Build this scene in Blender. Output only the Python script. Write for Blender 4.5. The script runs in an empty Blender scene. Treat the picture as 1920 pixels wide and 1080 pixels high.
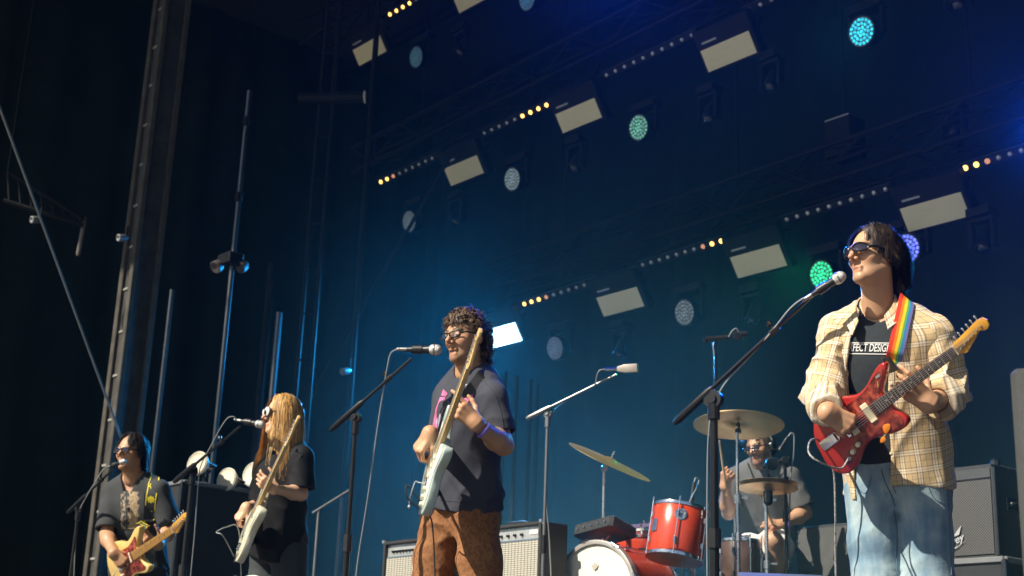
import bpy, math, random
import numpy as np
from mathutils import Vector, Matrix
from mathutils.bvhtree import BVHTree
random.seed(7)
rng = np.random.default_rng(7)
R_ = math.radians
scene = bpy.context.scene
COL = scene.collection

# ------------------------------------------------------------------ camera
FPX = 2650.0                      # focal length in pixels of the 1920 px wide photograph
PITCH, ROLL = R_(16.86), R_(2.24)
CAM = Vector((0, 0, 0))
F = Vector((0, math.cos(PITCH), math.sin(PITCH)))
R0 = Vector((1, 0, 0))
U0 = R0.cross(F)
RT = R0 * math.cos(ROLL) + U0 * math.sin(ROLL)
UP = U0 * math.cos(ROLL) - R0 * math.sin(ROLL)
cam_data = bpy.data.cameras.new('camera')
cam = bpy.data.objects.new('camera', cam_data)
COL.objects.link(cam)
cam.matrix_world = Matrix(((RT.x, UP.x, -F.x, CAM.x), (RT.y, UP.y, -F.y, CAM.y), (RT.z, UP.z, -F.z, CAM.z), (0, 0, 0, 1)))
cam_data.sensor_width = 36.0
cam_data.lens = FPX / 1920 * 36.0
cam_data.clip_start = 0.05
cam_data.clip_end = 500
cam_data.dof.use_dof = True
cam_data.dof.focus_distance = 5.6
cam_data.dof.aperture_fstop = 4.5
scene.camera = cam

# stage axes: A runs across the stage (left and away), S runs upstage (right and away)
A_ = Vector((-0.643, 0.766, 0)).normalized()
S_ = Vector((0.766, 0.643, 0)).normalized()

# ------------------------------------------------------------------ sky and sun
SUN_AZ, SUN_EL = R_(58), R_(41)       # azimuth from behind the camera (-Y) towards the left (-X)
TO_SUN = Vector((-math.sin(SUN_AZ) * math.cos(SUN_EL), -math.cos(SUN_AZ) * math.cos(SUN_EL), math.sin(SUN_EL)))
world = bpy.data.worlds.new('World')
scene.world = world
world.use_nodes = True
wn = world.node_tree
sky = wn.nodes.new('ShaderNodeTexSky')
sky.sky_type = 'NISHITA'
sky.sun_disc = False
sky.sun_elevation = SUN_EL
sky.sun_rotation = math.atan2(TO_SUN.x, TO_SUN.y)
sky.dust_density = 1.0
wn.links.new(sky.outputs['Color'], wn.nodes['Background'].inputs['Color'])
wn.nodes['Background'].inputs['Strength'].default_value = 0.05
sun_data = bpy.data.lights.new('sun', 'SUN')
sun_data.energy = 5.0
sun_data.angle = R_(0.5)
sun_data.color = (1.0, 0.90, 0.74)
sun = bpy.data.objects.new('sun', sun_data)
COL.objects.link(sun)
sun.rotation_euler = TO_SUN.to_track_quat('Z', 'Y').to_euler()

vs = scene.view_settings
vs.view_transform = 'Standard'
vs.look = 'None'
vs.gamma = 1.0
vs.exposure = 0.72
vs.use_curve_mapping = False
cy = scene.cycles
cy.use_denoising = True
cy.max_bounces = 6
cy.diffuse_bounces = 3
cy.glossy_bounces = 3
cy.transmission_bounces = 4
cy.volume_bounces = 1
cy.transparent_max_bounces = 8
cy.caustics_reflective = False
cy.caustics_refractive = False
cy.sample_clamp_indirect = 4.0

# ------------------------------------------------------------------ places
def P(px, py, d):
    """World point seen at photograph pixel (px, py), d metres along the camera axis."""
    return CAM + F * d + RT * (d * (px - 960) / FPX) + UP * (d * (540 - py) / FPX)
def ray(px, py):
    return (F + RT * ((px - 960) / FPX) + UP * ((540 - py) / FPX)).normalized()
def on_u(px, py, u):
    r = ray(px, py)
    return CAM + r * (u / r.dot(S_))
def AU(a, u, z):
    return A_ * a + S_ * u + Vector((0, 0, z))
def depth(p):
    return (p - CAM).dot(F)
def yawdir(deg):
    """Horizontal facing direction: 0 faces the camera (-Y), positive turns to the left of the picture."""
    return Vector((-math.sin(R_(deg)), -math.cos(R_(deg)), 0))

# ------------------------------------------------------------------ objects
ORG = {}
def tag(o, label=None, cat=None, group=None, kind=None):
    if label: o['label'] = label
    if cat: o['category'] = cat
    if group: o['group'] = group
    if kind: o['kind'] = kind
    return o
def thing(name, loc=(0, 0, 0), label=None, cat=None, group=None):
    o = bpy.data.objects.new(name, None)
    o.empty_display_size = 0.1
    COL.objects.link(o)
    o.location = loc
    ORG[o] = Vector(loc)
    return tag(o, label, cat, group)
def link_mesh(name, me, mat, parent=None, origin=None):
    o = bpy.data.objects.new(name, me)
    COL.objects.link(o)
    if mat is not None:
        me.materials.append(mat)
    if parent is not None:
        o.parent = parent
        org = ORG.get(parent, Vector((0, 0, 0)))
    else:
        org = Vector(origin) if origin is not None else Vector((0, 0, 0))
        o.location = org
    ORG[o] = org
    if org.length > 0:
        me.transform(Matrix.Translation(-org))
    return o
def copy_tree(o, parent=None):
    c = o.copy()
    COL.objects.link(c)
    c.parent = parent
    for ch in o.children:
        copy_tree(ch, c)
    return c

def frame(o, ex, ey=None, ez=None):
    """4x4 from an origin and axis vectors; the missing axis is filled in."""
    if ey is None: ey = ez.cross(ex)
    if ez is None: ez = ex.cross(ey)
    if ex is None: ex = ey.cross(ez)
    return Matrix(((ex.x, ey.x, ez.x, o.x), (ex.y, ey.y, ez.y, o.y), (ex.z, ey.z, ez.z, o.z), (0, 0, 0, 1)))
def aim(o, x, zhint):
    """Frame with X along x and Z as near zhint as can be."""
    ex = x.normalized()
    ez = (zhint - ex * zhint.dot(ex)).normalized()
    return frame(o, ex, ez.cross(ex), ez)
def zframe(o, z, xhint=None):
    ez = Vector(z).normalized()
    h = Vector(xhint) if xhint is not None else (Vector((1, 0, 0)) if abs(ez.x) < 0.8 else Vector((0, 1, 0)))
    ex = (h - ez * h.dot(ez)).normalized()
    return frame(Vector(o), ex, ez.cross(ex), ez)

def catmull(pts, n=6, closed=False):
    pts = [np.array(p, float) for p in pts]
    out = []
    m = len(pts)
    for i in range(m if closed else m - 1):
        p0 = pts[i - 1] if (closed or i > 0) else 2 * pts[0] - pts[1]
        p1 = pts[i]
        p2 = pts[(i + 1) % m]
        p3 = pts[(i + 2) % m] if (closed or i + 2 < m) else 2 * pts[-1] - pts[-2]
        for k in range(n):
            t = k / n
            out.append(0.5 * ((2 * p1) + (-p0 + p2) * t + (2 * p0 - 5 * p1 + 4 * p2 - p3) * t * t + (-p0 + 3 * p1 - 3 * p2 + p3) * t ** 3))
    if not closed:
        out.append(pts[-1])
    return out

class MB:
    def __init__(s):
        s.v = []
        s.f = []
    def add(s, vs_, fs, M=None):
        n = len(s.v)
        if M is not None:
            vs_ = [M @ Vector(v) for v in vs_]
        s.v += [tuple(v) for v in vs_]
        s.f += [tuple(i + n for i in f) for f in fs]
        return s
    def box(s, size, c=(0, 0, 0), M=None, bev=0.0):
        x, y, z = (k / 2 for k in size)
        cx, cy_, cz = c
        if bev <= 0:
            vs_ = [(cx + i * x, cy_ + j * y, cz + k * z) for k in (-1, 1) for j in (-1, 1) for i in (-1, 1)]
            return s.add(vs_, [(0, 2, 3, 1), (4, 5, 7, 6), (0, 1, 5, 4), (2, 6, 7, 3), (0, 4, 6, 2), (1, 3, 7, 5)], M)
        vs_, idx = [], {}
        for i in (-1, 1):
            for j in (-1, 1):
                for k in (-1, 1):
                    for ax in range(3):
                        q = [i * (x - bev), j * (y - bev), k * (z - bev)]
                        q[ax] += (i, j, k)[ax] * bev
                        idx[(i, j, k, ax)] = len(vs_)
                        vs_.append((cx + q[0], cy_ + q[1], cz + q[2]))
        fs = []
        for ax in range(3):
            b, c2 = [q for q in range(3) if q != ax]
            for sg in (-1, 1):
                def key(sb, sc):
                    q = [0, 0, 0]; q[ax] = sg; q[b] = sb; q[c2] = sc
                    return idx[(*q, ax)]
                fc = [key(-1, -1), key(1, -1), key(1, 1), key(-1, 1)]
                fs.append(fc if (sg > 0) == (ax != 1) else fc[::-1])
            for sb in (-1, 1):
                for sc in (-1, 1):
                    def key2(sa, a2):
                        q = [0, 0, 0]; q[ax] = sa; q[b] = sb; q[c2] = sc
                        return idx[(*q, a2)]
                    fs.append([key2(-1, b), key2(1, b), key2(1, c2), key2(-1, c2)])
        for i in (-1, 1):
            for j in (-1, 1):
                for k in (-1, 1):
                    fs.append([idx[(i, j, k, 0)], idx[(i, j, k, 1)], idx[(i, j, k, 2)]])
        return s.add(vs_, fs, M)
    def tube(s, path, r, n=8, M=None, caps=True, flat=None):
        pts = [Vector(p) for p in path]
        m = len(pts)
        rs = [r] * m if not hasattr(r, '__len__') else r
        vs_, fs = [], []
        t0 = (pts[1] - pts[0]).normalized()
        up = Vector((0, 0, 1)) if abs(t0.z) < 0.9 else Vector((1, 0, 0))
        nx = t0.cross(up).normalized()
        for i, p in enumerate(pts):
            t = (pts[min(i + 1, m - 1)] - pts[max(i - 1, 0)])
            t = t.normalized() if t.length > 1e-9 else t0
            nx = (nx - t * nx.dot(t)).normalized()
            ny = t.cross(nx)
            for k in range(n):
                a = 2 * math.pi * k / n
                vs_.append(p + nx * (math.cos(a) * rs[i]) + ny * (math.sin(a) * rs[i]))
        for i in range(m - 1):
            for k in range(n):
                k2 = (k + 1) % n
                fs.append((i * n + k, i * n + k2, (i + 1) * n + k2, (i + 1) * n + k))
        if caps:
            fs.append(tuple(range(n - 1, -1, -1)))
            fs.append(tuple((m - 1) * n + k for k in range(n)))
        return s.add(vs_, fs, M)
    def lathe(s, prof, n=24, M=None, caps=True):
        vs_, fs = [], []
        for r, z in prof:
            for k in range(n):
                a = 2 * math.pi * k / n
                vs_.append((r * math.cos(a), r * math.sin(a), z))
        m = len(prof)
        for i in range(m - 1):
            for k in range(n):
                k2 = (k + 1) % n
                fs.append((i * n + k, i * n + k2, (i + 1) * n + k2, (i + 1) * n + k))
        if caps:
            if prof[0][0] > 1e-6: fs.append(tuple(range(n - 1, -1, -1)))
            if prof[-1][0] > 1e-6: fs.append(tuple((m - 1) * n + k for k in range(n)))
        return s.add(vs_, fs, M)
    def prism(s, outline, z0, z1, bev=0.0, M=None, inset_top_only=False):
        """Extruded outline (list of 2D points, any winding), edges bevelled by bev."""
        o = [Vector((p[0], p[1])) for p in outline]
        area = sum(o[i].x * o[(i + 1) % len(o)].y - o[(i + 1) % len(o)].x * o[i].y for i in range(len(o)))
        if area < 0: o = o[::-1]
        n = len(o)
        def off(d):
            if d == 0: return o
            r = []
            for i in range(n):
                a, b, c = o[i - 1], o[i], o[(i + 1) % n]
                e1, e2 = (b - a), (c - b)
                if e1.length < 1e-9 or e2.length < 1e-9:
                    r.append(b); continue
                n1 = Vector((-e1.y, e1.x)).normalized(); n2 = Vector((-e2.y, e2.x)).normalized()
                q = n1 + n2
                q = q.normalized() if q.length > 1e-6 else n1
                r.append(b + q * d)
            return r
        rings = [(off(0), z0 if inset_top_only or bev == 0 else z0 + bev), (off(0), z1 - bev if bev else z1)]
        if bev:
            if not inset_top_only:
                rings = [(off(bev), z0), (off(bev * 0.3), z0 + bev * 0.3)] + rings
            rings = rings + [(off(bev * 0.3), z1 - bev * 0.3), (off(bev), z1)]
        vs_, fs = [], []
        for rg, z in rings:
            vs_ += [(p.x, p.y, z) for p in rg]
        for i in range(len(rings) - 1):
            for k in range(n):
                k2 = (k + 1) % n
                fs.append((i * n + k, i * n + k2, (i + 1) * n + k2, (i + 1) * n + k))
        fs.append(tuple(range(n - 1, -1, -1)))
        fs.append(tuple((len(rings) - 1) * n + k for k in range(n)))
        return s.add(vs_, fs, M)
    def ell(s, c, rad, M=None, nu=14, nv=8):
        vs_, fs = [], []
        for j in range(nv + 1):
            th = math.pi * j / nv
            for i in range(nu):
                a = 2 * math.pi * i / nu
                vs_.append((c[0] + rad[0] * math.sin(th) * math.cos(a), c[1] + rad[1] * math.sin(th) * math.sin(a), c[2] - rad[2] * math.cos(th)))
        for j in range(nv):
            for i in range(nu):
                i2 = (i + 1) % nu
                fs.append((j * nu + i, j * nu + i2, (j + 1) * nu + i2, (j + 1) * nu + i))
        return s.add(vs_, fs, M)
    def torus(s, R, r, M=None, n=32, m=8, sz=1.0):
        vs_, fs = [], []
        for i in range(n):
            a = 2 * math.pi * i / n
            for j in range(m):
                b = 2 * math.pi * j / m
                q = R + r * math.cos(b)
                vs_.append((q * math.cos(a), q * math.sin(a), r * sz * math.sin(b)))
        for i in range(n):
            for j in range(m):
                i2, j2 = (i + 1) % n, (j + 1) % m
                fs.append((i * m + j, i2 * m + j, i2 * m + j2, i * m + j2))
        return s.add(vs_, fs, M)
    def ribbon(s, pts, wids, norms, thick=0.003):
        """Strap: centre points, half-width vectors, normals."""
        vs_, fs = [], []
        for p, w, nn in zip(pts, wids, norms):
            p, w, nn = Vector(p), Vector(w), Vector(nn).normalized() * thick
            vs_ += [p - w, p + w, p + w - nn, p - w - nn]
        m = len(pts)
        for i in range(m - 1):
            for k in range(4):
                k2 = (k + 1) % 4
                fs.append((i * 4 + k, i * 4 + k2, (i + 1) * 4 + k2, (i + 1) * 4 + k))
        fs += [(3, 2, 1, 0), tuple((m - 1) * 4 + k for k in range(4))]
        return s.add(vs_, fs)
    def mesh(s, name, smooth=35):
        me = bpy.data.meshes.new(name)
        me.from_pydata(s.v, [], s.f)
        me.validate()
        if smooth:
            me.polygons.foreach_set('use_smooth', [True] * len(me.polygons))
            me.set_sharp_from_angle(angle=R_(smooth))
        me.update()
        return me
    def build(s, name, mat, parent=None, smooth=35, origin=None):
        return link_mesh(name, s.mesh(name, smooth), mat, parent, origin)

# ------------------------------------------------------------------ materials
class NT:
    def __init__(s, name):
        s.m = bpy.data.materials.new(name)
        s.m.use_nodes = True
        s.t = s.m.node_tree
        s.b = s.t.nodes['Principled BSDF']
    def n(s, kind, **kw):
        nd = s.t.nodes.new('ShaderNode' + kind)
        for k, v in kw.items():
            if k.startswith('i_'):
                key = k[2:]
                key = int(key) if key.isdigit() else key.replace('_', ' ')
                if hasattr(v, 'default_value') or isinstance(v, bpy.types.NodeSocket):
                    s.t.links.new(v, nd.inputs[key])
                else:
                    nd.inputs[key].default_value = v
            else:
                setattr(nd, k, v)
        return nd
    def link(s, a, b):
        s.t.links.new(a, b)
    def math(s, op, a, b=None, c=None):
        nd = s.t.nodes.new('ShaderNodeMath')
        nd.operation = op
        for i, v in enumerate((a, b, c)):
            if v is None: continue
            if isinstance(v, (int, float)): nd.inputs[i].default_value = v
            else: s.t.links.new(v, nd.inputs[i])
        return nd.outputs[0]
    def mix(s, fac, a, b, blend='MIX'):
        nd = s.t.nodes.new('ShaderNodeMix')
        nd.data_type = 'RGBA'
        nd.blend_type = blend
        for i, v in ((0, fac), (6, a), (7, b)):
            if isinstance(v, (int, float)): nd.inputs[i].default_value = v
            elif isinstance(v, (tuple, list)): nd.inputs[i].default_value = (*v[:3], 1)
            else: s.t.links.new(v, nd.inputs[i])
        return nd.outputs[2]
    def ramp(s, fac, stops, interp='LINEAR'):
        nd = s.t.nodes.new('ShaderNodeValToRGB')
        nd.color_ramp.interpolation = interp
        e = nd.color_ramp.elements
        while len(e) > 1: e.remove(e[-1])
        for i, (p, c) in enumerate(stops):
            el = e[0] if i == 0 else e.new(p)
            el.position = p
            el.color = (*c[:3], 1) if hasattr(c, '__len__') else (c, c, c, 1)
        s.t.links.new(fac, nd.inputs[0])
        return nd.outputs[0]
    def coord(s, which='Object'):
        return s.t.nodes.new('ShaderNodeTexCoord').outputs[which]
    def noise(s, scale, detail=3, vec=None, rough=0.55, out='Fac'):
        nd = s.t.nodes.new('ShaderNodeTexNoise')
        nd.inputs['Scale'].default_value = scale
        nd.inputs['Detail'].default_value = detail
        nd.inputs['Roughness'].default_value = rough
        s.t.links.new(vec if vec is not None else s.coord(), nd.inputs['Vector'])
        return nd.outputs[out]
    def bump(s, h, strength=0.3, dist=0.01):
        nd = s.t.nodes.new('ShaderNodeBump')
        nd.inputs['Strength'].default_value = strength
        nd.inputs['Distance'].default_value = dist
        s.t.links.new(h, nd.inputs['Height'])
        s.t.links.new(nd.outputs[0], s.b.inputs['Normal'])
    def set(s, **kw):
        for k, v in kw.items():
            key = k.replace('_', ' ')
            if isinstance(v, bpy.types.NodeSocket): s.t.links.new(v, s.b.inputs[key])
            else: s.b.inputs[key].default_value = (*v[:3], 1) if isinstance(v, (tuple, list)) and len(v) == 3 and 'Radius' not in key else v
        return s.m
MATS = {}
def mat(name, col, rough=0.5, metal=0.0, vary=0.12, scale=12.0, bump=0.0, bscale=None, coat=0.0, spec=None, rvary=0.1):
    if name in MATS: return MATS[name]
    t = NT(name)
    c = t.noise(scale, 4)
    lo = tuple(k * (1 - vary) for k in col); hi = tuple(min(1, k * (1 + vary)) for k in col)
    t.set(Base_Color=t.ramp(c, [(0.3, lo), (0.7, hi)]), Metallic=metal)
    t.set(Roughness=t.math('ADD', t.math('MULTIPLY', t.noise(scale * 2.3, 3), rvary * 2), max(0.02, rough - rvary)))
    if coat: t.set(Coat_Weight=coat, Coat_Roughness=0.06)
    if spec is not None: t.b.inputs['Specular IOR Level'].default_value = spec
    if bump: t.bump(t.noise(bscale or scale * 8, 3), bump, 0.004)
    MATS[name] = t.m
    return t.m
def emit(name, col, strength, base=(0.02, 0.02, 0.02)):
    if name in MATS: return MATS[name]
    t = NT(name)
    t.set(Base_Color=base, Roughness=0.3, Emission_Color=col, Emission_Strength=strength)
    MATS[name] = t.m
    return t.m
# ------------------------------------------------------------------ organic shapes: signed distance fields meshed by surface nets
def V3(p):
    return np.array((p[0], p[1], p[2]), np.float32)
def cap(a, b, ra, rb=None):
    a, b = V3(a), V3(b)
    rb = ra if rb is None else rb
    ba = b - a
    L = float(ba @ ba) + 1e-12
    def f(p):
        q = p - a
        t = np.clip(q @ ba / L, 0, 1)
        return np.linalg.norm(q - t[:, None] * ba, axis=1) - (ra + (rb - ra) * t)
    return f
def ellip(c, r, M=None):
    c = V3(c); r = V3(r)
    B = None if M is None else np.array(M.to_3x3() if hasattr(M, 'to_3x3') else M, np.float32)
    def f(p):
        q = p - c
        if B is not None: q = q @ B
        k0 = np.linalg.norm(q / r, axis=1)
        k1 = np.linalg.norm(q / (r * r), axis=1) + 1e-9
        return k0 * (k0 - 1) / k1
    return f
def loft(st, pw=2.3, bulge=None):
    """Body of stations (z, cx, cy, half width, half depth) along local z, flat ends."""
    dense = np.array(catmull([np.array(s_, float) for s_ in st], 6), np.float32)
    z = dense[:, 0]
    def f(p):
        zz = p[:, 2]
        cx = np.interp(zz, z, dense[:, 1]); cy_ = np.interp(zz, z, dense[:, 2])
        w = np.interp(zz, z, dense[:, 3]); dp = np.interp(zz, z, dense[:, 4])
        x = np.abs(p[:, 0] - cx) / w; y = np.abs(p[:, 1] - cy_) / dp
        k = (x ** pw + y ** pw + 1e-9) ** (1 / pw)
        d = (k - 1) * np.minimum(w, dp)
        return np.maximum(d, np.maximum(z[0] - zz, zz - z[-1]))
    return f
def box_sdf(c, h, M=None):
    c, h = V3(c), V3(h)
    B = None if M is None else np.array(M.to_3x3(), np.float32)
    def f(p):
        q = p - c
        if B is not None: q = q @ B
        q = np.abs(q) - h
        return np.linalg.norm(np.maximum(q, 0), axis=1) + np.minimum(q.max(axis=1), 0)
    return f
def plane(o, n):
    o, n = V3(o), V3(n)
    n = n / np.linalg.norm(n)
    return lambda p: (p - o) @ n
def smin(a, b, k):
    if k <= 0: return np.minimum(a, b)
    h = np.maximum(k - np.abs(a - b), 0) / k
    return np.minimum(a, b) - h * h * k * 0.25
def smax(a, b, k):
    return -smin(-a, -b, k)
def union(prims, k=0.02):
    def f(p):
        d = prims[0](p)
        for q in prims[1:]:
            d = smin(d, q(p), k)
        return d
    return f
def cut(a, b, k=0.004):
    return lambda p: smax(a(p), -b(p), k)
def both(a, b, k=0.004):
    return lambda p: smax(a(p), b(p), k)
def wob(p, s, seed=0):
    """Cheap smooth noise in -1..1."""
    r = np.random.default_rng(seed)
    o = 0
    for i in range(5):
        d = r.normal(size=3).astype(np.float32); d /= np.linalg.norm(d)
        o = o + np.sin(p @ d * (s * (0.7 + 0.5 * i)) + r.uniform(0, 6.28) + 1.3 * np.sin(p @ np.roll(d, 1) * s * 0.8 + i))/ (1 + 0.35 * i)
    return o / 3.2
def folds(f, amp, axis, freq, seed=0, mask=None):
    """Creases running across an axis, broken up by noise."""
    ax = V3(axis); ax = ax / np.linalg.norm(ax)
    def g(p):
        w = wob(p, 14, seed)
        s_ = np.sin(p @ ax * freq + 2.6 * w + seed)
        cr = (1 - np.abs(s_)) ** 2 * (0.55 + 0.45 * wob(p, 9, seed + 3)) + 0.35 * wob(p, 22, seed + 5)
        m = 1 if mask is None else mask(p)
        return f(p) - amp * cr * m
    return g
def creases(f, amp, layers, mask=None):
    """Cloth creases: thin raised ridges drawn out along given directions, broken up and unevenly deep."""
    L = []
    for dv, s, seed in layers:
        c = V3(dv); c = c / np.linalg.norm(c)
        L.append((c, s, seed))
    def g(p):
        o = 0
        for c, s, seed in L:
            q = p + 0.012 * np.stack([wob(p, 9, seed + 11), wob(p, 9, seed + 12), wob(p, 9, seed + 13)], 1)
            q = q - np.outer(q @ c, c) * 0.80
            n = wob(q, s, seed)
            o = o + (1 - np.minimum(np.abs(n) * 1.7, 1)) ** 2 * (0.35 + 0.65 * np.clip(wob(p, 7, seed + 7) + 0.45, 0, 1))
        m = 1 if mask is None else mask(p)
        return f(p) - amp * (o - 0.3) * m
    return g
def surface(fn, lo, hi, h, relax=1):
    """Surface-net mesh (verts, quads) of fn<0 in a box, at step h; only blocks near the surface are sampled finely."""
    B = 4
    lo = np.array(lo, float) - 2 * h
    n = np.ceil((np.array(hi, float) + 2 * h - lo) / (h * B)).astype(int)
    N = n * B
    cx = [lo[i] + (np.arange(n[i]) * B + (B - 1) / 2) * h for i in range(3)]
    G = np.stack(np.meshgrid(*cx, indexing='ij'), -1).reshape(-1, 3).astype(np.float32)
    Dc = fn(G).reshape(n)
    act = np.abs(Dc) < B * h * 1.9
    D = np.repeat(np.repeat(np.repeat(Dc, B, 0), B, 1), B, 2).astype(np.float32)
    am = np.repeat(np.repeat(np.repeat(act, B, 0), B, 1), B, 2)
    idx = np.argwhere(am)
    pts = (lo + idx * h).astype(np.float32)
    out = np.empty(len(pts), np.float32)
    for i in range(0, len(pts), 400000):
        out[i:i + 400000] = fn(pts[i:i + 400000])
    D[am] = out
    S = D < 0
    c8 = np.zeros(tuple(N - 1), np.int8)
    offs = [(i, j, k) for i in (0, 1) for j in (0, 1) for k in (0, 1)]
    for o in offs:
        c8 += S[o[0]:N[0] - 1 + o[0], o[1]:N[1] - 1 + o[1], o[2]:N[2] - 1 + o[2]]
    cell = np.argwhere((c8 > 0) & (c8 < 8))
    cid = -np.ones(tuple(N - 1), np.int64)
    cid[cell[:, 0], cell[:, 1], cell[:, 2]] = np.arange(len(cell))
    dv = np.stack([D[cell[:, 0] + o[0], cell[:, 1] + o[1], cell[:, 2] + o[2]] for o in offs], 1)
    acc = np.zeros((len(cell), 3)); cnt = np.zeros(len(cell))
    for a in range(8):
        for b in range(a + 1, 8):
            df = [offs[b][i] - offs[a][i] for i in range(3)]
            if sum(df) != 1 or min(df) < 0: continue
            m = (dv[:, a] < 0) != (dv[:, b] < 0)
            t = dv[:, a] / np.where(m, dv[:, a] - dv[:, b], 1)
            q = np.array(offs[a], float) + np.outer(t, df)
            acc[m] += q[m]; cnt[m] += 1
    vs_ = lo + (cell + acc / cnt[:, None]) * h
    quads = []
    for ax in range(3):
        sl0 = [slice(1, N[i] - 1) for i in range(3)]; sl1 = list(sl0)
        sl0[ax] = slice(0, N[ax] - 1); sl1[ax] = slice(1, N[ax])
        s0, s1 = S[tuple(sl0)], S[tuple(sl1)]
        for flip, m in ((False, s0 & ~s1), (True, ~s0 & s1)):
            e = np.argwhere(m)
            if not len(e): continue
            base = e.copy()
            for i in range(3):
                if i != ax: base[:, i] += 1
            b, c = (ax + 1) % 3, (ax + 2) % 3
            def cc(db, dc):
                q = base.copy(); q[:, b] += db; q[:, c] += dc
                return cid[q[:, 0], q[:, 1], q[:, 2]]
            qd = np.stack([cc(-1, -1), cc(0, -1), cc(0, 0), cc(-1, 0)], 1)
            quads.append(qd[:, ::-1] if flip else qd)
    q = np.concatenate(quads) if quads else np.zeros((0, 4), int)
    q = q[(q >= 0).all(1)]
    for _ in range(relax):
        s_ = np.zeros_like(vs_); c_ = np.zeros(len(vs_))
        for k in range(4):
            a, b = q[:, k], q[:, (k + 1) % 4]
            np.add.at(s_, a, vs_[b]); np.add.at(c_, a, 1)
            np.add.at(s_, b, vs_[a]); np.add.at(c_, b, 1)
        c_ = np.maximum(c_, 1)
        vs_ = vs_ * 0.55 + 0.45 * s_ / c_[:, None]
    return vs_, q
def np_mesh(name, parts, attrs=None):
    """Mesh from [(verts, quads), ...]; attrs: {name: (kind, [array per part])}."""
    vs_ = np.concatenate([p[0] for p in parts]); o = 0; fs = []
    for p in parts:
        fs.append(p[1] + o); o += len(p[0])
    fs = np.concatenate(fs)
    me = bpy.data.meshes.new(name)
    me.vertices.add(len(vs_)); me.vertices.foreach_set('co', vs_.astype(np.float32).ravel())
    me.loops.add(fs.size); me.loops.foreach_set('vertex_index', fs.astype(np.int32).ravel())
    me.polygons.add(len(fs)); me.polygons.foreach_set('loop_start', np.arange(0, fs.size, fs.shape[1], dtype=np.int32))
    me.polygons.foreach_set('use_smooth', np.ones(len(fs), bool))
    me.update(calc_edges=True)
    for k, (kind, arrs) in (attrs or {}).items():
        a = me.attributes.new(k, kind, 'POINT')
        v = np.concatenate(arrs).astype(np.float32)
        a.data.foreach_set('color' if kind == 'FLOAT_COLOR' else 'vector', v.ravel())
    return me
def xf(M, v):
    """Apply a 4x4 to an array of points."""
    m = np.array(M)
    return v @ m[:3, :3].T + m[:3, 3]
def loc(M, p):
    """World point into the frame M (list of 3)."""
    return M.inverted() @ Vector(p)
def bounds(pts, pad):
    a = np.array([list(p) for p in pts])
    return a.min(0) - pad, a.max(0) + pad
def bvh_of(o):
    me = o.data
    return BVHTree.FromPolygons([o.matrix_world @ v.co + ORG[o] - o.matrix_world.translation if False else v.co + ORG[o] for v in me.vertices], [tuple(p.vertices) for p in me.polygons])
def hit(px, py, trees, off=0.004):
    """First garment surface seen through pixel; lifted off by off along the surface normal."""
    best = None
    r = ray(px, py)
    for t in trees:
        h = t.ray_cast(CAM, r)
        if h[0] is not None and (best is None or h[3] < best[3]): best = h
    if best is None: return None, None
    n = best[1]
    if n.dot(r) > 0: n = -n
    return best[0] + n * off, n
# ------------------------------------------------------------------ the place: ground, stage, drapes, roof
m_ground = mat('pale_bounce_ground', (.20, .19, .15), .95, vary=.4, scale=3, bump=.4)  # unseen ground, made pale to bounce sunlight up under the roof
m_deck = mat('grey_stage_ply', (.06, .06, .062), .6, vary=.3, scale=6, bump=.15)
m_truss = mat('black_truss', (.007, .0075, .009), .6, .0, spec=.12)
m_alu = mat('dull_aluminium', (.085, .092, .10), .32, 1.0, rvary=.02)
def drape_mat():
    t = NT('black_serge_drape')
    t.set(Base_Color=t.ramp(t.noise(3, 4), [(.3, (.006, .012, .015)), (.7, (.010, .019, .023))]), Roughness=.95)
    t.b.inputs['Specular IOR Level'].default_value = .15
    t.bump(t.noise(150, 3), .3, .004)
    return t.m
m_drape = drape_mat()
FR = Matrix(((A_.x, S_.x, 0, 0), (A_.y, S_.y, 0, 0), (0, 0, 1, 0), (0, 0, 0, 1)))     # (a, u, z) -> world
b = MB(); b.box((60, 60, .2), (0, 8, -1.7)); tag(b.build('ground', m_ground), kind='structure')
b = MB(); b.box((26, 10.4, .25), (5, 7.8, -.125), FR); tag(b.build('stage_floor', m_deck), kind='structure')
b = MB(); b.box((26, .06, 1.35), (5, 2.68, -.925), FR); tag(b.build('stage_skirt', m_drape, origin=AU(5, 2.68, -1.6)), 'black skirt cloth under the front edge of the stage', 'skirt')
def drape(label, p0, p1, z0, z1, nrm, seed):
    """A pleated curtain between two (a, u) points."""
    rg = np.random.default_rng(seed)
    q0, q1 = np.array(p0, float), np.array(p1, float)
    L = np.linalg.norm(q1 - q0); n = int(L / .045)
    vs_, fs = [], []
    t = np.linspace(0, 1, n + 1)
    ph = np.cumsum(rg.uniform(.2, .62, n + 1))
    am = .045 + .03 * np.sin(np.cumsum(rg.uniform(0, .2, n + 1)))
    zs = np.linspace(z0, z1, 9)
    for j, z in enumerate(zs):
        k = 1 - .35 * (z - z0) / (z1 - z0)
        o = np.sin(ph) * am * k
        for i in range(n + 1):
            c = q0 + (q1 - q0) * t[i] + np.array(nrm) * o[i]
            vs_.append(AU(c[0], c[1], z))
    for j in range(len(zs) - 1):
        for i in range(n):
            a = j * (n + 1) + i
            fs.append((a, a + 1, a + n + 2, a + n + 1))
    b = MB(); b.add(vs_, fs)
    o = b.build('stage_curtain', m_drape, None, 180, origin=AU((p0[0] + p1[0]) / 2, (p0[1] + p1[1]) / 2, z0))
    md = o.modifiers.new('cloth', 'SOLIDIFY'); md.thickness = .006
    return tag(o, label, 'curtain', 'black drapes around the stage')
drape('black pleated backdrop curtain across the rear of the stage', (-6.0, 12.2), (17.4, 12.2), 0, 9.45, (0, 1), 1)
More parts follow.
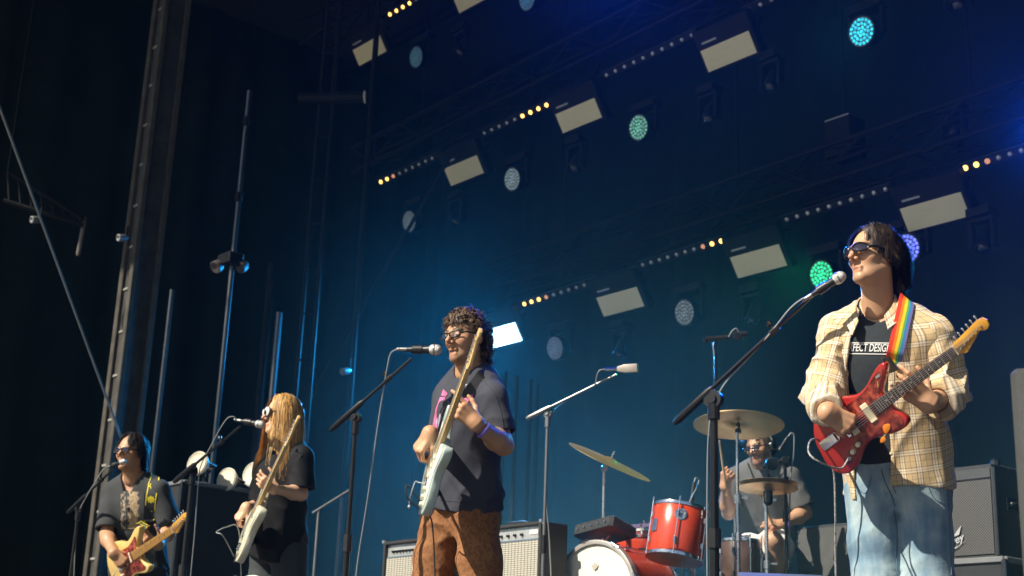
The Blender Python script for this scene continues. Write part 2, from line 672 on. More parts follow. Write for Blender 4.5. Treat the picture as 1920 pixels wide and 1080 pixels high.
drape('black side curtain in the left wing of the stage', (16.6, 1.5), (16.6, 12.6), 0, 9.45, (1, 0), 2)
drape('unseen black side curtain added at the right to keep out sky light', (-5.2, 5.0), (-5.2, 12.6), 0, 9.45, (1, 0), 3)  # out of view, added to stop sky light entering from the right
ROOF_Z, ROOF_U = 9.4, -1.05
rf = thing('stage_roof', AU(5.6, 5.5, ROOF_Z), 'dark canopy roof over the whole stage', 'roof')
b = MB(); b.box((23.5, 12.6 - ROOF_U, .12), (5.6, (12.6 + ROOF_U) / 2, ROOF_Z + .06), FR); b.build('roof_skin', mat('black_roof_pvc', (.02, .021, .024), .6), rf)
b = MB(); b.box((23.5, .06, .7), (5.6, ROOF_U - .05, ROOF_Z + .2), FR); b.build('valance', m_drape, rf)
for u in (1.5, 4.5, 10.5):
    b = MB(); b.tube([AU(-6, u, ROOF_Z - .15), AU(17, u, ROOF_Z - .15)], .08, 10); b.build('rafter', m_truss, rf)
# drum riser
b0 = P(1280, 1080, 8.9)
dc = FR.inverted() @ b0
b = MB(); b.box((3.4, 2.6, .58), (dc.x - .1, dc.y + .25, .29), FR, .01); rs = b.build('drum_riser', m_deck, None, origin=AU(dc.x - .1, dc.y + .25, 0)); tag(rs, 'black platform carrying the drum kit', 'riser')
# ------------------------------------------------------------------ people: shared builders
def cv(x, y, z):
    """Direction given as seen: x to the right, y up, z towards the viewer."""
    return (RT * x + UP * y - F * z).normalized()
def skin_mat(name, col, rough=0.5):
    t = NT(name)
    at_ = t.n('Attribute', attribute_name='Col')
    nz = t.noise(38, 5)
    c = t.mix(t.math('MULTIPLY', nz, 0.35), at_.outputs['Color'], tuple(k * 0.72 for k in col), 'MIX')
    t.set(Base_Color=c, Roughness=t.math('ADD', t.math('MULTIPLY', t.noise(90, 3), 0.25), rough - 0.12), Subsurface_Weight=0.12, Subsurface_Radius=(1.0, 0.35, 0.18), Subsurface_Scale=0.008)
    t.bump(t.noise(240, 3), 0.12, 0.002)
    return t.m
def hair_mat(name, rough=0.5):
    t = NT(name)
    at_ = t.n('Attribute', attribute_name='Col')
    t.set(Base_Color=at_.outputs['Color'], Roughness=rough)
    t.b.inputs['Specular IOR Level'].default_value = 0.35
    return t.m
def cloth_mat(name, col, vary=0.18, rough=0.9, wscale=260, bump=0.25, worn=None):
    t = NT(name)
    big = t.noise(5, 4)
    c = t.ramp(big, [(0.3, tuple(k * (1 - vary) for k in col)), (0.7, tuple(k * (1 + vary) for k in col))])
    if worn:
        c = t.mix(t.ramp(t.noise(9, 5), [(0.5, 0.0), (0.75, 0.6)]), c, worn)
    t.set(Base_Color=c, Roughness=rough)
    t.b.inputs['Specular IOR Level'].default_value = 0.25
    t.bump(t.math('ADD', t.noise(wscale, 2), t.math('MULTIPLY', t.noise(40, 4), 1.6)), bump, 0.003)
    return t.m

def head_part(M, neck_w, col, h=0.0028, mouth=0.0, stubble=0.0, brow=(0.05, 0.03, 0.02), scale=1.0, chin=0.0, fem=False, neck_r=0.056, wide=1.0, beard=0.0):
    """Head, face and neck in the head frame M (x right, y forward, z up, origin between the eyes inside the skull)."""
    nb = loc(M, neck_w)
    nb = np.array(nb) / scale
    W = wide
    lipz = -0.066
    add = [
        (ellip((0, -0.014, 0.036), (0.075 * W, 0.096, 0.086)), 0.03),
        (ellip((0, 0.026, -0.028), (0.060 * W, 0.060, 0.088)), 0.035),
        (cap((-0.05 * W, -0.006, -0.052), (-0.012, 0.066, -0.101), 0.02, 0.016), 0.03),
        (cap((0.05 * W, -0.006, -0.052), (0.012, 0.066, -0.101), 0.02, 0.016), 0.03),
        (ellip((0, 0.073 + chin, -0.103), (0.02, 0.016, 0.016)), 0.02),
        (cap((-0.036, 0.079, 0.02), (0.036, 0.079, 0.02), 0.011), 0.022),
        (ellip((-0.043, 0.055, -0.024), (0.02, 0.022, 0.02)), 0.025),
        (ellip((0.043, 0.055, -0.024), (0.02, 0.022, 0.02)), 0.025),
    ]
    sub_eye = [ellip((sx * 0.031, 0.099, 0.0), (0.019, 0.016, 0.013)) for sx in (-1, 1)]
    post = [
        (cap((0, 0.087, 0.014), (0, 0.1175, -0.027), 0.0072, 0.0105), 0.012),
        (ellip((-0.012, 0.099, -0.034), (0.009, 0.010, 0.008)), 0.008),
        (ellip((0.012, 0.099, -0.034), (0.009, 0.010, 0.008)), 0.008),
        (ellip((-0.031, 0.078, 0.0), (0.0145, 0.0135, 0.0125)), 0.004),
        (ellip((0.031, 0.078, 0.0), (0.0145, 0.0135, 0.0125)), 0.004),
        (cap((-0.017, 0.084, lipz), (0.017, 0.084, lipz), 0.0068), 0.010),
        (ellip((0, 0.089, lipz + 0.001), (0.013, 0.007, 0.0065)), 0.008),
        (cap((-0.014, 0.083, lipz - 0.0135 - mouth), (0.014, 0.083, lipz - 0.0135 - mouth), 0.0072), 0.009),
        (ellip((-0.079 * W, -0.012, -0.008), (0.010, 0.02, 0.031)), 0.006),
        (ellip((0.079 * W, -0.012, -0.008), (0.010, 0.02, 0.031)), 0.006),
        (cap((0, -0.022, -0.06), tuple(nb), neck_r, neck_r * 1.06), 0.025),
        (cap((0, 0.012, -0.10), tuple(nb + np.array((0, 0.02, 0))), neck_r * 0.62, neck_r * 0.8), 0.03),
    ]
    gap = cap((-0.014, 0.096, lipz - 0.0065 - mouth / 2), (0.014, 0.096, lipz - 0.0065 - mouth / 2), 0.0022 + mouth * 0.55)
    earin = [ellip((sx * 0.089 * W, -0.008, -0.004), (0.006, 0.011, 0.019)) for sx in (-1, 1)]
    def f(p):
        d = add[0][0](p)
        for q, k in add[1:]:
            d = smin(d, q(p), k)
        for q in sub_eye:
            d = smax(d, -q(p), 0.016)
        for q, k in post:
            d = smin(d, q(p), k)
        d = smax(d, -gap(p), 0.004)
        for q in earin:
            d = smax(d, -q(p), 0.005)
        return d
    lo = np.minimum(np.array((-0.105, -0.125, -0.13)), nb - 0.075)
    hi = np.maximum(np.array((0.105, 0.135, 0.135)), nb + 0.06)
    v, q = surface(f, lo, hi, h)
    c = np.tile(np.array((*col, 1.0)), (len(v), 1))
    def blend(m, cc):
        m = np.clip(m, 0, 1)[:, None]
        c[:, :3] = c[:, :3] * (1 - m) + np.array(cc) * m
    X, Y, Z = v[:, 0], v[:, 1], v[:, 2]
    fr = np.clip((Y - 0.04) / 0.02, 0, 1)
    blend(fr * np.exp(-((X / 0.03) ** 2 + ((Z + 0.03) / 0.016) ** 2)) * 0.35, (col[0] * 1.0, col[1] * 0.68, col[2] * 0.62))
    blend(np.exp(-(((np.abs(X) - 0.045) / 0.02) ** 2 + ((Z + 0.035) / 0.02) ** 2)) * fr * 0.3, (col[0] * 1.0, col[1] * 0.7, col[2] * 0.62))
    blend(np.exp(-((np.abs(X) - 0.079) / 0.012) ** 2 - ((Z + 0.008) / 0.03) ** 2) * (np.abs(Y + 0.012) < 0.03) * 0.4, (col[0] * 0.95, col[1] * 0.6, col[2] * 0.5))
    if stubble:
        s_ = np.clip((-0.035 - Z) / 0.03, 0, 1) * np.clip((Y + 0.01) / 0.03, 0, 1) * (Z > -0.135)
        s_ = np.maximum(s_, np.exp(-((Z + 0.052) / 0.008) ** 2) * (np.abs(X) < 0.03) * fr)
        blend(s_ * stubble, brow)
    if beard:
        b_ = np.clip((-0.03 - Z) / 0.02, 0, 1) * np.clip((Y + 0.01) / 0.02, 0, 1) * (Z > -0.14) * (1 - np.exp(-((X / 0.02) ** 2 + ((Z + 0.074) / 0.014) ** 2)))
        b_ = np.maximum(b_, np.exp(-((Z + 0.05) / 0.008) ** 2) * (np.abs(X) < 0.032) * fr)
        blend(b_ * beard, brow)
    lips = np.exp(-(((Z - lipz) / 0.007) ** 2)) + np.exp(-(((Z - lipz + 0.0135 + mouth) / 0.0075) ** 2))
    blend(np.clip(lips, 0, 1) * (np.abs(X) < 0.02) * (Y > 0.072) * 0.55, (col[0] * 0.80, col[1] * 0.46, col[2] * 0.46))
    blend(np.exp(-((Z - lipz + 0.0065 + mouth / 2) / (0.002 + mouth * 0.45)) ** 2) * (np.abs(X) < 0.016) * (Y > 0.06) * (1.0 if mouth > 0.004 else 0.6), (0.10, 0.025, 0.025))
    bz = 0.021 + 0.006 * np.cos((np.abs(X) - 0.032) * 60)
    blend(np.exp(-((Z - bz) / 0.0055) ** 2) * (np.abs(X) > 0.011) * (np.abs(X) < 0.052) * fr * 0.9, brow)
    return xf(M, v * scale), q, c

HAND_D = dict(curl=((35, 45, 25),) * 4, thumb=((0.62, 0.72, -0.25), (0.3, 0.9, -0.3), (0.1, 0.95, -0.3)))
def hand_prims(sx, curl, thumb, s=1.0, spread=0.06):
    kn = [(sx * 0.031, 0.086, 0.002), (sx * 0.010, 0.091, 0.006), (-sx * 0.012, 0.087, 0.004), (-sx * 0.032, 0.078, -0.001)]
    seg = [(0.043, 0.026, 0.021), (0.047, 0.030, 0.022), (0.044, 0.028, 0.021), (0.034, 0.021, 0.019)]
    rad = [0.0096, 0.0098, 0.0092, 0.0082]
    palm, fing = [], []
    for i in range(4):
        palm.append(cap((kn[i][0] * 0.55, 0.004, 0), kn[i], 0.0155, 0.0125))
        p = np.array(kn[i]); th = 0.0
        sp = (1.5 - i) * spread * sx
        for j in range(3):
            th += math.radians(curl[i][j])
            d = np.array((math.sin(sp) * max(0, math.cos(th)), math.cos(th), -math.sin(th)))
            d /= np.linalg.norm(d)
            q = p + d * seg[i][j]
            fing.append((i, cap(p, q, rad[i] * (1 - 0.07 * j), rad[i] * (0.93 - 0.09 * j))))
            p = q
    palm.append(ellip((sx * 0.024, 0.032, -0.012), (0.016, 0.03, 0.014)))
    p = np.array((sx * 0.024, 0.018, -0.008)); th = []
    for j, (L, d) in enumerate(zip((0.044, 0.034, 0.028), thumb)):
        d = np.array((sx * d[0], d[1], d[2])); d /= np.linalg.norm(d)
        q = p + d * L
        th.append(cap(p, q, (0.0135, 0.0108, 0.0098)[j], (0.0112, 0.0098, 0.0082)[j]))
        p = q
    def f(pt):
        pt = pt / s
        d = union(palm, 0.012)(pt)
        t = union(th, 0.006)(pt)
        fs = None
        for i in range(4):
            g = union([c for k, c in fing if k == i], 0.004)(pt)
            fs = g if fs is None else smin(fs, g, 0.0015)
        d = smin(d, fs, 0.007)
        return smin(d, t, 0.008) * s
    return f
def arm_part(sh, el, wr, HM, sx, col, pose=None, h=0.003, r=(0.048, 0.040, 0.046, 0.027), hs=1.0, bare_from=None, tip=(0.95, 0.72, 0.66)):
    """Upper arm, forearm and five-fingered hand as one skin; HM is the hand frame (y to the fingers, z back of hand)."""
    po = dict(HAND_D); po.update(pose or {})
    hp = hand_prims(sx, po['curl'], po['thumb'], hs, po.get('spread', 0.06))
    s_, e_, w_ = (loc(HM, q) for q in (sh, el, wr))
    fe = e_.lerp(w_, 0.28)
    lim = [cap(s_, e_, r[0], r[1]), cap(e_, fe, r[1], r[2]), cap(fe, w_, r[2], r[3]), cap(w_, (0, 0.012, 0), r[3], 0.022)]
    lim_u = union(lim, 0.03)
    f = lambda p: smin(lim_u(p), hp(p), 0.02)
    start = s_ if bare_from is None else s_.lerp(e_, bare_from) if bare_from <= 1 else e_.lerp(w_, bare_from - 1)
    pts = [start, w_, Vector((0.07, 0.0, -0.09)), Vector((-0.07, 0.19, 0.04))]
    if bare_from is None or bare_from <= 1: pts.append(e_)
    lo, hi = bounds(pts, 0.055)
    v, q = surface(f, lo, hi, h)
    c = np.tile(np.array((*col, 1.0)), (len(v), 1))
    # knuckles and finger ends a little redder
    m = np.clip((v[:, 1] - 0.05) / 0.05, 0, 1)[:, None] * 0.35
    c[:, :3] = c[:, :3] * (1 - m) + c[:, :3] * np.array(tip) * m
    return xf(HM, v), q, c
def torso_frame(pelvis, neck, face):
    ez = (neck - pelvis).normalized()
    ey = (face - ez * face.dot(ez)).normalized()
    return frame(pelvis, ey.cross(ez), ey, ez)
def torso_st(L, e=0.0, lo=-0.1, w=1.0, d=1.0, hip=1.0, waist=1.0):
    S = [(lo, 0, 0.0, 0.172 * hip, 0.122), (0.0, 0, 0.0, 0.170 * hip, 0.122), (0.25 * L, 0, 0.006, 0.152 * waist, 0.108), (0.52 * L, 0, 0.006, 0.160, 0.116),
         (0.74 * L, 0, 0.0, 0.176, 0.118), (0.9 * L, 0, -0.012, 0.168, 0.094), (1.0 * L, 0, -0.022, 0.12, 0.068), (1.07 * L, 0, -0.025, 0.062, 0.05)]
    return [(z, x, y, a * w + e, b * d + e) for z, x, y, a, b in S]
def chest_part(T, L, shL, shR, col, h=0.008, w=1.0, d=1.0):
    a, b = loc(T, shL), loc(T, shR)
    f = union([loft(torso_st(L, -0.012, 0.10, w, d)[0:1] + [s_ for s_ in torso_st(L, -0.012, 0.10, w, d)[2:]]), cap((0.03, -0.02, L), b, 0.045, 0.05), cap((-0.03, -0.02, L), a, 0.045, 0.05)], 0.05)
    v, q = surface(f, (-0.27, -0.17, -0.12), (0.27, 0.17, L * 1.1), h)
    return xf(T, v), q, np.tile(np.array((*col, 1.0)), (len(v), 1))
def body_obj(parent, parts, m):
    me = np_mesh('body', [(p[0], p[1]) for p in parts], {'Col': ('FLOAT_COLOR', [p[2] for p in parts])})
    return link_mesh('body', me, m, parent)
def sdf_obj(name, f, lo, hi, h, m, parent, M=None, attr=None, relax=1):
    v, q = surface(f, lo, hi, h, relax)
    at_ = None
    if attr: at_ = {attr[0]: ('FLOAT_VECTOR', [attr[1](v)])}
    if M is not None: v = xf(M, v)
    return link_mesh(name, np_mesh(name, [(v, q)], at_), m, parent)
def sleeve(sh, el, frac, r0, r1, inner, ext=None):
    """Short sleeve round the upper arm, hollow at its end (all in the garment frame)."""
    end = sh.lerp(el, frac)
    d = (el - sh).normalized()
    o = cap(sh, sh + d * ((el - sh).length * frac + 0.06), r0, r1)
    o = both(o, plane(end, d), 0.006)
    i = cap(end - d * 0.05, end + d * 0.1, inner, inner * 1.12)
    return o, i
def tee(T, L, shL, elL, shR, elR, m, parent, e=0.016, hem=-0.08, frac=0.62, sr=(0.075, 0.085), inner=0.058, neck=None, neck_r=0.072, h=0.006, fold=0.007, seed=1, w=1.0, d=1.0, waist=1.06, vneck=0.0, name='tshirt', hip=1.0, hl=None):
    sl = [(loc(T, shL), loc(T, elL)), (loc(T, shR), loc(T, elR))]
    st = torso_st(L, e, hem - 0.05, w, d, hip, waist)
    st = [s_ for s_ in st if s_[0] == st[0][0] or s_[0] > hem + 0.03]
    body = loft(st)
    outs, ins = [], []
    for a, b in sl:
        o, i = sleeve(a, b, frac, sr[0], sr[1], inner)
        outs.append(o); ins.append(i)
    caps_ = [cap((-0.04, -0.02, 0.985 * L), sl[0][0], 0.05, sr[0] * 0.86), cap((0.04, -0.02, 0.985 * L), sl[1][0], 0.05, sr[0] * 0.86)]
    core = union([body] + caps_, 0.05)
    pits = [V3(sl[0][0]), V3(sl[1][0])]
    def f0(p):
        dd = core(p)
        for o in outs: dd = smin(dd, o(p), 0.03)
        return dd
    def msk(p):
        low = np.clip((0.62 * L - p[:, 2]) / (0.5 * L), 0, 1)
        pit = sum(np.exp(-((np.linalg.norm(p - (q + np.array((0, 0, -0.1))), axis=1)) / 0.11) ** 2) for q in pits)
        return 0.25 + 0.75 * low + 0.9 * pit
    f1 = creases(f0, fold, [((0.75, 0.3, 0.65), 26, seed), ((-0.7, 0.3, 0.7), 24, seed + 40)], msk)
    nk = V3(loc(T, neck)) if neck is not None else V3((0, 0.0, L))
    hole = cap(nk + V3((0, 0.012, 0.10)), nk + V3((0, 0.004, -0.01)), neck_r * 1.0, neck_r)
    vn = cap(nk + V3((0, 0.05, 0.02)), nk + V3((0, 0.11, -0.02 - vneck)), neck_r * 0.8, 0.02)
    floor_ = ellip((0, -0.012, 0.86 * L), (0.15 * w, 0.085 * d, 0.12))
    def f(p):
        dd = f1(p)
        for i in ins: dd = smax(dd, -i(p), 0.004)
        dd = smax(dd, hem + 0.003 * np.sin(p[:, 0] * 6 + seed) - p[:, 2], 0.008)
        dd = smax(dd, -hole(p), 0.006)
        if vneck: dd = smax(dd, -vn(p), 0.006)
        return dd
    pts = [(-0.2 * w, -0.16, hem), (0.2 * w, 0.17, L * 1.05)] + [tuple(s_.lerp(q, frac)) for s_, q in sl] + [tuple(s_) for s_, q in sl]
    lo, hi = bounds(pts, 0.1)
    return sdf_obj(name, f, lo, hi, h, m, parent, T)
def trousers(T, hipL, knL, anL, hipR, knR, anR, m, parent, r=(0.098, 0.08, 0.07), top=0.04, h=0.007, fold=0.006, seed=3, w=0.168, dp=0.122, name='trousers', flare=None, freq=34, crotch=0.05):
    pts = [hipL, knL, anL, hipR, knR, anR]
    g = [V3(p) for p in pts]
    cT = V3(T.translation)
    B = np.array(T.to_3x3(), np.float32)
    hips = loft([(-0.12, 0, -0.01, w * 0.9, dp * 0.85), (-0.04, 0, -0.006, w, dp), (top, 0, 0, w * 0.94, dp * 0.96), (top + 0.03, 0, 0, w * 0.93, dp * 0.95)])
    lg = []
    for a, b, c in ((hipL, knL, anL), (hipR, knR, anR)):
        mid = a.lerp(b, 0.5)
        lg.append(union([cap(a, mid, r[0], (r[0] + r[1]) / 2), cap(mid, b, (r[0] + r[1]) / 2, r[1]), cap(b, c, r[1], flare or r[2])], 0.03))
    ax = V3(T.to_3x3() @ Vector((0.35, 0, 1)))
    def f0(p):
        a, b = lg[0](p), lg[1](p)
        d = smin(a, b, 0.02)
        return smin(d, hips((p - cT) @ B), crotch)
    crotch_p = (g[0] + g[3]) / 2
    def msk(p):
        e = sum(np.exp(-(np.linalg.norm(p - q, axis=1) / 0.14) ** 2) for q in (g[1], g[4]))
        return 0.45 + e + 0.9 * np.exp(-(np.linalg.norm(p - crotch_p, axis=1) / 0.16) ** 2)
    rt3 = T.to_3x3(); f = creases(f0, fold, [(rt3 @ Vector((1, 0.3, 0.45)), freq * 0.7, seed), (rt3 @ Vector((-0.8, 0.3, 0.8)), freq * 0.6, seed + 40)], msk)
    lo, hi = bounds(pts + [T @ Vector((0, 0, top + 0.05))], 0.15)
    lo[2] = max(lo[2], min(anL.z, anR.z) - 0.05)
    return sdf_obj(name, f, lo, hi, h, m, parent)
def shoe(ankle, face, m, parent):
    g = Vector((ankle.x, ankle.y, 0.0))
    z0 = ankle.z - 0.09
    fz = Vector((face.x, face.y, 0)).normalized()
    M = frame(Vector((ankle.x, ankle.y, z0)), fz.cross(Vector((0, 0, 1))), fz, Vector((0, 0, 1)))
    f = union([cap((0, -0.04, 0.045), (0, 0.06, 0.042), 0.042, 0.04), ellip((0, 0.13, 0.035), (0.046, 0.07, 0.035)), cap((0, 0, 0.05), (0, -0.015, 0.12), 0.04, 0.045)], 0.03)
    f = both(f, lambda p: -p[:, 2] + 0.003, 0.004)
    return sdf_obj('shoe', f, (-0.06, -0.1, 0), (0.06, 0.21, 0.16), 0.008, m, parent, M)

SCALP = (np.array((0, -0.014, 0.036)), np.array((0.079, 0.100, 0.090)))
def strands(M, n, accept, init, length, name, m, parent, cols, steps=12, grav=0.5, stiff=0.6, r=0.0022, curl=(0, 0), colliders=(), kids=6, spreadr=0.008, seed=0, scale=1.0, tipr=0.35, jitter=0.15, lift=0.006, wind=None, clump=-0.85, coh=0.0):
    """Hair: guide strands combed over the head and let fall, each with a lock of child strands, as tapered tubes."""
    rg = np.random.default_rng(seed)
    u = rg.normal(size=(n * 12, 3)); u /= np.linalg.norm(u, axis=1)[:, None]
    u = u[accept(u)][:n]
    n = len(u)
    c0, r0 = SCALP
    pos = c0 + u * r0 * 0.97
    g = np.array(M.to_3x3().inverted() @ Vector((0, 0, -1)))
    d = init(u) + rg.normal(size=(n, 3)) * jitter
    d /= np.linalg.norm(d, axis=1)[:, None]
    L = length(u) * rg.uniform(0.8, 1.12, n)
    cl = [(c0, r0 + lift)] + [(np.array(c), np.array(rr)) for c, rr in colliders]
    path = [pos.copy()]
    for k in range(steps):
        d = d * stiff + (1 - stiff) * (d + g * grav)
        if wind is not None: d = d + wind
        d /= np.linalg.norm(d, axis=1)[:, None]
        pos = pos + d * (L / steps)[:, None]
        for c, rr in cl:
            q = (pos - c) / rr
            kk = np.linalg.norm(q, axis=1)
            ins = kk < 1
            if ins.any():
                pos[ins] = c + (q[ins] / kk[ins][:, None]) * rr
        d2 = pos - path[-1]
        nn = np.linalg.norm(d2, axis=1)[:, None]
        d = np.where(nn > 1e-6, d2 / np.maximum(nn, 1e-6), d)
        path.append(pos.copy())
    G = np.stack(path, 1)                                       # n, steps+1, 3
    t = np.linspace(0, 1, steps + 1)
    off = rg.normal(size=(n, kids, 3)) * spreadr
    K = G[:, None] + off[:, :, None, :] * (0.6 - 0.6 * clump * t if clump < 0 else 1.0 - clump * t)[None, None, :, None]
    if curl[0]:
        ph = rg.uniform(0, 6.28, (n, kids, 1)) * (1 - coh) + coh * rg.uniform(0, 6.28, (n, 1, 1)); fr = curl[1] * (rg.uniform(0.75, 1.3, (n, kids, 1)) * (1 - coh) + coh * rg.uniform(0.7, 1.4, (n, 1, 1)))
        e1 = rg.normal(size=(n, 1, 1, 3)); e1 /= np.linalg.norm(e1, axis=-1, keepdims=True)
        e2 = rg.normal(size=(n, 1, 1, 3)); e2 -= e1 * (e1 * e2).sum(-1, keepdims=True); e2 /= np.linalg.norm(e2, axis=-1, keepdims=True)
        aa = curl[0] * np.minimum(1, t * 3)
        K = K + (np.cos(ph + fr * t) * aa)[..., None] * e1 + (np.sin(ph + fr * t) * aa)[..., None] * e2
    K = K.reshape(-1, steps + 1, 3)
    N = len(K)
    T_ = np.gradient(K, axis=1); T_ /= np.linalg.norm(T_, axis=2, keepdims=True) + 1e-9
    rad = K - c0
    nx = np.cross(T_, rad); nx /= np.linalg.norm(nx, axis=2, keepdims=True) + 1e-9
    ny = np.cross(T_, nx)
    rr = r * (1 - (1 - tipr) * t ** 2)[None, :, None]
    ring = [K - nx * rr * 1.25, K + nx * rr * 1.25]
    Vv = np.stack(ring, 2)                                      # N, steps+1, 3, 3
    vid = np.arange(N * (steps + 1) * 2).reshape(N, steps + 1, 2)
    qs = []
    for a in range(1):
        b = 1
        qs.append(np.stack([vid[:, :-1, a], vid[:, :-1, b], vid[:, 1:, b], vid[:, 1:, a]], -1).reshape(-1, 4))
    q = np.concatenate(qs)
    cw = np.array(cols)
    pick = rg.integers(0, len(cw), N)
    cc = np.ones((N, steps + 1, 2, 4)); cc[..., :3] = (cw[pick] * rg.uniform(0.75, 1.25, (N, 1)))[:, None, None, :]
    v = Vv.reshape(-1, 3) * scale
    me = np_mesh(name, [(xf(M, v), q)], {'Col': ('FLOAT_COLOR', [cc.reshape(-1, 4)])})
    return link_mesh(name, me, m, parent)
def head_frame(pos, yaw, nod=0, tilt=0):
    """yaw as in yawdir; nod > 0 looks down; tilt > 0 leans the crown to the picture's right."""
    f = yawdir(yaw)
    z = Vector((0, 0, 1))
    r = f.cross(z)
    Rn = Matrix.Rotation(R_(-nod), 3, r)
    f, z = Rn @ f, Rn @ z
    Rt = Matrix.Rotation(R_(tilt), 3, f)
    r, z = Rt @ r, Rt @ z
    return frame(pos, f.cross(z), f, z)
def glasses(M, parent, style, fm, lm, scale=1.0):
    """Frames hooked over the ears: rims and temples, lenses a part of their own."""
    b = MB(); l = MB()
    y = 0.108
    for sx in (-1, 1):
        if style == 'wrap':
            o = [(sx * (0.009 + 0.052 * (0.5 - 0.5 * math.cos(a))), y + 0.004 - 0.03 * (0.5 - 0.5 * math.cos(a)) ** 2, 0.003 + 0.0165 * math.sin(a)) for a in [2 * math.pi * k / 20 for k in range(20)]]
            rr = 0.0036
        elif style == 'cat':
            o = []
            for a in [2 * math.pi * k / 20 for k in range(20)]:
                x = 0.032 + 0.025 * math.cos(a); z = 0.0 + 0.0165 * math.sin(a) + (0.006 if math.sin(a) > 0 and math.cos(a) > 0.3 else 0)
                if math.sin(a) > 0.2: z = min(z, 0.0125 + 0.004 * math.cos(a))
                o.append((sx * x, y - 0.006 * ((x - 0.01) / 0.03) ** 2, z))
            rr = 0.0034
        else:
            o = [(sx * (0.032 + 0.024 * max(-1, min(1, 1.25 * math.cos(a)))), y - 0.006 * (0.5 + 0.5 * math.cos(a)), 0.0 + 0.0145 * max(-1, min(1, 1.25 * math.sin(a)))) for a in [2 * math.pi * k / 20 for k in range(20)]]
            rr = 0.003
        b.tube(o + [o[0], o[1]], rr * scale / scale, 6, M)
        cx = sum(p[0] for p in o) / 20; cyy = sum(p[1] for p in o) / 20 + 0.002; cz = sum(p[2] for p in o) / 20
        l.add([(cx, cyy, cz)] + o + [(cx, cyy - 0.002, cz)] + [(p[0], p[1] - 0.002, p[2]) for p in o],
              [(0, 1 + k, 1 + (k + 1) % 20) for k in range(20)] + [(21, 22 + (k + 1) % 20, 22 + k) for k in range(20)], M)
        ext = max(o, key=lambda p: abs(p[0]))
        tw = 0.0055 if style == 'wrap' else 0.0035
        b.tube([ext, (sx * 0.077, ext[1] - 0.02, 0.006), (sx * 0.081, 0.0, 0.006), (sx * 0.081, -0.02, 0.0)], [tw, tw, tw * 0.8, tw * 0.6], 6, M)
    b.tube([(-0.011, y, 0.004), (0, y + 0.003, 0.006), (0.011, y, 0.004)], 0.0032, 6, M)
    name = 'sunglasses' if style != 'cat' else 'eyeglasses'
    fo = b.build(name, fm, parent)
    l.build('lens', lm, fo)
    return fo
def decal(name, m, parent, outline, tree_list, off=0.003):
    """Print laid on a garment: polygons given in pixels, dropped on to the cloth."""
    for poly in outline:
        pts = [hit(x, y, tree_list, off)[0] for x, y in poly]
        if any(p is None for p in pts): continue
        b = MB(); b.add(pts, [tuple(range(len(pts)))])
        b.build(name, m, parent, smooth=0)
def seam(px_path, trees, m, parent, r=0.0013, off=0.0006, name='seam', n=6):
    """A stitched line lying on the cloth along a path of pixels."""
    pts = []
    for q in catmull(px_path, n):
        p, _ = hit(q[0], q[1], trees, off)
        if p is not None and (not pts or (p - pts[-1]).length < 0.08): pts.append(p)
    if len(pts) > 2:
        b = MB(); b.tube(pts, r, 5); b.build(name, m, parent)
def patch(name, m, parent, quad, tree_list, off=0.003, n=(10, 10), attr=True):
    """A gridded patch (four pixel corners) dropped on to a garment, with its own 0..1 coordinates."""
    q = [np.array(k, float) for k in quad]
    vs_, uv, ok = [], [], []
    for j in range(n[1] + 1):
        for i in range(n[0] + 1):
            s_, t = i / n[0], j / n[1]
            p = (q[0] * (1 - s_) + q[1] * s_) * (1 - t) + (q[3] * (1 - s_) + q[2] * s_) * t
            w, _ = hit(p[0], p[1], tree_list, off)
            ok.append(w is not None); vs_.append(w if w is not None else Vector((0, 0, 0))); uv.append((s_, t, 0))
    fs = []
    for j in range(n[1]):
        for i in range(n[0]):
            a = j * (n[0] + 1) + i
            f = (a, a + n[0] + 1, a + n[0] + 2, a + 1)
            if all(ok[k] for k in f) and max((vs_[f[0]] - vs_[k]).length for k in f) < 0.09: fs.append(f)
    b = MB(); b.v = [tuple(v) for v in vs_]; b.f = fs
    me = b.mesh(name, 60)
    if len(me.vertices) == len(uv):
        a = me.attributes.new('uvw', 'FLOAT_VECTOR', 'POINT')
        a.data.foreach_set('vector', np.array(uv, np.float32).ravel())
    return link_mesh(name, me, m, parent)
# ------------------------------------------------------------------ the five musicians
SK1 = (0.54, 0.31, 0.185)
SK2 = (0.53, 0.30, 0.175)
SK3 = (0.64, 0.39, 0.26)
SK4 = (0.48, 0.26, 0.15)
SK5 = (0.50, 0.28, 0.17)
m_hair = hair_mat('hair_strands')
m_black_plastic = mat('black_plastic', (0.012, 0.012, 0.014), 0.25, rvary=0.06)
m_lens_dark = mat('dark_lens', (0.02, 0.014, 0.03), 0.06, rvary=0.02, coat=0.4)
m_shoe = mat('black_canvas_shoe', (0.02, 0.02, 0.02), 0.8)
def root_at(p, label, z=0.0):
    return thing('person', (p.x, p.y, z), label, 'person', 'musicians on the stage')
def hand_frame(w, y, z):
    y = y.normalized()
    z = (z - y * z.dot(y)).normalized()
    return frame(w, y.cross(z), y, z)
STRUM = dict(curl=((48, 62, 35), (58, 60, 35), (62, 55, 30), (60, 50, 30)), thumb=((0.5, 0.8, -0.45), (0.05, 0.95, -0.4), (-0.15, 0.95, -0.3)))
FRET = dict(curl=((28, 52, 35), (40, 60, 40), (48, 62, 42), (50, 58, 40)), thumb=((0.7, 0.55, -0.5), (0.45, 0.8, -0.45), (0.2, 0.9, -0.4)), spread=0.1)

